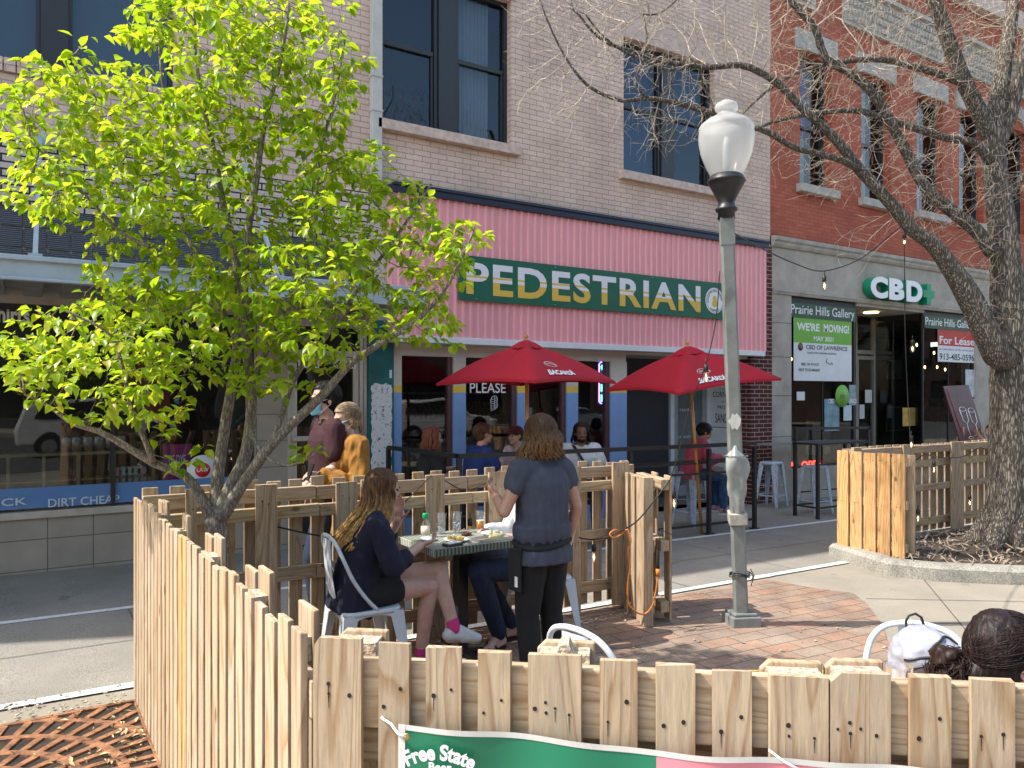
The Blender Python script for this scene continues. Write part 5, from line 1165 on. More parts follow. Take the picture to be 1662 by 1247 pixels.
def tumbler(nm,label,x,y,z,h,r0,r1,fill=None,fm=None,foam=False,grp=None,straw=False):
    t=thing(nm,label,'glass',(x,y,z),0,grp)
    MB().lathe([(r0*.9,.0),(r0,.004),(r1,h),(r1-.002,h),(r0-.003,.012),(r0*.5,.012)],(x,y,z),24).build('vessel',M_gl,t)
    if fill: 
        rr=lambda q:r0+(r1-r0)*q/h-.0028
        MB().lathe([(rr(.013),.013),(rr(fill),fill)],(x,y,z),24).build('drink',fm,t)
        if foam: MB().lathe([(rr(fill),fill+.0005),(rr(fill+.015),fill+.012),(rr(fill)*.7,fill+.014)],(x,y,z),24).build('foam',M_foam,t)
        if fm is M_wat:
            mb=MB()
            for k in range(9): mb.ell((x+random.uniform(-.6,.6)*r0,y+random.uniform(-.6,.6)*r0,z+fill-.01-random.random()*.03),(.009,.009,.008),6,4)
            mb.build('ice',M_ice,t)
    if straw: MB().tube([(x-.01,y,z+.02),(x+.02,y+.01,z+h+.06)],.0025,6).build('straw',M_wl,t)
    return t
tumbler('water_glass','left of two tall water glasses beside the green capped bottle',2.46,4.80,tz,.145,.028,.038,.062,M_wat)
tumbler('water_glass','right of two tall water glasses, between the bottle and the beer',2.575,4.79,tz,.145,.028,.038,.078,M_wat)
tumbler('beer_glass','half drunk pint of amber beer on the gingham table',2.76,4.77,tz,.14,.026,.037,.062,M_beer,True)
bt=thing('bottle','clear bottle with green cap and orange label on the gingham table','bottle',(2.31,4.74,tz))
MB().lathe([(.029,0),(.031,.006),(.031,.085),(.026,.10),(.014,.118),(.013,.135)],(2.31,4.74,tz),20).build('vessel',M_gl,bt); MB().lathe([(.0315,.02),(.0315,.075)],(2.31,4.74,tz),20).build('label',pm('bottle_label',(.70,.45,.18),.5,col2=(.75,.74,.68),sc=22,var=.1),bt); MB().lathe([(.019,.13),(.021,.134),(.021,.160),(.018,.164)],(2.31,4.74,tz),18).build('cap',pm('green_cap',(.01,.35,.12),.4),bt)
def plate(label,x,y,r,m=M_wl,food=None,oval=1):
    t=thing('plate',label,'plate',(x,y,tz)); Ms=Matrix.Diagonal((1,oval,1,1))
    MB().lathe([(r*.6,.002),(r*.7,.004),(r,.016),(r,.018),(r*.68,.007),(r*.1,.006)],(x,y,tz),28,M=Ms).build('dish',m,t)
    if food:
        for nm,c,k,s in food:
            mb=MB(); 
            for q in range(k): a=random.uniform(0,6.3);d=random.uniform(0,r*.55); mb.ell((x+d*math.cos(a),y+d*math.sin(a)*oval,tz+.014+random.uniform(0,.01)),(s*random.uniform(.6,1.4),s*random.uniform(.5,1),s*.6),7,5)
            mb.build(nm,pm('food_'+nm,c,.55,var=.35,sc=60),t)
plate('white plate with yellow food nearest the seated woman',2.42,4.50,.085,food=[('scrambled_egg',(.72,.45,.10),8,.022),('fries',(.66,.5,.22),14,.010)])
plate('white oval plate at the server side of the table',2.74,4.58,.075,food=[('sauce',(.42,.40,.28),4,.02)])
plate('small brown dish of chilli at the middle of the table',2.58,4.66,.042,pm('brown_dish',(.10,.06,.045),.4),food=[('beans',(.22,.06,.03),12,.009)])
plate('small white plate with napkin by the green capped bottle',2.27,4.62,.06)
ty=thing('metal_tray','steel tray with a wrapped sandwich on the near table edge','tray',(2.64,4.42,tz)); mb=MB(); mb.box(2.52,2.77,4.36,4.47,tz+.002,tz+.006)
for q in ((2.515,2.52,4.355,4.475),(2.77,2.775,4.355,4.475),(2.52,2.77,4.355,4.36),(2.52,2.77,4.47,4.475)): mb.box(*q,tz+.002,tz+.022)
mb.build('pan',M_alu,ty); MB().ell((2.68,4.42,tz+.022),(.06,.032,.02)).build('sandwich',pm('bread_wrap',(.55,.48,.22),.6,var=.3,sc=30),ty)
wl=thing('wallet','dark wallet lying at the near corner of the gingham table','wallet',(2.33,4.37,tz)); MB().box(-.06,.06,-.035,.035,.001,.016,Matrix.Translation((2.33,4.385,tz))@Matrix.Rotation(.15,4,'Z')).build('cover',pm('dark_leather',(.05,.035,.045),.5),wl,bevel=.003); MB().box(-.05,.055,-.03,.03,.0165,.019,Matrix.Translation((2.335,4.40,tz))@Matrix.Rotation(.3,4,'Z')).build('receipt',M_wl,wl)
fk=thing('fork','steel fork resting on the white plate','fork',(2.5,4.72,tz)); MB().tube([(2.45,4.60,tz+.02),(2.52,4.66,tz+.03),(2.60,4.72,tz+.035)],.0035,6,flat=.4).build('shaft',M_alu,fk)
# second table (behind the nearest fence)
t2a=onD(1185,640,2.80); 
tt=thing('patio_table','yellow wooden patio table just behind the nearest fence','table',(2.05,1.75,gz(2)))
Mt=Matrix.Translation(onD(1330,640,2.50).xy.to_3d())@Matrix.Rotation(R(-32.4),4,'Z'); 
hx=.29
mb=MB(); 
for k in range(6): mb.box(-hx,hx,-.30+k*.1,-.205+k*.1,.715,.75,Mt)
mb.build('tabletop',wood('amber_table_wood','x',((.62,.36,.08),(.66,.40,.10),(.6,.34,.08)),grey=0,dark=(.3,.15,.03)),tt,bevel=.004)
for sx in (-1,1):
    for sy in (-1,1): MB().box(sx*(hx-.06)-.02,sx*(hx-.06)+.02,sy*.25-.02,sy*.25+.02,gz(2),.714,Mt).build('leg',M_blk,tt)
ph=Mt@V((-.22,.20,.751)); pn=thing('phone','black phone on the yellow patio table','phone',ph); MB().box(-.075,.075,-.036,.036,.751,.760,Mt@Matrix.Translation((-.18,.22,0))).build('case',M_blk,pn,bevel=.003)
gq=onD(1459,1100,2.40); tumbler('juice_glass','short glass of orange beer beside the backpack',gq.x,gq.y,.752,.15,.032,.040,.10,pm('orange_beer',(.75,.36,.03),.15))
# ---------------- lamp post
lb=onG(1203,1012); lt=onD(1179,352,5.62); 
lp=thing('street_lamp','grey steel lamp post with acorn globe standing on the brick paving','street lamp',(lb.x,lb.y,gz(lb.x)))
axis=(lt-lb).normalized(); rot=axis.to_track_quat('Z','Y').to_matrix().to_4x4()@Matrix.Rotation(R(20),4,'Z'); LM=Matrix.Translation(lb)@rot; hh=(lt-lb).length
mb=MB(); 
def chamf(w,z): c=w*.28; return [V((a,b,z)) for a,b in ((w,-w+c),(w,w-c),(w-c,w),(-w+c,w),(-w,w-c),(-w,-w+c),(-w+c,-w),(w-c,-w))]
lv=[(.054,.02),(.052,.5),(.050,2.0),(.047,hh)]; vs=[LM@p for w,z in lv for p in chamf(w,z)]; mb.add(vs,[(i*8+k,i*8+(k+1)%8,(i+1)*8+(k+1)%8,(i+1)*8+k) for i in range(3) for k in range(8)]+[tuple(range(24,32))],False)
mb.box(-.048,.048,-.048,.048,hh-.20,hh-.005,LM@Matrix.Scale(1.04,4,(1,0,0))@Matrix.Scale(1.04,4,(0,1,0)))
mb.build('pole',M_steel,lp)
mb=MB(); B0=Matrix.Translation(lb)@Matrix.Rotation(R(-24),4,'Z'); mb.box(-.115,.115,-.115,.115,-.01,.075,B0); mb.box(-.095,.095,-.095,.095,.076,.10,B0); mb.build('base',M_steel,lp,bevel=.008)
GM=Matrix.Translation(lt); px=5.62/F; gb=M_black
mb=MB(); mb.lathe([(r*px,(352-y)*px) for r,y in ((14,356),(13,345),(17,343),(18,339),(14,336),(13,330),(16,322),(21,312),(26,303),(29,297),(31,295),(29,292),(26,286),(23,284))],lt,28); mb.build('fitter',gb,lp)
def globemat():
    m,n,b=nt('ribbed_acrylic'); o=[x for x in n.nodes if x.type=='OUTPUT_MATERIAL'][0]
    tc=N(n,'ShaderNodeTexCoord'); sp=N(n,'ShaderNodeSeparateXYZ'); 
    b.inputs['Base Color'].default_value=(.66,.66,.64,1); b.inputs['Roughness'].default_value=.18; 
    tr=N(n,'ShaderNodeBsdfTranslucent'); tr.inputs[0].default_value=(.85,.85,.82,1); tp=N(n,'ShaderNodeBsdfTransparent'); tp.inputs[0].default_value=(.9,.9,.9,1)
    m1=N(n,'ShaderNodeMixShader'); m1.inputs[0].default_value=.45; L(n,b.outputs[0],m1.inputs[1]); L(n,tr.outputs[0],m1.inputs[2])
    m2=N(n,'ShaderNodeMixShader'); m2.inputs[0].default_value=.42; L(n,m1.outputs[0],m2.inputs[1]); L(n,tp.outputs[0],m2.inputs[2]); L(n,m2.outputs[0],o.inputs[0]); return m
mb=MB(); pr=[(26,286),(31,275),(37,262),(42,248),(45,232),(45.5,220),(44,211),(45.5,209),(42,203),(34,196),(24,191),(17,188),(15,184),(16,181),(19,179),(19,172),(17,169),(10,167),(8,164),(3,162)]
n=48; vs=[]
for r,y in pr:
    for k in range(n): a=6.2832*k/n; rr=r*px*(.95)*(1+(.03 if (k%2 and 200<y<284) else 0)); vs.append(lt+V((rr*math.cos(a),rr*math.sin(a),(352-y)*px)))
mb.add(vs,[(i*n+k,i*n+(k+1)%n,(i+1)*n+(k+1)%n,(i+1)*n+k) for i in range(len(pr)-1) for k in range(n)],True); mb.build('globe',globemat(),lp,fix=False)
mb=MB(); mb.lathe([(.02,.30),(.028,.36),(.028,.52),(.015,.58)],lt,14); mb.build('bulb',M_white,lp)
# bracket box, cord, patches
def onpole(py): # point on the pole axis at image row
    z=onD(1190,py,5.7).z; t=(z-lb.z)/(lt.z-lb.z); return lb+(lt-lb)*t
bp=onpole(848); Mb=Matrix.Translation(bp)@rot; mb=MB(); mb.box(-.068,.068,-.075,.06,-.045,.045,Mb); mb.build('holder_box',pm('weathered_box',(.40,.38,.33),.7,var=.2,sc=20),lp,bevel=.006)
mb=MB(); c=onpole(950)
for k in range(3): mb.tube([c+V((.076*math.cos(a+k*.3),.076*math.sin(a+k*.3),.012*k+.01*math.sin(a*2+k))) for a in np.linspace(0,6.28,20)],.004,5)
mb.tube([c+V(RT*.075)+V((0,0,.03))+V(RT*(.03*math.sin(t)))+V((0,0,-.05*t/2)) for t in np.linspace(0,3,8)],.004,5); mb.tube([c+V(RT*.085)+V((0,0,.05)),c+V(RT*.115)+V((0,0,.0)),c+V(RT*.09)+V((0,0,-.08))],.004,5)
mb.build('cord_loop',M_black,lp)
pa=onpole(685); fw=-FW; mb=MB(); pol=[(.055*(1+.25*math.sin(k*2.3))*math.cos(k*.52)*.8,.06*(1+.2*math.cos(k*3.1))*math.sin(k*.52)) for k in range(12)]
mb.prism(pol,pa-FW*.068-RT*.012,RT,UP,-FW,.002); mb.build('paint_patch',pm('patched_paint',(.52,.51,.46),.8),lp)
# grey plastic bags / folded cover hanging on the post
bg=thing('bagged_cover','grey plastic wrapped bundle strapped to the lamp post','bag',onpole(775))
mb=MB(); n=26; m_=16; vs=[]; c0=onpole(725); c1=onpole(842)
for i in range(m_+1):
    t=i/m_; c=c0.lerp(c1,t)-FW*.045; prof=np.interp(t,[0,.08,.16,.3,.6,.85,1],[.012,.028,.078,.082,.066,.045,.03])
    for k in range(n):
        a=6.2832*k/n; r=prof*(1+.16*math.sin(a*3+t*7)+.13*math.sin(a*5-t*11)+.06*noise.noise(V((a*2,t*6,0)))); vs.append(c+RT*(r*1.0*math.cos(a)-.012*(1-t))+FW*(r*.85*math.sin(a)))
mb.add(vs,[(i*n+k,i*n+(k+1)%n,(i+1)*n+(k+1)%n,(i+1)*n+k) for i in range(m_) for k in range(n)]+[tuple(range(n))[::-1]],True); mb.build('wrap',pm('grey_plastic',(.29,.31,.30),.32,var=.15,sc=10),bg)
cc=onpole(742); MB().tube([cc+RT*(.082*math.cos(a))+FW*(-.04+.085*math.sin(a)) for a in np.linspace(0,6.283,22)],.004,6).build('strap',M_steel,bg)
# ---------------- umbrellas
M_red=pm('crimson_canvas',(.40,.003,.018),.75,var=.08,sc=5,bump=.15,bs=220)
M_pole=pm('varnished_pole',(.55,.24,.04),.35,var=.2,sc=6,stretch=(1,1,.1),coat=.4)
def umbrella(label,foot,top,R0,az0,drop,tx_az,tx):
    r=thing('umbrella',label,'umbrella',foot,0,'red umbrellas in front of the restaurant'); foot=V(foot);top=V(top); ax=(top-foot).normalized()
    MB().tube([foot+V((0,0,.0)),top],.021,12).build('pole',M_pole,r)
    Q=V((0,0,1)).rotation_difference(ax).to_matrix().to_4x4(); T=Matrix.Translation(top)@Q
    mb=MB(); mb.lathe([(.018,-.01),(.024,.0),(.020,.012),(.012,.02),(.022,.035),(.024,.05),(.014,.07),(.004,.085)],(0,0,0),14); mb.v=[tuple(T@V(v)) for v in mb.v]; mb.build('finial',M_pole,r)
    def P(a,t):   # a azimuth in corner units 0..4
        k=math.floor(a); f=a-k; c0=az0+k*math.pi/2; c1=c0+math.pi/2
        p0=V((math.cos(c0),math.sin(c0),0))*R0; p1=V((math.cos(c1),math.sin(c1),0))*R0; e=p0.lerp(p1,f); sag=.045*math.sin(f*math.pi)*t*t; bow=e*(-.07*math.sin(f*math.pi)*t)
        return T@V(((e+bow).x*t,(e+bow).y*t,-.03-drop*(t**1.0)+ .05*math.sin(t*3.14)*(abs(math.cos(f*math.pi)))+ .035*math.sin(f*math.pi)*t))
    mb=MB(); na=12; ntt=10; vs=[P(k/na,t) for t in [.10+.90*j/ntt for j in range(ntt+1)] for k in range(4*na)]; W=4*na
    mb.add(vs,[(j*W+k,j*W+(k+1)%W,(j+1)*W+(k+1)%W,(j+1)*W+k) for j in range(ntt) for k in range(W)],False)
    for f in range(len(mb.sm)): mb.sm[f]=True
    o=len(mb.v); hem=[P(k/na,1)+V((0,0,-.028)) for k in range(W)]; mb.v+=[tuple(h) for h in hem]
    for k in range(W): mb.f.append([ntt*W+k,ntt*W+(k+1)%W,o+(k+1)%W,o+k]); mb.mi.append(0); mb.sm.append(False)
    cn=mb.build('canopy',M_red,r,fix=False)
    mb=MB(); vs=[];
    for t,dz in ((.0,.045),(.10,.035),(.17,.012),(.21,-.012)):
        for k in range(W): 
            p=P(k/na,t)+V((0,0,dz+(.03*abs(math.sin(k/na*math.pi)) if t>.2 else 0))); vs.append(p)
    mb.add(vs,[(j*W+k,j*W+(k+1)%W,(j+1)*W+(k+1)%W,(j+1)*W+k) for j in range(3) for k in range(W)],True); mb.build('vent_cap',M_red,r,fix=False)
    for k in range(4):
        mb=MB(); mb.tube([P(k,.05)+V((0,0,-.03)),P(k,.97)+V((0,0,-.015))],.009,5); mb.build('rib',M_pole,r)
    # lettering laid on one panel
    a0,a1=tx_az
    def lay(s,u0,u1,tlo,thi,bold,m=M_wl):
        ob=text('lettering',s,(0,0,0),(1,0,0),(0,1,0),1,1,m,None,t=.001,bold=bold)
        ob.parent=r
        for v in ob.data.vertices:
            q=P(u0+(u1-u0)*v.co.x,tlo+(thi-tlo)*v.co.y); v.co=q+V((0,-.006,.006))+V((-FW.x,-FW.y,0))*(.012+v.co.z)-wloc(r)
        return ob
    lay('BACARDÍ',tx[0],tx[1],.93,.80,.05)
    ob=lay('Spirited',tx[0]+(tx[1]-tx[0])*.12,tx[0]+(tx[1]-tx[0])*.6,.71,.655,.0)
    mb=MB(); cu=tx[0]+(tx[1]-tx[0])*.36; mb.tube([P(cu+.42*(tx[1]-tx[0])*.72*math.cos(a),.683+.058*math.sin(a))+V((-FW.x*.004,-FW.y*.004,.005)) for a in np.linspace(0,6.283,26)],.003,5); mb.build('logo_oval',M_wl,r)
    return r
u1t=onY(854,553,7.35); u2f=onG(1139,866); u2t=onY(1116,563,7.2)
umbrella('red umbrella over the middle tables, left of the two',(u1t.x+.02,7.33,gz(5.5)),u1t,1.03,R(-119),.45,(0,1),(.2,.58))
umbrella('red umbrella with leaning pole by the woman in pink, right of the two',u2f,u2t,1.12,R(-142.4),.46,(0,1),(.2,.52))
# ---------------- railings
def bar(mb,a,b,r=.02,rz=None):
    a=V(a);b=V(b); d=b-a; mb.box(-r,r,-r,r,0,d.length,Matrix.Translation(a)@d.to_track_quat('Z','Y').to_matrix().to_4x4())
rl=thing('patio_railing','long black steel railing with bar ledge in front of the restaurant','railing',(6,7.15,gz(6)))
x0,x1,yf=onY(745,742,7.15).x,onY(1226,718,7.15).x,7.15; top=1.14
mb=MB(); bar(mb,(x0,yf,top+gz(x0)),(x1,yf,top+gz(x1)+.03),.024); bar(mb,(3.70,8.6,top-.03),(x0,yf+.05,top+gz(x0)),.024); mb.build('top_rail',M_blk,rl)
mb=MB(); bar(mb,(x0+.05,yf,.13+gz(x0)),(x1,yf,.13+gz(x1)),.014); mb.build('bottom_rail',M_blk,rl)
mb=MB(); bar(mb,(x0+.05,yf,.80+gz(x0)),(x1-.03,yf,.80+gz(x1)),.014); mb.build('middle_rail',M_blk,rl)
for x in (x0,x0+1.3,6.25,7.6,x1-.02): m_=MB(); bar(m_,(x,yf,gz(x)),(x,yf,gz(x)+top-.02),.024); m_.box(x-.06,x+.06,yf-.05,yf+.05,gz(x),gz(x)+.012); m_.build('post',M_blk,rl)
m_=MB(); bar(m_,(3.70,8.6,gz(3.7)),(3.70,8.6,top-.03),.024); m_.build('post',M_blk,rl)
mb=MB(); mb.box(x0+2.0,x1-.02,yf+.05,yf+.38,.925+gz(8),.945+gz(8)); mb.build('ledge',M_blk,rl)
m_=MB(); bar(m_,(3.70,8.5,.80),(x0,yf+.05,.80+gz(x0)),.014); m_.build('side_rail',M_blk,rl)
def barframe(label,x,y,w=.9,d=.42,h=1.06):
    t=thing('bar_table',label,'bar table',(x,y,gz(x)),0,'black framed bar tables'); g=gz(x)
    for sx in (0,w):
        for sy in (0,d): m=MB(); bar(m,(x+sx,y+sy,g),(x+sx,y+sy,g+h),.022); m.build('leg',M_blk,t)
    m=MB(); m.box(x-.03,x+w+.03,y-.03,y+d+.03,g+h+.001,g+h+.03); m.build('tabletop',M_blk,t)
    m=MB(); bar(m,(x,y,g+.16),(x+w,y,g+.16),.012); bar(m,(x,y+d,g+.16),(x+w,y+d,g+.16),.012); bar(m,(x,y,g+.165),(x,y+d,g+.165),.012); bar(m,(x+w,y,g+.165),(x+w,y+d,g+.165),.012); m.build('foot_rail',M_blk,t)
q=onG(1331,838); q2=onG(1293,830); barframe('black framed high bar table by the limestone front, left legs showing',onY(1293,640,7.62).x,7.25,1.25,.40,1.10)
rl2=thing('patio_railing','short black railing piece against the limestone pier','railing',(11.3,8.2,gz(11.3))); m=MB(); bar(m,(10.9,8.35,1.17),(13.0,8.35,1.14),.022); m.build('top_rail',M_blk,rl2)
for x in (10.93,12.98): m=MB(); bar(m,(x,8.35,gz(x)),(x,8.35,1.15),.022); m.build('post',M_blk,rl2)
m=MB(); bar(m,(10.9,8.35,.1),(13,8.35,.08),.012); m.build('bottom_rail',M_blk,rl2)
m=MB(); m.box(10.3,12.2,8.38,8.7,.905,.925); m.build('ledge',pm('grey_ledge',(.2,.21,.22),.5),rl2)
def stool_parts(r,m):
    mb=MB(); n=24; 
    def sq(w,z,e=4): return [V((w*math.copysign(abs(math.cos(a))**(2/e),math.cos(a)),w*math.copysign(abs(math.sin(a))**(2/e),math.sin(a)),z)) for a in [6.2832*k/n for k in range(n)]]
    rings=[sq(.02,.745),sq(.13,.75),sq(.150,.748),sq(.155,.735),sq(.155,.70),sq(.150,.70),sq(.148,.735),sq(.02,.735)]; mb.add(sum(rings,[]),[(i*n+k,i*n+(k+1)%n,(i+1)*n+(k+1)%n,(i+1)*n+k) for i in range(len(rings)-1) for k in range(n)]+[tuple(range(n))[::-1],tuple((len(rings)-1)*n+k for k in range(n))],True); mb.build('seat',m,r,local=True)
    for sx in (1,-1):
        for sy in (1,-1):
            mb=MB(); a=V((sx*.128,sy*.128,.72)); b=V((sx*.20,sy*.20,0))
            for wx,wy in ((1,0),(0,1)):
                d1=V((-sx*.085*wx,-sy*.085*wy,0)); d2=V((-sx*.028*wx,-sy*.028*wy,0)); a2=a+V((sx*.018,sy*.018,0)); t=V((-sx*.004*(1-wx),-sy*.004*(1-wy),0)); mb.add([a2,a2+d1,b+d2,b,a2+t,a2+d1+t,b+d2+t,b+t],[(0,1,2,3),(4,7,6,5),(0,4,5,1),(1,5,6,2),(2,6,7,3),(3,7,4,0)],False)
            mb.build('leg',m,r,local=True)
    mb=MB(); w=.175
    for p,q in (((w,w),(w,-w)),((w,-w),(-w,-w)),((-w,-w),(-w,w)),((-w,w),(w,w))): bar(mb,(*p,.20),(*q,.20),.009)
    bar(mb,(.15,.15,.35),(-.15,-.15,.35),.006); bar(mb,(.15,-.15,.357),(-.15,.15,.357),.006); mb.build('foot_ring',m,r,local=True)
G_s='distressed pale blue metal bar stools'
def gsp(px,py): p=onG(px,py); return (p.x,p.y,gz(p.x)+.003)
s0=thing('bar_stool','pale metal bar stool by the maroon brick pier','stool',gsp(1252,823),R(12),G_s); stool_parts(s0,M_bm)
dup(s0,gsp(1322,833),R(-5),'pale metal bar stool under the black framed bar table'); dup(s0,gsp(1122,852),R(8),'pale metal bar stool under the woman in the pink top')
# low seats / round bistro bits behind the railing
def bistro(label,x,y):
    t=thing('bistro_table',label,'table',(x,y,gz(x)),0,'black round bistro tables'); g=gz(x)
    m=MB(); m.lathe([(.34,.0),(.34,.02)],(x,y,g+.72),32); m.build('tabletop',M_blk,t); m=MB(); m.lathe([(.2,0),(.19,.02),(.03,.04),(.03,.719)],(x,y,g),20); m.build('pedestal',M_blk,t); return t
def pchair(label,x,y,rz,m=None):
    t=thing('patio_chair',label,'chair',(x,y,gz(x)),rz,'black round backed patio chairs'); m_=m or M_blk
    a=MB(); a.lathe([(.2,.43),(.205,.45)],(0,0,0),20); a.build('seat',m_,t,local=True)
    a=MB(); pts=[V((-.19,.21*math.cos(q)*1.0,.62+.22*math.sin(q))) for q in np.linspace(0,6.283,26)]; a.tube(pts,.012,6)
    for k in range(5): y0=-.14+k*.07; hz=.22*math.sqrt(max(0,1-(y0/.21)**2)); a.tube([(-.19,y0,.62-hz),(-.2,y0,.62+hz)],.018,5,flat=.3)
    a.tube([(-.19,.15,.44),(-.19,.15,.5)],.012,6); a.tube([(-.19,-.15,.44),(-.19,-.15,.5)],.012,6); a.build('backrest',m_,t,local=True)
    for sx in (-.16,.16):
        for sy in (-.16,.16): a=MB(); a.tube([(sx,sy,.43),(sx*1.15,sy*1.15,0)],.011,6); a.build('leg',m_,t,local=True)
    return t
# ---------------- string lights
M_wire=pm('black_wire',(.012,.012,.012),.5); M_bulbg=glass('bulb_glass',(.95,.93,.88)); M_fil=emit('warm_filament',(1,.62,.22),7)
def string(label,pts,bulbs,r=.006,sag=0):
    t=thing('string_light',label,'string light',pts[0],0,'cafe string lights with clear bulbs')
    P=[V(p[:3]) for p in polyline([tuple(p) for p in pts],n=6)]; MB().tube(P,r,5).build('cable',M_wire,t)
    for b in bulbs:
        b=V(b); m=MB(); m.lathe([(.004,.0),(.004,-.05)],b,6); m.lathe([(.012,-.045),(.018,-.05),(.019,-.095),(.015,-.10)],b,12); so=m.build('socket',M_wire,t)
        m=MB(); m.lathe([(.013,-.10),(.021,-.125),(.023,-.15),(.016,-.175),(.004,-.185)],b,12); m.build('bulb',M_bulbg,so,fix=False); m=MB(); m.ell(b+V((0,0,-.142)),(.006,.006,.020),6,4); m.build('filament',M_fil,so)
    return t
D=onD
string('wire drooping from the lamp post top across to the bare tree, one bulb',[D(1190,378,5.6),D(1230,400,6.1),D(1290,428,6.8),D(1338,440,7.3),D(1400,418,7.9),D(1460,370,8.4),D(1495,352,8.6)],[D(1338,440,7.3)])
string('long wire hanging down from the bare tree in front of the gallery, three bulbs',[D(1467,330,8.4),D(1468,420,8.4),D(1469,540,8.3),D(1473,640,8.3),D(1477,705,8.2),D(1480,722,8.15)],[D(1468,372,8.4),D(1481,545,8.3),D(1479,700,8.15)],.005)
string('wire slanting from the lamp post down to the return fence end, two bulbs',[D(1168,440,5.62),D(1162,520,5.7),D(1146,590,5.8),D(1120,660,5.95),D(1100,740,6.0),D(1087,780,6.0)],[D(1146,582,5.8),D(1094,788,6.0)],.004)
string('black wire from the return fence down to its middle rail and along the back fence',[D(1087,780,5.98),D(1060,815,5.9),D(1035,845,5.8),D(1012,860,5.75),D(985,872,5.75),D(960,876,5.75),D(940,873,5.72)],[D(964,874,5.75)])
string('dark cord sagging along the top of the back fence',[D(560,872,5.1),D(520,870,5.1),D(470,860,5.0),D(420,848,4.95),D(370,836,4.9)],[])
string('cord looped over the back fence behind the table',[D(700,772,5.35),D(660,812,5.35),D(640,830,5.35)],[],.004)
string('cord sagging between two back fence boards above the table',[D(722,780,5.4),D(750,795,5.45),D(775,790,5.45),D(800,778,5.4)],[D(763,832,5.75)],.004)
string('wire tied across the fence behind the bare tree, three warm bulbs',[D(1478,755,8.1),D(1500,738,8.2),D(1520,742,8.6),D(1560,742,9.0),D(1590,727,9.2),D(1604,735,9.2)],[D(1516,742,8.6),D(1574,797,9.1),D(1490,820,8.1)])
# orange cord
oc=thing('extension_cord','orange extension cord looped over the return fence end','cord',D(1010,865,5.75)); 
pp=[D(1012,866,5.8),D(1000,860,5.72),D(990,866,5.7),D(995,873,5.7),D(1008,868,5.75),D(1018,860,5.75),D(1024,878,5.75),D(1020,895,5.8),D(1023,920,5.85),D(1019,950,5.9),D(1020,978,5.9),D(1033,994,5.9),D(1048,996,5.9),D(1060,980,5.9),D(1066,950,5.9),D(1068,935,5.9)]
M_oc=pm('orange_cord',(.75,.22,.03),.45); MB().tube([V(p[:3]) for p in polyline([tuple(p) for p in pp],n=5)],.006,6).build('cable',M_oc,oc)
pl=D(1068,935,5.9); m=MB(); m.tube([pl,pl+V((0,0,.055))],[.016,.018],10); m.build('socket',M_oc,oc); m=MB(); m.tube([pl+V((0,0,.056)),pl+V((0,0,.09)),D(1070,880,5.9),D(1073,860,5.9),D(1090,868,5.9)],[.013,.012,.004,.004,.004],8); m.build('plug',M_wire,oc)
# ---------------- posters and boards
def poster(name,label,cat,px0,py0,px1,py1,Y,m,par=None,tilt=0):
    a=onY(px0,py1,Y); x1=fx(px1,Y); h=onY(px0,py0,Y).z-a.z
    t=thing(name,label,cat,(a.x,Y,a.z)); MB().box(a.x,x1,Y-.003,Y,a.z,a.z+h).build('sheet',m,t); return t,a,x1-a.x,h
Yg=8.93
t,a,w,h=poster('moving_poster','green and white WE ARE MOVING poster in the gallery window','poster',1288,514,1382,618,Yg,M_white)
a=V((a.x,Yg,onY(1290,618,Yg).z)); u=(1,0,0);v=(0,0,1)
MB().box(a.x+.003,a.x+w-.003,Yg-.0045,Yg-.0035,a.z+h*.60,a.z+h-.003).build('green_field',pm('lime_green',(.17,.42,.045),.5,var=.04),t)
T=lambda s,fxx,fz_,fw_,fh,m,bold=0: text('lettering',s,(a.x+w*fxx,Yg-.005,a.z+h*fz_),u,v,w*fw_,h*fh,m,t,t=.001,bold=bold)
T("WE'RE",.05,.79,.38,.13,M_wl,.03); T('MOVING!',.5,.79,.45,.13,M_wl,.03); T('MAY 2021',.33,.64,.34,.075,M_wl,.03); Mdk=pm('dark_print',(.03,.03,.05),.5)
T('CBD OF LAWRENCE',.2,.50,.72,.07,Mdk,.01); T('ALONG WITH OUR NEW ADDITION',.22,.43,.5,.03,Mdk); T('4821 W 6TH ST',.12,.24,.3,.045,Mdk,.01); T('NEXT TO DG MARKET',.08,.15,.36,.045,Mdk,.01)
m=MB(); m.lathe([(.075,0),(.075,.001)],(0,0,0),24,M=Matrix.Rotation(R(90),4,'X')); m.v=[(q[0]+a.x+w*.11,q[1]+Yg-.0045,q[2]+a.z+h*.535) for q in m.v]; m.build('seal',pm('brown_seal',(.12,.08,.04),.5),t)
m=MB(); m.tube([(a.x+w*.56,Yg-.006,a.z+h*.36),(a.x+w*.54,Yg-.006,a.z+h*.31),(a.x+w*.6,Yg-.006,a.z+h*.275),(a.x+w*.66,Yg-.006,a.z+h*.28),(a.x+w*.63,Yg-.006,a.z+h*.30)],.006,5); m.build('arrow',Mdk,t)
for px0,px1,lab,crop in ((1283,1389,'dark green Prairie Hills Gallery window header, left one',1),(1500,1582,'green Prairie Hills Gallery window header, right one above For Lease',.93)):
    a0=onY(px0,640,8.92).x; a1=fx(px1,8.92); zb,zt2=3.13,3.39
    t=thing('gallery_header',lab,'window sign',(a0,8.92,zb)); MB().box(a0+.005,a1-.005,8.917,8.92,zb,zt2).build('film',pm('dark_green_film',(.035,.085,.05),.4,var=.25,sc=3),t)
    text('lettering','Prairie Hills Gallery',(a0+(.04 if px0>1400 else .01),8.916,zb+.015),u,v,(a1-a0)*.97,.215,M_wl,t,t=.001,bold=.004)
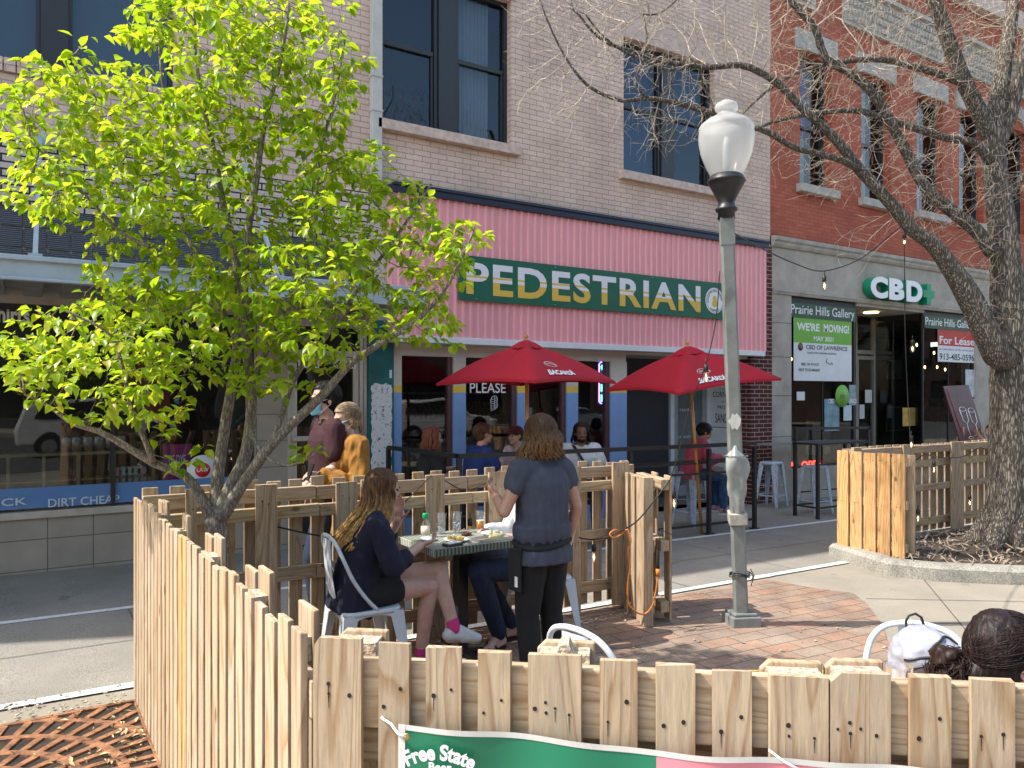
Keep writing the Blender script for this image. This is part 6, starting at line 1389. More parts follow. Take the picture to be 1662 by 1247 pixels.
t,a,w,h=poster('lease_sign','red and white For Lease sign with phone number in the gallery window','sign',1522,534,1583,587,Yg,M_white)
MB().box(a.x+.002,a.x+w-.002,Yg-.0045,Yg-.0035,a.z+h*.5,a.z+h-.002).build('red_field',pm('sign_red',(.50,.04,.03),.5,var=.04),t)
text('lettering','For Lease',(a.x+w*.04,Yg-.005,a.z+h*.55),u,v,w*.92,h*.24,M_wl,t,t=.001,bold=.02); text('lettering','913-485-0596',(a.x+w*.04,Yg-.005,a.z+h*.06),u,v,w*.92,h*.2,Mdk,t,t=.001,bold=.01)
text('lettering','ENTIRE FIRST LEVEL AVAILABLE',(a.x+w*.04,Yg-.005,a.z+h*.36),u,v,w*.9,h*.05,pm('print_blue',(.1,.1,.4),.5),t,t=.001)
ds=thing('round_decal','lime green round decal on the gallery window','decal',onY(1367,640,8.91)); q=onY(1367,643,8.912); m=MB(); m.lathe([(.21,0),(.21,.002)],(0,0,0),32,M=Matrix.Rotation(R(90),4,'X')); m.v=[(p[0]+q.x,p[1]+q.y,p[2]+q.z) for p in m.v]; m.build('disc',pm('lime_green',(.17,.42,.045)),ds); text('lettering','nb',(q.x-.07,q.y-.003,q.z-.05),u,v,.14,.11,Mdk,ds,t=.001)
wt=thing('window_lettering','white CBD OF LAWRENCE lettering on the gallery glass','window sign',onY(1344,655,8.92)); q=onY(1344,655,8.925); text('lettering','CBD OF LAWRENCE',(q.x,q.y,q.z),u,v,fx(1391,8.925)-q.x-.01,.085,M_wl,wt,t=.001,bold=.01)
poster('notice','small white square notice in the left gallery window','notice',1293,636,1306,650,Yg,M_white); poster('notice','long white notice sheet beside the gallery door','notice',1369,658,1382,683,Yg,pm('pale_notice',(.50,.60,.66),.6)); poster('notice','large pale blue poster low in the left gallery window','poster',1338,648,1362,700,Yg+.02,pm('pale_blue_poster',(.20,.33,.38),.6,var=.3))
poster('notice','small pale poster near the lime green decal','notice',1378,625,1389,658,Yg,pm('teal_notice',(.25,.36,.38),.6,var=.3))
poster('notice','white notice taped to the gallery door','notice',1404,633,1415,654,9.97,M_white); poster('notice','narrow white sheet below another on the gallery door','notice',1395,657,1403,680,9.97,M_white)
poster('notice','pale poster on the right edge of the right gallery window','poster',1567,600,1583,645,Yg,pm('pale_notice2',(.55,.58,.62),.6,var=.25)); poster('notice','white sheet low on the right gallery window','poster',1560,648,1584,715,Yg,pm('pale_notice2',(.55,.58,.62)))
ab=onX(1465,690,15.76); poster('notice','yellow card with blue foot on the recessed gallery glass','notice',1465,662,1485,692,9.2,pm('yellow_card',(.60,.38,.08),.6,var=.3))
led=thing('led_sign','red lit scrolling OPEN sign low in the gallery window','led sign',onY(1290,765,9.02)); q=onY(1285,764,9.0); MB().box(q.x-.05,fx(1345,9.03),9.02,9.05,q.z-.07,q.z+.25).build('housing',M_black,led); M_led=emit('led_red',(1,.03,.02),4)
text('lettering','OPEN',(fx(1301,9.01),9.015,q.z-.01),u,v,fx(1336,9.01)-fx(1301,9.01),.16,M_led,led,t=.002,bold=.01); text('lettering','M',(fx(1285,9.01),9.015,q.z-.01),u,v,.12,.16,M_led,led,t=.002,bold=.01)
# left shop display
t,a,w,h=poster('orange_banner','rust orange hanging banner inside the left shop window','banner',208,572,276,682,9.25,pm('rust_cloth',(.30,.055,.02),.8,var=.15)); t,a,w,h=poster('shop_poster','pink and purple poster in the left shop window','poster',264,722,312,795,9.0,pm('pink_print',(.50,.035,.09),.5,col2=(.12,.04,.25),sc=5,var=.1))
text('lettering','TIE DYE',(a.x+.05,8.996,a.z+h*.55),u,v,w*.6,.1,M_wl,t,t=.001)
q=onY(329,763,8.93); t=thing('round_sticker','white round sticker with red centre on left shop glass','sticker',q)
for rr,mm,dy,nm in ((.165,M_white,0,'disc'),(.08,pm('sticker_red',(.6,.02,.03),.5),-.002,'centre')): m=MB(); m.lathe([(rr,0),(rr,.0015)],(0,0,0),30,M=Matrix.Rotation(R(90),4,'X')); m.v=[(p[0]+q.x,p[1]+q.y+dy,p[2]+q.z) for p in m.v]; m.build(nm,mm,t)
text('lettering','LAW',(q.x-.06,q.y-.005,q.z-.02),u,v,.12,.045,M_wl,t,t=.001)
M_ply=pm('display_pine',(.30,.22,.11),.7,var=.2); sh=thing('display_shelf','low pine shelf with open bays inside the left shop window','shelf',(-.1,9.3,.8))
X0,X1=fx(-60,9.25),fx(250,9.25); zt_=onY(0,740,9.25).z
m=MB(); m.box(X0,X1,9.22,9.5,zt_-.02,zt_+.01); m.build('top_board',M_ply,sh); m=MB(); m.box(X0,X1,9.22,9.5,.66,.68); m.build('bottom_board',M_ply,sh); m=MB(); m.box(X0,X1,9.22,9.5,.93-.08,.86); m.build('middle_board',M_ply,sh)
for p in (10,68,125,182,246): x=fx(p,9.25); m=MB(); m.box(x,x+.03,9.215,9.5,.68,zt_-.021); m.build('upright',M_ply,sh)
M_tin=pm('tin',(.30,.30,.30),.35,.8,var=.2)
for i,p in enumerate((108,124,142,160,178,196)):
    x=fx(p,9.35); t=thing('paint_tin','plain metal tin on the display shelf, %s from the left'%('first','second','third','fourth','fifth','last')[i],'tin',(x,9.36,zt_+.011),0,'tins on the display shelf'); m=MB(); m.lathe([(.062,0),(.062,.15),(.058,.155)],(x,9.36,zt_+.011),18); m.build('body',M_tin,t)
cols=[(.5,.25,.28),(.25,.45,.5),(.5,.5,.5),(.3,.5,.45),(.5,.33,.38)]
for j in range(3):
    for i in range(5):
        x=fx(190+i*10,9.24); z=.72+j*.10; t=thing('rolled_shirt','%s rolled shirt end, %s row, %s'%(('pink','teal','pale','mint','rose')[i],('lowest','middle','top')[j],('leftmost','second','third','fourth','rightmost')[i]),'rolled shirt',(x,9.24,z),0,'rolled shirts stacked in the shelf'); m=MB(); m.tube([(x,9.22,z),(x,9.42,z)],.047,14); m.build('roll',pm('roll%d'%i,cols[i],.8,var=.2),t)
x=fx(12,9.6); 
# boards leaning inside restaurant
t=thing('easel_board','tilted dark menu board with drawn wine glasses behind the fence','menu board',onY(1560,730,6.4)); 
a=onY(1531,627,6.5);b=onY(1572,625,6.5); dd=onY(1562,727,6.3); e=onY(1604,727,6.3)
m=MB(); th=FW*.035; m.add([dd,e,b,a,dd+th,e+th,b+th,a+th],[(0,1,2,3),(4,7,6,5),(0,4,5,1),(1,5,6,2),(2,6,7,3),(3,7,4,0)],False); m.build('panel',pm('dark_mural',(.04,.015,.02),.4,col2=(.12,.03,.035),sc=4,var=.3),t)
def onb(s,r_): return dd.lerp(e,s).lerp(a.lerp(b,s),r_)-FW*.004
m=MB()
for c,ry in ((.45,.62),(.78,.60)):
    m.tube([onb(c-.12,ry),onb(c-.10,ry-.18),onb(c,ry-.24),onb(c+.10,ry-.18),onb(c+.12,ry)],.006,5); m.tube([onb(c+.12*math.cos(q),ry+.035*math.sin(q)) for q in np.linspace(0,6.28,16)],.005,5); m.tube([onb(c,ry-.24),onb(c,ry-.45)],.005,5); m.tube([onb(c+.1*math.cos(q),ry-.46+.02*math.sin(q)) for q in np.linspace(0,6.28,12)],.005,5)
m.build('chalk_glasses',M_wlb,t)
m=MB(); m.tube([onb(.12,.95),onb(.14,.25)],.006,5); m.build('chalk_bottle',pm('chalk_red',(.35,.05,.05),.6),t)
for s_ in (.15,.85): m=MB(); p=onb(s_,.02)+FW*.04; q=p+V((0,.25,0)); m.tube([p+V((0,.02,.3)),V((p.x,p.y,gz(p.x)))],.018,6); m.build('easel_leg',M_ply,t)
m=MB(); p=onb(.5,.5)+FW*.04; m.tube([p,V((p.x+.1,p.y+.5,gz(p.x)))],.018,6); m.build('easel_leg',M_ply,t)
# ---------------- parked cars across the way (mirrored in the windows)
def car(label,x,y,rz,col,suv=True):
    c=thing('parked_car',label,'car',(x,y,-.12),rz,'cars parked along the street'); P=pm('car_'+label.split()[0],col,.25,var=.02,coat=1)
    pr=[(-2.2,.35),(-2.25,.75),(-2.15,.95),(-1.95,1.5 if suv else 1.1),(-1.7,1.68 if suv else 1.3),(-.2,1.72 if suv else 1.42),(.35,1.62 if suv else 1.38),(1.05,1.08 if suv else .98),(2.0,.95 if suv else .85),(2.22,.75),(2.22,.38)]
    m=MB(); m.prism(pr,(0,.88,0),(1,0,0),(0,0,1),(0,-1,0),1.76); m.build('body',P,c,local=True,bevel=.08)
    gl=[(-1.75,1.08),(-1.6,1.56 if suv else 1.22),(-.2,1.6 if suv else 1.33),(.25,1.52 if suv else 1.3),(.85,1.08)]
    for y0 in (.885,-.905): m=MB(); m.prism(gl,(0,y0,0),(1,0,0),(0,0,1),(0,1,0),.02); m.build('side_window',M_black,c,local=True)
    m=MB(); m.add([V((.38,-.75,1.58 if suv else 1.36)),V((.38,.75,1.58 if suv else 1.36)),V((1.05,.8,1.14 if suv else 1.03)),V((1.05,-.8,1.14 if suv else 1.03))],[(0,1,2,3)],False); m.build('windscreen',M_black,c,local=True)
    for sx in (-1.4,1.4):
        for sy in (-.8,.8): m=MB(); m.lathe([(.36,-.11),(.36,.11)],(sx,sy,.34),24,M=Matrix.Rotation(R(90),4,'X'),smooth=False); wh=m.build('wheel',pm('tyre',(.02,.02,.02),.8),c,local=True); m=MB(); m.lathe([(.2,-.12),(.2,.12)],(sx,sy,.34),16,M=Matrix.Rotation(R(90),4,'X'),smooth=False); m.build('rim',M_alu,wh,local=True)
    for sy in (-.65,.65): m=MB(); m.box(2.2,2.3,sy-.15,sy+.15,.66,.8); m.build('headlight',M_white,c,local=True)
for i,(x,y,rz,col,lb_,s) in enumerate(((-4,-9,.0,(.55,.55,.56),'silver SUV parked first in the row across the road',True),(2,-9.2,0,(.7,.7,.7),'white SUV parked second in the row across the road',True),(8,-9,0,(.02,.05,.04),'green dark sedan parked third in the row across the road',False),(13.6,-9,0,(.72,.72,.72),'ivory SUV parked fourth in the row across the road',True),(20,-9.1,0,(.3,.31,.33),'grey sedan parked fifth in the row across the road',False),(27,-9.1,0,(.6,.6,.6),'pale SUV parked last in the row across the road',True))): car(lb_,x,y,rz,col,s)
# ================================================================ PEOPLE
def skinmat(name,c):
    if name in MC: return MC[name]
    m,n,b=nt(name); b.inputs['Roughness'].default_value=.48; b.inputs['Subsurface Weight'].default_value=.12; b.inputs['Subsurface Scale'].default_value=.01; b.inputs['Subsurface Radius'].default_value=(1,.35,.2)
    tc=N(n,'ShaderNodeTexCoord'); no=N(n,'ShaderNodeTexNoise',i_Scale=14.0,i_Detail=5.0); L(n,tc.outputs['Object'],no.inputs['Vector'])
    r=ramp(n,[(.3,(c[0]*.86,c[1]*.76,c[2]*.74)),(.65,c)]); L(n,no.outputs[0],r.inputs[0]); L(n,r.outputs[0],b.inputs['Base Color']); MC[name]=m; return m
def hairmat(name,c,tip=None,z0=0,z1=1):
    if name in MC: return MC[name]
    m,n,b=nt(name); b.inputs['Roughness'].default_value=.5; b.inputs['Specular IOR Level'].default_value=.28
    tc=N(n,'ShaderNodeTexCoord'); mp=N(n,'ShaderNodeMapping'); mp.inputs['Scale'].default_value=(1,1,.12); L(n,tc.outputs['Object'],mp.inputs[0])
    no=N(n,'ShaderNodeTexNoise',i_Scale=120.0,i_Detail=3.0); L(n,mp.outputs[0],no.inputs['Vector']); r=ramp(n,[(.32,(.45,.45,.45)),(.66,(1.5,1.5,1.5))]); L(n,no.outputs[0],r.inputs[0])
    base=c
    if tip:
        sp=N(n,'ShaderNodeSeparateXYZ'); L(n,tc.outputs['Object'],sp.inputs[0]); mr=N(n,'ShaderNodeMapRange'); mr.inputs[1].default_value=z0; mr.inputs[2].default_value=z1; L(n,sp.outputs[2],mr.inputs[0]); base=mixc(n,mr.outputs[0],tip,c)
    L(n,mixc(n,1.0,base,r.outputs[0],'MULTIPLY'),b.inputs['Base Color']); bp=N(n,'ShaderNodeBump',i_Strength=.8,i_Distance=.004); L(n,no.outputs[0],bp.inputs['Height']); L(n,bp.outputs[0],b.inputs['Normal']); MC[name]=m; return m
def cloth(name,c,var=.12,rough=.85): return pm(name,c,rough,var=var,sc=12,bump=.12,bs=260)
STAND=dict(pelvis=(0,0,.94),chest=(.0,0,1.24),neck=(0,0,1.44),head=(.025,0,1.585),shL=(0,.17,1.385),elL=(-.03,.225,1.12),wrL=(.05,.24,.88),shR=(0,-.17,1.385),elR=(-.03,-.225,1.12),wrR=(.05,-.24,.88),hipL=(0,.085,.90),knL=(.02,.10,.49),anL=(-.02,.11,.085),toL=(.14,.13,.03),hipR=(0,-.085,.90),knR=(.02,-.10,.49),anR=(-.02,-.11,.085),toR=(.14,-.13,.03))
SIT=dict(pelvis=(0,0,.56),chest=(.03,0,.86),neck=(.06,0,1.05),head=(.10,0,1.19),shL=(.05,.17,.99),elL=(.12,.23,.76),wrL=(.34,.14,.76),shR=(.05,-.17,.99),elR=(.12,-.23,.76),wrR=(.34,-.14,.76),hipL=(.02,.09,.53),knL=(.43,.12,.52),anL=(.42,.12,.085),toL=(.57,.13,.03),hipR=(.02,-.09,.53),knR=(.43,-.12,.52),anR=(.42,-.12,.085),toR=(.57,-.13,.03))
def hand(mb,w,d,pn,side,curl=.5,sc=1.0,spread=1.0):
    """palm, four jointed fingers of unequal length and a thumb from the side of the palm"""
    w=V(w); d=V(d).normalized(); pn=V(pn); pn=(pn-d*pn.dot(d)).normalized(); lat=d.cross(pn)*side
    M3=Matrix((d,lat,pn)).transposed().to_4x4()
    mb.ell(w+d*.048*sc,(.050*sc,.038*sc,.015*sc),12,8,M=M3)
    for k,(o,l) in enumerate(((.029,.92),(.010,1.03),(-.010,.97),(-.028,.76))):
        p=w+(d*.082+lat*o*spread)*sc; dd=(d+lat*o*4*(spread-.6)).normalized()
        for j,(sl,r) in enumerate(((.036,.0088),(.024,.0080),(.019,.0072))):
            a=curl*(.55,.75,.55)[j]; dd=(dd*math.cos(a)+pn*math.sin(a)).normalized(); q=p+dd*sl*l*sc; mb.cap(p,r*sc,q,(r-.0008)*sc,8); p=q
    p=w+(d*.022+lat*.026)*sc; dd=(d*.55+lat*.75+pn*.25).normalized()
    for j,(sl,r) in enumerate(((.038,.0115),(.028,.0095),(.022,.0085))):
        q=p+dd*sl*sc; mb.cap(p,r*sc,q,(r-.001)*sc,8); p=q; dd=(dd+d*.35+pn*.25*curl).normalized()
class Fig:
    def __init__(s,label,loc,yaw,J,skin,sc=1.0,vox=.010,head=(0,0,0),build=1.0,hands=True,curl=(.5,.5),handdir=None,palm=None,spread=1,gender='f',feet=True,legs=True):
        s.loc=V((loc[0],loc[1],gz(loc[0])+(loc[2] if len(loc)>2 else 0))); s.W=Matrix.Translation(s.loc)@Matrix.Rotation(yaw,4,'Z')@Matrix.Scale(sc,4)
        s.R3=Matrix.Rotation(yaw,4,'Z'); s.sc=sc; s.J={k:s.W@V(v) for k,v in J.items()}; s.b=build; s.vox=vox; s.skin=skin; s.g=gender
        s.root=thing('person',label,'person',s.loc); J=s.J; c=sc
        Hm=s.R3@Matrix.Rotation(head[0],4,'Z')@Matrix.Rotation(head[1],4,'Y')@Matrix.Rotation(head[2],4,'X'); s.Hm=Matrix.Translation(J['head'])@Hm@Matrix.Scale(c,4); s.H3=Hm
        mb=MB(); s.torso(mb,0); 
        for S in 'LR':
            sg=1 if S=='L' else -1
            if legs:
                mb.cap(J['hip'+S],.084*c*build,J['kn'+S],.056*c,14); k=J['kn'+S];a=J['an'+S]; m=k.lerp(a,.32)-(s.R3@V((.012,0,0)))*c; mb.cap(k,.053*c,m,.054*c,12); mb.cap(m,.054*c,a,.036*c,12)
            if feet:
                a=J['an'+S];t=J['to'+S]; f=(t-a); f.z=0; f.normalize(); hl=a-f*.03*c; hl.z=min(a.z,t.z+.02*c) if a.z-t.z<.09*c else a.z-.05*c
                mb.cap(a,.036*c,hl,.034*c,10); mb.cap(hl,.034*c,t,.027*c,12,flat=1); mb.cap(a,.034*c,a.lerp(t,.6),.028*c,10)
            mb.cap(J['sh'+S],.050*c*build,J['el'+S],.038*c,12); e=J['el'+S];w=J['wr'+S]; m=e.lerp(w,.3); mb.cap(e,.036*c,m,.038*c,12); mb.cap(m,.038*c,w,.026*c,12)
            if hands:
                dd=(w-e).normalized() if not handdir or not handdir.get(S) else s.R3@V(handdir[S]); pn=s.R3@V((palm or {}).get(S,(0,-sg*.5,-.9)))
                hand(mb,w,dd,pn,sg,curl[0 if S=='L' else 1],c,spread)
        mb.cap(J['neck']-(s.R3@V((.0,0,.04)))*c,.058*c*(build**.5),J['head']-(Hm@V((.01,0,.05)))*c,.046*c*(build**.5),14)
        h=lambda p: s.Hm@V(p)
        E=lambda p,r: mb.ell(h(p),tuple(x*c for x in r),20,14,M=Hm)
        jw=1.12 if gender=='m' else 1.0
        E((-.012,0,.028),(.094,.075,.090)); E((.020,0,-.025),(.066,.060,.082)); E((.045,0,-.078),(.036,.038*jw,.030)); E((.030,.038,-.055),(.030,.022*jw,.036)); E((.030,-.038,-.055),(.030,.022*jw,.036))
        mb.cap(h((.083,0,.012)),.0075*c,h((.100,0,-.026)),.0125*c,10); E((.092,.010,-.030),(.010,.008,.007)); E((.092,-.010,-.030),(.010,.008,.007))
        mb.cap(h((.074,.030,.022)),.010*c,h((.078,-.030,.022)),.010*c,8); E((.075,.030,-.022),(.016,.020,.018)); E((.075,-.030,-.022),(.016,.020,.018)); E((.083,0,-.050),(.009,.022,.006)); E((.081,0,-.060),(.010,.018,.007)); E((.078,0,-.088),(.014,.016,.014))
        for y in (.076,-.076):
            E((-.004,y,-.004),(.017,.007,.029))
        s.body=smooth_remesh(mb,'body',skin,s.root,vox,3)
        # eyes, lips
        for y in (.030,-.030):
            m=MB(); m.ell(h((.079,y,.002)),(.007*c,.013*c,.007*c),10,7,M=Hm); m.build('eye',pm('eye_dark',(.04,.025,.02),.25),s.root)
            m=MB(); m.tube([h((.086,y-.018,.018)),h((.090,y,.024)),h((.084,y+.018,.018))],.0028*c,5); m.build('eyebrow',pm('brow_dark',(.05,.03,.02),.8),s.root)
        m=MB(); m.ell(h((.088,0,-.055)),(.006*c,.020*c,.0055*c),12,6,M=Hm); m.build('lips',pm('lip',(.42,.14,.12),.4),s.root)
    def torso(s,mb,e,zlow=0,flare=0):
        J=s.J;c=s.sc;b=s.b; yv=(J['shL']-J['shR']).normalized(); up=(J['neck']-J['pelvis']).normalized(); xv=yv.cross(up).normalized(); up2=xv.cross(yv)
        M3=Matrix((xv,yv,up2)).transposed().to_4x4(); up1=(J['chest']-J['pelvis']).normalized()
        yv2=(J['hipL']-J['hipR']).normalized(); x2=yv2.cross(up1).normalized(); M2=Matrix((x2,yv2,x2.cross(yv2))).transposed().to_4x4()
        f_=s.g=='f'; cl=e>0
        pr=[(-.50,.060,.100),(-.34,.098,.150 if f_ else .152),(-.05,.110,.163 if f_ else .160),(.25,.100+.008*cl,.146 if f_ else .155),(.52,.090+.014*cl,(.124 if f_ else .145)+.012*cl),(.78,.098+.006*cl,.138 if f_ else .158),(1.0,.108,.150 if f_ else .170),(1.28,.105,.156 if f_ else .178),(1.55,.088,.140 if f_ else .160),(1.78,.068,.095)]
        P0,P1,P2=J['pelvis'],J['chest'],J['neck']; n=30; vs=[]; K=len(pr)
        for t,rx,ry in pr:
            ctr=P0.lerp(P1,t) if t<=1 else P1.lerp(P2,(t-1)*1.0); k=max(0,min(1,t)); yl=(yv2*(1-k)+yv*k).normalized(); upk=(up1*(1-k)+up*k).normalized(); xl=yl.cross(upk).normalized()
            for q in range(n):
                a_=6.2832*q/n; ca,sa=math.cos(a_),math.sin(a_); vs.append(ctr+xl*math.copysign(abs(ca)**.85,ca)*(rx+e)*c*b+yl*math.copysign(abs(sa)**.85,sa)*(ry+e)*c*b)
        mb.add(vs,[(i*n+q,i*n+(q+1)%n,(i+1)*n+(q+1)%n,(i+1)*n+q) for i in range(K-1) for q in range(n)]+[tuple(range(n))[::-1],tuple((K-1)*n+q for q in range(n))],True)
        if s.g=='f':
            for y in (.065,-.065): mb.ell(J['chest']+(xv*.070+yv*y-up2*.0)*c,((.052+e)*c,(.060+e)*c,(.06+e)*c),14,10,M=M3)
        a=J['shL'];d=J['shR']; mb.cap(a.lerp(d,.05),(.050+e)*c*b,d.lerp(a,.05),(.050+e)*c*b,14); n=J['neck']
        for q in (a,d): mb.cap(n-up*.01*c,(.046+e*.5)*c,q.lerp(n,.15),(.044+e)*c*b,12)
        s.M3=M3; s.M2=M2; s.xv=xv; s.up=up
    def top(s,m,sleeve='short',e=.013,hem=.02,wr=.006,name='shirt',vox=None,wsc=9,cut=None):
        J=s.J;c=s.sc; mb=MB(); s.torso(mb,e)
        
        n=30; vs=[]; P0=J['pelvis']; u1=(J['chest']-P0).normalized()
        for h_,k_ in ((.10,.0),(.02,.004),(-.05,.008),(-.10-hem,.012)):
            for q in range(n):
                a_=6.2832*q/n; ca,sa=math.cos(a_),math.sin(a_); vs.append(P0+u1*h_*c+s.M2.to_3x3()@V(((.110+e+k_)*c*s.b*math.copysign(abs(ca)**.85,ca),(.163+e+k_)*c*s.b*math.copysign(abs(sa)**.85,sa),0)))
        mb.add(vs,[(i*n+q,i*n+(q+1)%n,(i+1)*n+(q+1)%n,(i+1)*n+q) for i in range(3) for q in range(n)]+[tuple(range(n))[::-1],tuple(3*n+q for q in range(n))],True)
        for S in 'LR':
            a=J['sh'+S];q=J['el'+S];w=J['wr'+S]
            if sleeve=='none': continue
            k={'cap':.28,'short':.62,'three':1,'long':1}[sleeve]; t=a.lerp(q,k); r1=(.052+e)*c*s.b
            mb.cap(a,r1,t,(.046+e*(1.5 if k<1 else 1))*c,14)
            if k<1: mb.cap(t,(.046+e*1.5)*c,t+(q-a).normalized()*.012*c,(.044+e*1.5)*c,14)
            if k==.28: pass
            if sleeve in('long','three'): t2=q.lerp(w,.9 if sleeve=='long' else .38); mb.cap(q,(.042+e)*c,t2,(.030+e)*c,14)
        # neckline: the collar stays below the neck
        o=smooth_remesh(mb,name,m,s.root,vox or max(.008,s.vox),4,wr,wsc)
        me=o.data; off=wloc(o); bm=bmesh.new(); bm.from_mesh(me)
        nk=J['neck']+s.up*.012*c; dl=[v for v in bm.verts if (v.co+off-nk).dot(s.up)>.0 and (v.co+off-J['neck']).length<.10*c]
        zc=(J['pelvis'].z-(.02+hem)*c) if cut is None else cut
        if dl: bmesh.ops.delete(bm,geom=dl,context='VERTS')
        bm.to_mesh(me); bm.free(); sm=o.modifiers.new('thick','SOLIDIFY'); sm.thickness=.003; return o
    def trousers(s,m,e=.012,leg='long',wr=.005,name='trousers',flare=0):
        J=s.J;c=s.sc; mb=MB(); s.torso(MB(),0); mb.ell(J['pelvis']-s.up*.01*c,((.110+e)*c*s.b,(.162+e)*c*s.b,(.10+e)*c),24,14,M=s.M2)
        for S in 'LR':
            h,k,a=J['hip'+S],J['kn'+S],J['an'+S]
            if leg=='shorts': t=h.lerp(k,.45); mb.cap(h,(.088+e)*c*s.b,t,(.076+e)*c*s.b,14); continue
            mb.cap(h,(.086+e)*c*s.b,k,(.060+e)*c,14); t=k.lerp(a,.95); mm=k.lerp(a,.35); mb.cap(k,(.058+e)*c,mm,(.057+e)*c,14); mb.cap(mm,(.057+e)*c,t,(.042+e+flare)*c,14)
        return smooth_remesh(mb,name,m,s.root,max(.009,s.vox),4,wr,12)
    def shoes(s,m,sole=None,e=.010):
        c=s.sc;J=s.J
        for S in 'LR':
            a=J['an'+S];t=J['to'+S]; f=(t-a); f=f.normalized() if a.z-t.z>.12*c else V((f.x,f.y,0)).normalized(); mb=MB()
            dn=V((0,0,-1)); dn=(dn-f*dn.dot(f)).normalized(); hl=a-f*.035*c+dn*.042*c; tt=t+f*.012*c
            mb.cap(hl,.036*c+e*c*.5,hl.lerp(tt,.55)+dn*-.012*c,.040*c,14); mb.cap(hl.lerp(tt,.5),.041*c,tt,.032*c,14); mb.cap(a+dn*.012*c,.038*c+e*c*.4,hl,.038*c,12); mb.cap(a.lerp(tt,.25),.036*c,tt,.03*c,12)
            o=smooth_remesh(mb,'shoe',m,s.root,.007,3)
            if sole: 
                m2=MB(); lat=f.cross(dn); pts=[]
                for k in range(24):
                    q=6.2832*k/24; L_=(tt-hl).length/2+.034*c; x=L_*math.cos(q); w_=(.040+.006*math.cos(q))*c*math.sin(q); pts.append((x,w_))
                cen=hl.lerp(tt,.5)+dn*.020*c; m2.prism(pts,cen,f,lat,dn,.016*c); m2.build('sole',sole,o)
    def hair_cap(s,m,r=1.10,low=-.02,back=.01,name='hair',fringe=.03,wr=.004,extra=None,vox=.007,cutf=.055):
        """close fitting hair over the skull, face left free"""
        c=s.sc; mb=MB(); E=lambda p,rr: mb.ell(s.Hm@V(p),tuple(x*c for x in rr),24,16,M=s.H3)
        E((-.020-back*.3,0,.036),(.100*r,.080*r,.092*r)); E((-.045,0,-.005),(.062*r,.072*r,.075*r))
        if extra: extra(mb,s)
        o=smooth_remesh(mb,name,m,s.root,vox,3,wr,26,(1,1,.3)); me=o.data; off=wloc(o); bm=bmesh.new(); bm.from_mesh(me); Mi=s.Hm.inverted(); dl=[]
        for v in bm.verts:
            q=Mi@(v.co+off)
            if q.x>cutf-.0 and q.z<fringe+.035: dl.append(v)
            elif q.x>.012 and q.z<low+.02 and abs(q.y)<.2 and q.x<.2 and extra is None: dl.append(v)
        bmesh.ops.delete(bm,geom=dl,context='VERTS'); bm.to_mesh(me); bm.free(); o.modifiers.new('thick','SOLIDIFY').thickness=.004; return o
    def locks(s,m,n,length,spread=.03,wave=.012,seed=1,r=.010,side=(-2.6,2.6),name='hair_locks',fall=None,down=(0,0,-1),parent=None,z0=.04,minx=None):
        """long tapered locks flowing from the crown, over the skull and down"""
        rg=random.Random(seed); c=s.sc; mb=MB(); D=V(down).normalized()
        for k in range(n):
            a=rg.uniform(*side)+math.pi; el=rg.uniform(.15,1.25); 
            p0=V((-.02+.03*math.cos(a)*.4,.02*math.sin(a),.122)); pts=[]; 
            for t in (0,.25,.5,.75,1.0):
                th=t*1.75; x=-.020+.105*math.cos(a)*math.sin(th); y=.086*math.sin(a)*math.sin(th); z=.036+.093*math.cos(th); pts.append(s.Hm@(V((x,y,z))*1.03))
            L_=length*rg.uniform(.75,1.05); q=pts[-1]; out=(s.H3@V((math.cos(a),math.sin(a),0))); ph=rg.uniform(0,6.28); nst=9; f=fall or V((0,0,0))
            for j in range(1,nst+1):
                t=j/nst; w=math.sin(t*7+ph)*wave; off=out*(spread*t)+V(f)*t*t; pts.append(q+D*L_*t+off+V((math.cos(ph),math.sin(ph),0))*w)
            rr=[r*.35,r*.8,r,r,r]+[r*(1-.75*(j/nst)**1.5) for j in range(1,nst+1)]
            mb.tube(pts,[x*c for x in rr],6,flat=.6)
        return mb.build(name,m,s.root,fix=False)
def comb(f,m,n,tie,seed=1,r=.003,sc=(.110,.0895,.104),cen=(-.018,0,.030),short=False,name='hair_strands',back=True,wob=.03,layer=False):
    rg=random.Random(seed); mb=MB(); b_=V(tie).normalized()
    for k in range(n):
        ph=rg.uniform(-math.pi,math.pi); el=math.radians(np.interp(abs(ph),[0,.7,1.3,1.9,2.6,3.15],[38,34,8,-22,-48,-52]))+rg.uniform(-.08,.5)
        el=min(1.5,el+(rg.uniform(0,1.1) if layer else 0)); a_=V((math.cos(ph)*math.cos(el),math.sin(ph)*math.cos(el),math.sin(el))); th=math.acos(max(-1,min(1,a_.dot(b_)))); pts=[]
        if th<.15: continue
        j1=rg.uniform(-wob,wob); lf=rg.uniform(.985,1.02); t1=rg.uniform(.5,1.0) if (short or layer) else 1; fq=rg.uniform(2,7) if layer else 3.1416; t0=0; ax=a_.cross(b_).normalized()
        for t in np.linspace(t0,t1,9):
            d=(a_*math.sin((1-t)*th)+b_*math.sin(t*th))/math.sin(th)+ax*j1*math.sin(t*fq); d.normalize(); pts.append(f.Hm@V((cen[0]+d.x*sc[0]*lf,cen[1]+d.y*sc[1]*lf,cen[2]+d.z*sc[2]*lf)))
        mb.tube(pts,[r*.4]+[r]*7+[r*.5],4,flat=.5)
    return mb.build(name,m,f.root,fix=False)
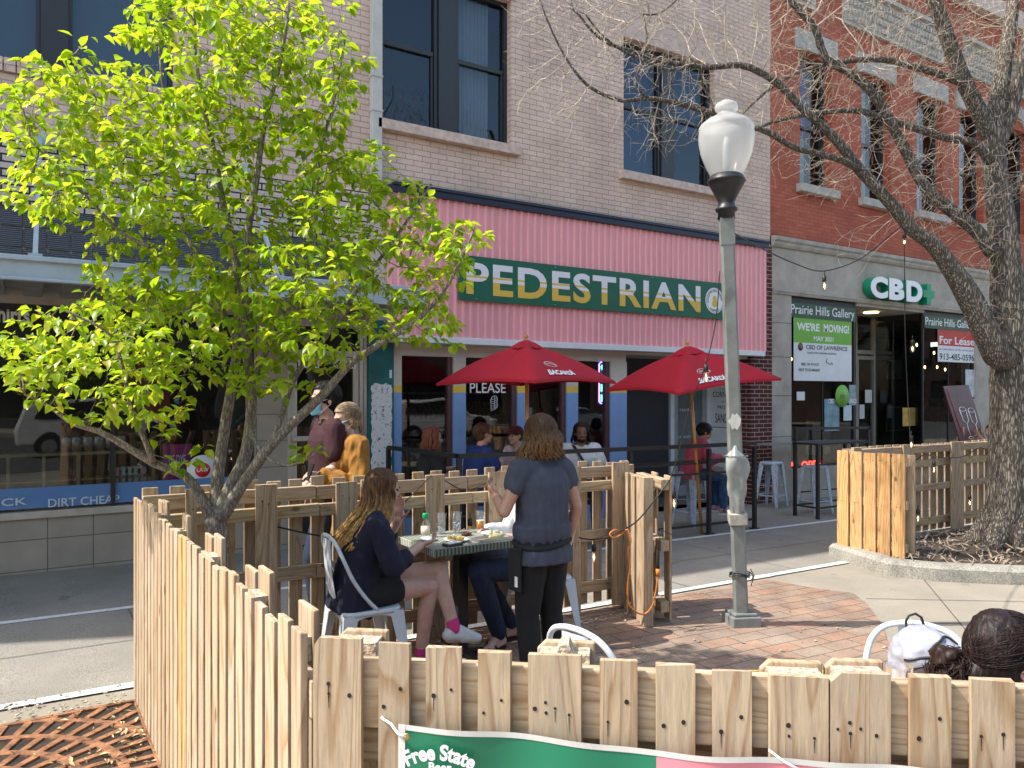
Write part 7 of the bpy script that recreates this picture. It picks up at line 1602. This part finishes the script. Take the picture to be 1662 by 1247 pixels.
# ---- 1 woman in navy, legs crossed, at the table
Jw=dict(SIT); Jw.update(pelvis=(0,0,.585),chest=(.07,0,.87),neck=(.135,0,1.045),head=(.195,0,1.175),shL=(.12,.165,.985),shR=(.09,-.165,.975),elR=(.165,-.215,.735),wrR=(.385,-.13,.825),elL=(.27,.17,.80),wrL=(.335,.09,.955),
 hipR=(.02,-.09,.555),knR=(.49,-.07,.545),anR=(.44,-.02,.09),toR=(.58,-.02,.035),hipL=(.02,.09,.57),knL=(.57,-.03,.645),anL=(.605,-.16,.28),toL=(.745,-.19,.20))
S1=skinmat('fair_skin',(.60,.38,.30))
w1=Fig('woman in navy sweatshirt and shorts seated at the gingham table with legs crossed',(1.71,4.50),R(0),Jw,S1,1.0,.0062,(R(2),R(8),0),.93,curl=(.25,.9),handdir={'L':(.10,.02,1),'R':(.95,.1,.15)},palm={'L':(-.75,-.6,.1),'R':(0,.5,.85)})
w1.top(cloth('navy_fleece',(.008,.009,.028)),'three',.020,.04,.018,'sweatshirt',wsc=10); w1.trousers(cloth('black_shorts',(.01,.01,.012)),.010,'shorts',.002,'shorts'); w1.shoes(cloth('white_leather',(.60,.60,.60),.06,.5))
for S_ in 'LR':
    a_=w1.J['an'+S_]; t_=w1.J['to'+S_]; m=MB()
    for k in range(5): q_=a_.lerp(t_,.30+.11*k)+V((0,0,.034-.004*k)); m.tube([q_+V((0,-.026,-.012)),q_+V((.004,0,.004)),q_+V((0,.026,-.012))],.0032,5)
    m.build('laces',M_white,w1.root)
for S_ in 'LR': 
    m=MB(); a=w1.J['an'+S_]; k=w1.J['kn'+S_]; m.cap(a.lerp(k,-.02),.0415,a.lerp(k,.10),.0425,16); m.build('sock',cloth('magenta_sock',(.60,.04,.20)),w1.root)
hz=w1.J['head'].z-w1.root.location.z; Hb=hairmat('ombre_hair',(.10,.043,.017),(.75,.43,.14),hz-.36,hz-.02); w1.hair_cap(Hb,1.07,fringe=.02); w1.locks(Hb,150,.40,.035,.018,3,.011,(-2.05,2.05),fall=V((-.16,0,.02)))
m=MB(); hp=w1.J['wrR']+V((.09,.0,.03)); m.tube([hp,hp+V((-.01,.01,.06)),hp+V((-.03,.01,.12))],.003,6,flat=.5); fk2=thing('fork','steel fork held up in the seated woman\'s right hand','fork',hp); m.build('shaft',M_alu,fk2)
# ---- 2 server seen from behind
Js=dict(STAND); Js.update(elL=(.03,.275,1.135),wrL=(.20,.215,1.215),elR=(-.05,-.245,1.13),wrR=(.02,-.235,.895),head=(.035,.0,1.585),knR=(.03,-.095,.49),toR=(.14,-.12,.03),shL=(0,.172,1.375),shR=(0,-.172,1.375))
fs=onD(880,640,4.62); s2=Fig('standing server in grey blue blouse and black trousers, back to camera',(fs.x,fs.y),R(96),Js,skinmat('tan_skin',(.50,.28,.20)),.965,.0065,(R(14),R(10),0),1.08,curl=(1.25,.7),handdir={'L':(.75,.1,.6),'R':(.15,.0,-1)},palm={'L':(-.6,-.8,.1),'R':(.2,.9,0)})
s2.top(cloth('slate_blouse',(.055,.062,.088)),'cap',.016,.03,.013,'blouse',wsc=9)
for v in bpy.data.objects['blouse'].data.vertices:
    z=v.co.z-(s2.J['pelvis'].z-s2.loc.z-.012); k=math.exp(-(z/.035)**2)*.10; cx=s2.J['pelvis'].x-s2.loc.x; cy=s2.J['pelvis'].y-s2.loc.y; v.co.x-=(v.co.x-cx)*k; v.co.y-=(v.co.y-cy)*k; w_=math.atan2(v.co.y-cy,v.co.x-cx); r_=.003*math.sin(w_*17+z*6)*max(0,min(1,(.42-abs(z-.05))*4)); v.co.x+=r_*math.cos(w_); v.co.y+=r_*math.sin(w_)
s2.trousers(cloth('black_trousers',(.008,.008,.009)),.016,'long',.006,'trousers'); s2.shoes(cloth('black_shoe',(.01,.01,.01)))
# apron tied at the back: band, knot and hanging pouch
m=MB(); pv=s2.J['pelvis']; up=pv.lerp(s2.J['chest'],-.05)
m_pts=[up+s2.R3@V((.134*math.cos(a),.187*math.sin(a),.012*math.sin(a*2))) for a in np.linspace(0,6.283,30)]; m.tube(m_pts,.016,8); ap=m.build('apron_tie',cloth('black_apron',(.012,.012,.014)),s2.root)
m=MB(); m.prism([(-.05,-.24),(.05,-.24),(.055,.0),(-.055,.02)],up+s2.R3@V((.0,.198,-.02)),s2.R3@V((1,0,0)),V((0,0,1)),s2.R3@V((0,1,0)),.022); m.build('apron_pouch',cloth('black_apron',(.012,.012,.014)),s2.root,bevel=.006)
m=MB(); m.box(-.012,.012,0,.004,-.03,.03,Matrix.Translation(up+s2.R3@V((-.03,.223,-.2)))@s2.R3); m.build('tag',M_white,s2.root)
m=MB(); w_=s2.J['wrR']; m.tube([w_+V((.033*math.cos(a),.033*math.sin(a),.02+.004*math.sin(a*3))) for a in np.linspace(0,6.283,16)],.005,5); m.build('bracelet',M_alu,s2.root)
hz=s2.J['head'].z-s2.root.location.z; Hs=hairmat('honey_hair',(.055,.027,.012),(.25,.125,.045),hz-.25,hz+.06); s2.hair_cap(Hs,1.13,fringe=.03); s2.locks(Hs,190,.175,.050,.022,5,.0115,(-2.3,2.3))
# ---- 3 man across the table
Jm=dict(SIT); Jm.update(pelvis=(0,0,.60),chest=(.02,0,.90),neck=(.03,0,1.08),head=(.07,0,1.20),hipL=(.02,.10,.56),hipR=(.02,-.10,.56),knL=(.60,.17,.60),anL=(.36,.05,.10),toL=(.50,.10,.035),knR=(.44,-.19,.57),anR=(.16,-.10,.10),toR=(.30,-.10,.035),shL=(.02,.19,1.01),shR=(.02,-.19,1.01),elL=(.05,.27,.77),elR=(.10,-.26,.76),wrL=(.28,.20,.80),wrR=(.34,-.16,.80))
m3=Fig('man in white shirt and dark jeans seated across the table, mostly behind the server',(3.17,4.64),R(180),Jm,S1,1.0,.008,(0,0,0),1.05,gender='m')
m3.top(cloth('white_cotton',(.68,.68,.70)),'long',.018,.04,.009); m3.trousers(cloth('dark_denim',(.012,.022,.055),.3),.014,'long',.006,'jeans'); m3.hair_cap(hairmat('brown_hair',(.06,.035,.02)),1.05)
for S_ in 'LR':
    a=m3.J['an'+S_];t=m3.J['to'+S_]; f=(t-a); f.z=0; f.normalize(); m=MB(); g=m3.loc.z; c_=a.lerp(t,.5); 
    m.prism([(.145*math.cos(q),.045*math.sin(q)) for q in np.linspace(0,6.1,20)],V((c_.x,c_.y,g+.004)),f,V((-f.y,f.x,0)),V((0,0,1)),.014); m.tube([V((t.x,t.y,g+.045))+V((-f.y,f.x,0))*k for k in (-.045,0,.045)],.012,6,flat=.5); m.tube([a.lerp(t,.55)+V((-f.y,f.x,0))*.045-V((0,0,.03)),a.lerp(t,.5)+V((0,0,.012)),a.lerp(t,.55)-V((-f.y,f.x,0))*.045-V((0,0,.03))],.01,6,flat=.5); m.build('sandal',M_black,m3.root)
# ---- 4 dark haired woman, lower right corner
q=onD(1643,1088,2.02); Jc=dict(SIT); Jc.update(head=(.12,0,1.10),neck=(.07,0,.97),chest=(.04,0,.80),shL=(.06,.16,.925),shR=(.06,-.16,.925),elL=(.16,.2,.70),elR=(.16,-.2,.70),wrL=(.36,.1,.77),wrR=(.36,-.1,.77))
yw=R(-32+4); lc=V((q.x,q.y,0))-Matrix.Rotation(yw,3,'Z')@V((.12,0,0)); dz=q.z-(gz(lc.x)+1.10)
w4=Fig('dark haired woman seen from behind at the lower right corner, hair tied low',(lc.x,lc.y,dz*.6),yw,Jc,S1,1.0,.007,(R(-8),R(12),0),.95)
w4.top(cloth('grey_knit',(.12,.115,.12)),'long',.018); w4.trousers(cloth('dark_denim',(.012,.022,.055)),.012)
def bun(mb,s): 
    for p,r in (((-.095,.0,-.055),.045),((-.12,.02,-.085),.038),((-.06,.0,-.09),.060),((-.05,.0,.06),.070)): mb.ell(s.Hm@V(p),(r,r,r),14,10)
Hd=hairmat('dark_brown_hair',(.013,.0075,.0065)); w4.hair_cap(Hd,1.03,extra=bun,wr=.005,fringe=.05); 
Hc=hairmat('chestnut_hair',(.024,.011,.008)); comb(w4,Hd,1500,(-.85,.1,-.45),4,.0017,sc=(.106,.086,.100),wob=.32,layer=True); comb(w4,Hc,500,(-.85,.1,-.45),9,.0014,sc=(.107,.087,.1015),name='light_strands',wob=.38,layer=True)
m=MB(); rg=random.Random(4)
for k in range(34): 
    p=w4.Hm@V((-.125+rg.uniform(-.055,.02),.01+rg.uniform(-.03,.05),-.055+rg.uniform(-.065,.04))); r_=rg.uniform(.012,.022); m.ell(p,(r_,r_*.9,r_),12,8)
smooth_remesh(m,'hair_bun',Hc,w4.root,.006,2,.010,30,(1,1,.6))
m=MB()
for k in range(1100):   # loose curls wound over the bun
    c0=w4.Hm@V((-.128,.015,-.070)); d=V((rg.uniform(-1,1),rg.uniform(-1,1),rg.uniform(-1,1))).normalized(); p=c0+V((d.x*.064,d.y*.056,d.z*.066)); v=d.cross(V((rg.uniform(-1,1),rg.uniform(-1,1),rg.uniform(-1,1)))).normalized(); pts=[p]; tw=rg.uniform(-.5,.5); out=rg.uniform(-.25,.30)
    for j in range(9): v=(Matrix.Rotation(tw,3,d)@v-d*.22+d*out*.6).normalized(); pts.append(pts[-1]+v*.0085)
    m.tube(pts,[.001]+[.0022]*7+[.0015,.0008],3,flat=.6)
for k in range(60):
    p=w4.Hm@V((-.07,rg.uniform(-.04,.06),-.07)); v=V(w4.H3@V((rg.uniform(-.2,.9),rg.uniform(-.3,.3),-.45))).normalized(); pts=[p]
    for j in range(7): v=(v+V((rg.uniform(-.15,.15),rg.uniform(-.15,.15),rg.uniform(-.15,.12)))).normalized(); pts.append(pts[-1]+v*.02)
    m.tube(pts,[.003,.004,.004,.004,.003,.003,.002,.001],4,flat=.6)
m.build('hair_curls',Hc,w4.root,fix=False)
# ---- 5, 6 masked walkers behind the back fence
Jp=dict(STAND); Jp.update(elL=(.02,.22,1.12),wrL=(.20,.18,1.02),knL=(.14,.10,.50),anL=(.10,.1,.09),toL=(.26,.11,.04),anR=(-.2,-.1,.12),toR=(-.05,-.11,.03))
def mask(f,m):
    b=MB(); c=f.sc; vs=[]; nA,nZ=12,7
    for j in range(nZ+1):
        for i in range(nA+1):
            u=(i/nA-.5)*2; v=j/nZ; y=.064*u; x=.114-.055*u*u-.020*abs(v-.45)**1.5*2.4+(.008 if .3<v<.7 else 0)*(1-abs(u)); z=-.006-.094*v-.010*(1-abs(u))*v
            vs.append(f.Hm@V((x,y*(1-.12*v),z)))
    b.add(vs,[(j*(nA+1)+i,j*(nA+1)+i+1,(j+1)*(nA+1)+i+1,(j+1)*(nA+1)+i) for j in range(nZ) for i in range(nA)],True); o=b.build('face_mask',m,f.root,fix=False); o.modifiers.new('t','SOLIDIFY').thickness=.003
    b=MB()
    for y in (1,-1):
        for z0,z1 in ((-.010,.012),(-.09,-.028)): b.tube([f.Hm@V((.060,y*.063,z0)),f.Hm@V((.03,y*.075,(z0+z1)/2)),f.Hm@V((-.008,y*.084,z1))],.0018,4)
    b.build('ear_loop',M_white,f.root)
M_mask=cloth('blue_mask_fabric',(.20,.48,.66),.05)
p5=onY(532,640,5.85); f5=Fig('tall dark haired man in maroon shirt, glasses and blue mask walking left',(p5.x,p5.y),R(180),Jp,S1,1.09,.0075,(R(8),R(0),0),1.0,gender='m')
f5.top(cloth('maroon_cotton',(.035,.005,.010)),'short',.02,.05,.008); f5.trousers(cloth('dark_denim',(.012,.022,.055)),.014); f5.shoes(cloth('black_shoe',(.01,.01,.01))); Hk=hairmat('black_hair',(.008,.006,.006)); f5.hair_cap(Hk,1.12,fringe=.045,low=-.05); comb(f5,Hk,220,(-.1,0,1),2,.0035,sc=(.112,.092,.108),short=True); mask(f5,M_mask)
def glasses(f,m,dark=False):
    b=MB(); 
    for y in (.032,-.032): 
        b.tube([f.Hm@V((.098-.012*abs(math.cos(a)*.026+y)/.06,y+.026*math.cos(a),.004+.017*math.sin(a))) for a in np.linspace(0,6.283,16)],.0022,4)
        b.tube([f.Hm@V((.088,math.copysign(.058,y),.008)),f.Hm@V((.0,math.copysign(.080,y),.010))],.002,4)
    b.tube([f.Hm@V((.100,-.008,.008)),f.Hm@V((.100,.008,.008))],.002,4); o=b.build('glasses',M_black,f.root)
    if dark:
        for y in (.032,-.032): b=MB(); b.ell(f.Hm@V((.095,y,.004)),(.004*f.sc,.025*f.sc,.016*f.sc),12,7,M=f.H3); b.build('dark_lens',M_black,o)
glasses(f5,M_black)
m=MB(); a=f5.J['neck']+f5.R3@V((-.02,.0,.0)); m.tube([a+V((.0,.06*math.cos(q),.02*math.sin(q)+0))+V((.07*math.sin(q),0,0)) for q in np.linspace(0,6.283,18)],.022,7); m.build('hood',cloth('grey_hood',(.30,.29,.28)),f5.root)
p6=onY(566,640,5.68); Jq=dict(Jp); Jq.update(elL=(.02,.24,1.10),wrL=(.27,.12,1.175),wrR=(.25,-.05,1.12),elR=(.02,-.22,1.10)); f6=Fig('fair haired woman in mustard sweater and blue mask walking left beside the tall man',(p6.x,p6.y),R(184),Jq,S1,.995,.007,(R(6),R(5),0),1.0,curl=(1.1,1.0))
f6.top(cloth('mustard_knit',(.28,.125,.016)),'long',.032,.12,.024,'sweater',wsc=10); f6.trousers(cloth('dark_denim',(.012,.022,.055)),.014); f6.shoes(M_white)
def pony(mb,s): 
    mb.ell(s.Hm@V((-.115,.0,-.01)),(.03,.03,.03)); mb.cap(s.Hm@V((-.12,0,-.02)),.026,s.Hm@V((-.13,0,-.11)),.014)
f6.hair_cap(hairmat('ash_blond_hair',(.28,.20,.125)),1.11,extra=pony,fringe=.03,cutf=.05); comb(f6,hairmat('ash_blond_hair',(.28,.20,.125)),260,(-1,0,-.25),3,.0032,sc=(.113,.091,.106)); mask(f6,M_mask)
ph=f6.J['wrL']+V((-.09,0,.03)); t=thing('phone','dark phone in the hands of the masked woman','phone',ph); MB().box(-.005,.005,-.036,.036,-.06,.07,Matrix.Translation(ph)@Matrix.Rotation(R(20),4,'Y')).build('case',M_black,t)
# ---- 7 red haired woman, behind the railing
def seated(label,px,Y,dzh,yaw,skin,top,tm,hairf,build=1,gender='f',J=None,sc=1,head=(0,0,0),vox=.011,sl='short',**k):
    Jx=dict(SIT); 
    if J: Jx.update(J)
    p=onY(px,640,Y); f=Fig(label,(p.x,p.y,dzh),yaw,Jx,skin,sc,vox,head,build,gender=gender,**k); f.top(tm,sl,.018,.03,.008,top); f.trousers(cloth('dark_denim',(.012,.022,.055)),.014); f.shoes(cloth('black_shoe',(.01,.01,.01))); hairf(f); return f
M_rh=hairmat('auburn_hair',(.16,.045,.018))
def h7(f): f.hair_cap(M_rh,1.10,fringe=.035); f.locks(M_rh,60,.22,.03,.012,6,.015,(-2.2,2.2))
seated('red haired woman in black top seated behind the railing, facing right',690,7.95,.10,R(-12),S1,'top',cloth('black_tee',(.012,.012,.013)),h7,J=dict(elR=(.16,-.22,.76),wrR=(.36,-.06,.80),wrL=(.36,.05,.84)),head=(R(-8),R(4),0))
M_bh=hairmat('brown_hair',(.06,.035,.02))
f8=seated('man in royal blue tee and dark sunglasses seated facing right',772,7.62,.13,R(-6),skinmat('ruddy_skin',(.52,.27,.20)),'tee',cloth('royal_tee',(.012,.03,.14)),lambda f:(f.hair_cap(hairmat('copper_hair',(.10,.04,.02)),1.04,fringe=.05),comb(f,hairmat('copper_hair',(.1,.04,.02)),120,(-.1,0,1),5,.004,short=True)),1.15,'m',J=dict(elR=(.18,-.24,.78),wrR=(.42,-.16,.80)),sc=1.02); glasses(f8,M_black,True)
def h9(f):
    f.hair_cap(M_bh,1.03); m=MB(); m.ell(f.Hm@V((-.01,0,.055)),(.104,.088,.075),18,10,M=f.H3); m.prism([(.0,-.07),(.09,-.055),(.12,0),(.09,.055),(.0,.07)],f.Hm@V((.065,0,.045)),f.H3@V((1,0,-.1)),f.H3@V((0,1,0)),f.H3@V((0,0,1)),.006); m.build('cap',cloth('maroon_cap',(.09,.01,.015)),f.root)
seated('person in maroon cap and pale pink shirt mostly hidden behind the server',846,8.1,.10,R(190),S1,'shirt',cloth('pale_pink',(.55,.42,.43)),h9,1.1,'m')
def h10(f):
    Hh=hairmat('black_hair',(.008,.006,.006)); f.hair_cap(Hh,1.13,fringe=.05); f.locks(Hh,46,.15,.03,.014,8,.016,(-1.9,1.9)); m=MB(); 
    for p,r in (((.055,0,-.085),(.038,.050,.034)),((.03,.045,-.06),(.03,.022,.04)),((.03,-.045,-.06),(.03,.022,.04)),((.088,0,-.042),(.010,.030,.006))): m.ell(f.Hm@V(p),r,14,9,M=f.H3)
    m.build('beard',Hh,f.root)
f10=seated('bearded man in white shirt with black strap across his chest',941,7.75,.08,R(-118),skinmat('brown_skin',(.23,.11,.065)),'shirt',cloth('white_cotton',(.68,.68,.70)),h10,1.25,'m',sc=1.05,J=dict(elL=(.10,.28,.76),wrL=(.25,.24,.72),elR=(.1,-.28,.76),wrR=(.25,-.2,.72)))
m=MB(); a=f10.J['shR'].lerp(f10.J['neck'],.35); c_=f10.J['chest']; pl=[a+V((0,0,.07)),f10.W@V((.165,-.07,1.0)),f10.W@V((.205,.0,.88)),f10.W@V((.20,.09,.74)),f10.W@V((.13,.17,.62))]; m.tube([V(p) for p in polyline([tuple(p) for p in pl],n=5)],.024,6,flat=.35); m.build('strap',M_black,f10.root)
# ---- 11 woman in pink on the bar stool
Jb=dict(SIT); Jb.update(pelvis=(0,0,.84),chest=(.06,0,1.10),neck=(.14,0,1.27),head=(.21,0,1.375),shL=(.12,.16,1.21),shR=(.12,-.16,1.21),elL=(.20,.2,.97),elR=(.20,-.2,.97),wrL=(.40,.1,1.02),wrR=(.40,-.08,1.02),hipL=(.03,.09,.80),hipR=(.03,-.09,.80),knL=(.42,.08,.77),knR=(.44,-.07,.75),anL=(.40,.06,.33),toL=(.54,.07,.26),anR=(.46,-.06,.30),toR=(.60,-.05,.23))
p=bpy.data.objects['bar_stool.002'].location; f11=Fig('woman in pink hooded top and jeans bent over her food on a stool',(p.x,p.y,-.06),R(-22),Jb,skinmat('light_tan_skin',(.48,.28,.20)),.99,.010,(R(-10),R(32),0),.95)
f11.top(cloth('coral_pink_fleece',(.52,.075,.12)),'long',.024,.03,.010,'hoodie'); f11.trousers(cloth('blue_denim',(.035,.085,.19),.35),.013,'long',.006,'jeans'); f11.shoes(cloth('grey_pink_trainer',(.55,.30,.33),.6),M_white)
def pony2(mb,s): mb.ell(s.Hm@V((-.10,.0,.07)),(.034,.034,.034)); mb.cap(s.Hm@V((-.115,0,.05)),.03,s.Hm@V((-.14,0,-.09)),.016)
f11.hair_cap(Hk,1.09,extra=pony2,fringe=.04,cutf=.05)
gx=f11.loc.x; tumbler('water_glass','tall water glass on the railing ledge by the woman in pink',gx+.25,7.33,.945+gz(8),.16,.03,.036,.10,M_wat); tumbler('cola_glass','dark cola glass with straw on the railing ledge',gx+.48,7.35,.945+gz(8),.14,.032,.037,.11,pm('cola',(.05,.012,.006),.2),straw=True)
t=thing('lap_napkin','pale cloth napkin over the lap of the woman in pink','napkin',f11.J['knR']); m=MB(); 
vs=[]; 
for j in range(7):
    for i in range(7): p_=f11.W@V((.10+.36*i/6,-.17+.30*j/6,.905-.03*(i/6)-.13*max(0,(1-j/6)-.55)*1.5+.008*math.sin(i*2+j))); vs.append(p_)
m.add(vs,[(j*7+i,j*7+i+1,(j+1)*7+i+1,(j+1)*7+i) for j in range(6) for i in range(6)],True); m.build('cloth',cloth('linen',(.55,.50,.46)),t,fix=False)
# ---- 12 person writing on the board, behind the tree
Ja=dict(SIT); Ja.update(elR=(.16,.0,.95),wrR=(.30,-.02,1.12)); p=onY(1618,640,6.15)
f12=Fig('person in red top reaching up to the menu board behind the bare tree',(p.x,p.y,.12),R(160),Ja,skinmat('tan_skin',(.5,.28,.2)),1,.012,(0,0,0),1); f12.top(cloth('red_vest',(.4,.02,.04)),'none',.012); f12.trousers(cloth('dark_denim',(.012,.022,.055))); f12.hair_cap(M_bh,1.1)
st_=thing('bench','low wooden bench under the person at the menu board','bench',(p.x,p.y,gz(p.x))); MB().box(p.x-.2,p.x+.2,p.y-.25,p.y+.25,.40,.44).build('seat',M_ply,st_)
for sx in (-.16,.16): MB().box(p.x+sx-.02,p.x+sx+.02,p.y-.2,p.y+.2,gz(p.x),.399).build('leg',M_ply,st_)
# seats and small tables behind the railing
for lab,px,Y,rz in (('black round backed chair behind the red haired woman',672,7.95,R(-10)),('black round backed chair under the man in royal blue',757,7.62,R(-6)),('black round backed chair under the person in the maroon cap',858,8.12,R(190)),('black round backed chair under the bearded man',945,7.85,R(-118))): p=onY(px,640,Y); pchair(lab,p.x,p.y,rz)
for lab,px,Y in (('black round bistro table before the red haired woman',725,7.8),('black round bistro table between the man in blue and the cap wearer',812,7.85)): p=onY(px,640,Y); bistro(lab,p.x,p.y)
# ---- backpack
q=onD(1501,1092,2.56); bk=thing('backpack','white backpack with black zips propped on a white metal chair','backpack',q)
Bm=Matrix.Translation(q)@Matrix.Rotation(R(-32.4),4,'Z')@Matrix.Rotation(R(-10),4,'Y'); B3=Bm.to_3x3().to_4x4(); mb=MB()
for p,r in (((0,0,0),(.112,.085,.162)),((0,.0,-.05),(.122,.09,.15)),((.01,-.05,-.05),(.095,.06,.10)),((.01,-.035,.07),(.098,.065,.075)),((.0,0,-.16),(.11,.085,.06))): mb.ell(Bm@V(p),r,20,12,M=B3)
bko=smooth_remesh(mb,'body',cloth('white_canvas',(.30,.31,.37),.14,.75),bk,.006,3,.012,13,(1,1,1))
from mathutils.bvhtree import BVHTree
bvh=BVHTree.FromPolygons([v.co+q for v in bko.data.vertices],[tuple(f.vertices) for f in bko.data.polygons])
def onbag(p_):
    o_=Bm@V((p_[0],-.5,p_[2])); d_=(Bm.to_3x3()@V((0,1,0))).normalized(); h_=bvh.ray_cast(o_,d_)[0]; return (h_-d_*.001) if h_ is not None else Bm@V(p_)
Mz=M_black
def zp(pts,r=.006): m=MB(); m.tube([onbag(p) for p in polyline(pts,n=6)],r,6); m.build('zip',Mz,bk)
zp([(-.02,-.1,.105),(.03,-.1,.128),(.06,-.1,.130),(.09,-.1,.10)],.0045); zp([(-.085,-.1,.078),(-.03,-.1,.088),(.085,-.1,.080)],.0045); zp([(-.085,-.1,.02),(-.07,-.1,.052),(-.02,-.1,.064),(.04,-.1,.045)],.004); zp([(.045,-.1,.100),(.04,-.1,.075),(.05,-.1,.068)],.003)
m=MB(); m.tube([Bm@V(p) for p in ((-.03,.01,.135),(-.028,.01,.175),(-.015,.01,.192),(.008,.01,.195),(.025,.01,.180),(.032,.01,.135))],.006,6,flat=.6); m.build('handle',Mz,bk)
# ================================================================ THINGS SEEN THROUGH THE GLASS
M_warm=emit('pendant_glow',(1,.60,.20),5)
for i,(px,py,Y) in enumerate(((1284,583,9.6),(1363,560,10.6),(1488,560,10.2),(1501,596,10.6),(1516,573,10.3),(1521,596,11),(1534,600,10.6),(1442,502,11.5))):
    q=onY(px,py,Y); t=thing('pendant_lamp','warm bare pendant bulb glowing inside the gallery, %s from the left'%('first','second','fourth','fifth','sixth','seventh','last','third')[i],'pendant lamp',q,0,'pendant bulbs inside the gallery')
    MB().tube([q+V((0,0,.09)),V((q.x,q.y,3.4))],.004,5).build('cord',M_wire,t); MB().lathe([(.018,.05),(.02,.09)],q,10).build('socket',M_wire,t); MB().ell(q,(.02,.02,.04),10,8).build('bulb',M_warm,t)
random.seed(31)
for i,(px,py,w,h,c) in enumerate(((1300,560,.5,.6,(.14,.16,.10)),(1335,700,.7,.5,(.22,.14,.08)),(1440,520,.5,.7,(.10,.12,.12)),(1450,600,.7,.5,(.20,.22,.18)),(1470,560,.5,.7,(.10,.05,.03)),(1452,680,.9,.7,(.05,.12,.12)),(1545,640,.8,.6,(.25,.10,.05)),(1530,690,.6,.8,(.12,.18,.16)))):
    q=onY(px,py,14.5); t=thing('framed_picture','framed picture on the gallery back wall showing %s tones'%('olive','brown','grey','sage','rust','teal','orange','pale green')[i],'picture',q)
    MB().box(q.x-w/2-.05,q.x+w/2+.05,14.46,14.5,q.z-h/2-.05,q.z+h/2+.05).build('frame',M_ply if i%2 else M_black,t); MB().box(q.x-w/2,q.x+w/2,14.45,14.46,q.z-h/2,q.z+h/2).build('canvas',pm('canvas%d'%i,c,.7,col2=tuple(x*.25 for x in c),sc=3,var=.3),t)
# shelves of bottles and stacked crates inside the restaurant
for i,(px,Y) in enumerate(((700,11.5),(790,11.8),(885,11.6))):
    q=onY(px,640,Y); t=thing('back_shelf','dark wood shelf unit with books inside the restaurant, %s from the left'%('first','second','third')[i],'shelf',(q.x,q.y,0),0,'shelf units inside the restaurant')
    m=MB()
    for z in (.4,.85,1.3,1.75): m.box(q.x-.5,q.x+.5,Y,Y+.25,z,z+.03)
    m.box(q.x-.53,q.x-.5,Y,Y+.25,0,1.9); m.box(q.x+.5,q.x+.53,Y,Y+.25,0,1.9); m.build('boards',M_ply,t)
    m=MB(); 
    for z in (.43,.88,1.33):
        x=q.x-.48
        while x<q.x+.44: w=random.uniform(.02,.06); m.box(x,x+w*.9,Y+.03,Y+.2,z,z+random.uniform(.18,.3)); x+=w
    tag(m.build('books',pm('book_spines',(.30,.20,.12),.8,var=.6,sc=9,stretch=(4,1,1)),t),kind='stuff')
for i,(px,py,Y,w,h,d,c) in enumerate(((975,718,9.5,.5,.22,.3,(.40,.22,.07)),(975,735,9.5,.4,.16,.3,(.5,.5,.52)),(955,745,9.6,.5,.3,.3,(.10,.13,.22)))):
    q=onY(px,py,Y); t=thing('carton','%s carton stacked behind the right restaurant window'%('tan','white','navy')[i],'carton',q); MB().box(q.x-w/2,q.x+w/2,Y,Y+d,q.z-h/2,q.z+h/2).build('box',pm('carton%d'%i,c,.8,var=.2),t,bevel=.006); MB().box(q.x-.03,q.x+.03,Y-.002,Y,q.z-h/2,q.z+h/2).build('tape',M_white,t)
EXPO=1.72
# ================================================================ LIGHT, SKY, CAMERA
EL=R(52); az=math.atan2(-.943,.333)
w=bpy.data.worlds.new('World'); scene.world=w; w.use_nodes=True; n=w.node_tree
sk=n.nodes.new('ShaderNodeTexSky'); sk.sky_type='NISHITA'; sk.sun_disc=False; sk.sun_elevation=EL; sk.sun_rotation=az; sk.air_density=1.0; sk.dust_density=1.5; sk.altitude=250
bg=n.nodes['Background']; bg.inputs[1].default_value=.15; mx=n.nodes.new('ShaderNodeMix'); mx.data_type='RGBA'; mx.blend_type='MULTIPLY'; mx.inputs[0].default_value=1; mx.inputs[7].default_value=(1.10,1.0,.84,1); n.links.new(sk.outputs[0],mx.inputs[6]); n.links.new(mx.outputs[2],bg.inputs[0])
sd=V((-.943*math.cos(EL),.333*math.cos(EL),math.sin(EL)))
su=bpy.data.lights.new('sun','SUN'); su.energy=2.2; su.angle=R(.53); su.color=(1,.95,.87); so=bpy.data.objects.new('sun',su); COL.objects.link(so); so.rotation_euler=sd.to_track_quat('Z','Y').to_euler(); so.location=(0,0,20)
cd=bpy.data.cameras.new('camera'); cd.sensor_width=36; cd.lens=36*F/1662; cd.shift_y=(HY-623.5)/1662; cd.clip_start=.05; cd.clip_end=2000
co=bpy.data.objects.new('camera',cd); COL.objects.link(co); co.location=CAM
co.rotation_euler=FW.to_track_quat('-Z','Y').to_euler(); scene.camera=co
scene.view_settings.view_transform='Standard'; scene.view_settings.look='None'; scene.view_settings.gamma=1; scene.view_settings.exposure=EXPO
scene.render.resolution_x=1024; scene.render.resolution_y=768

scene.cycles.transparent_max_bounces=16
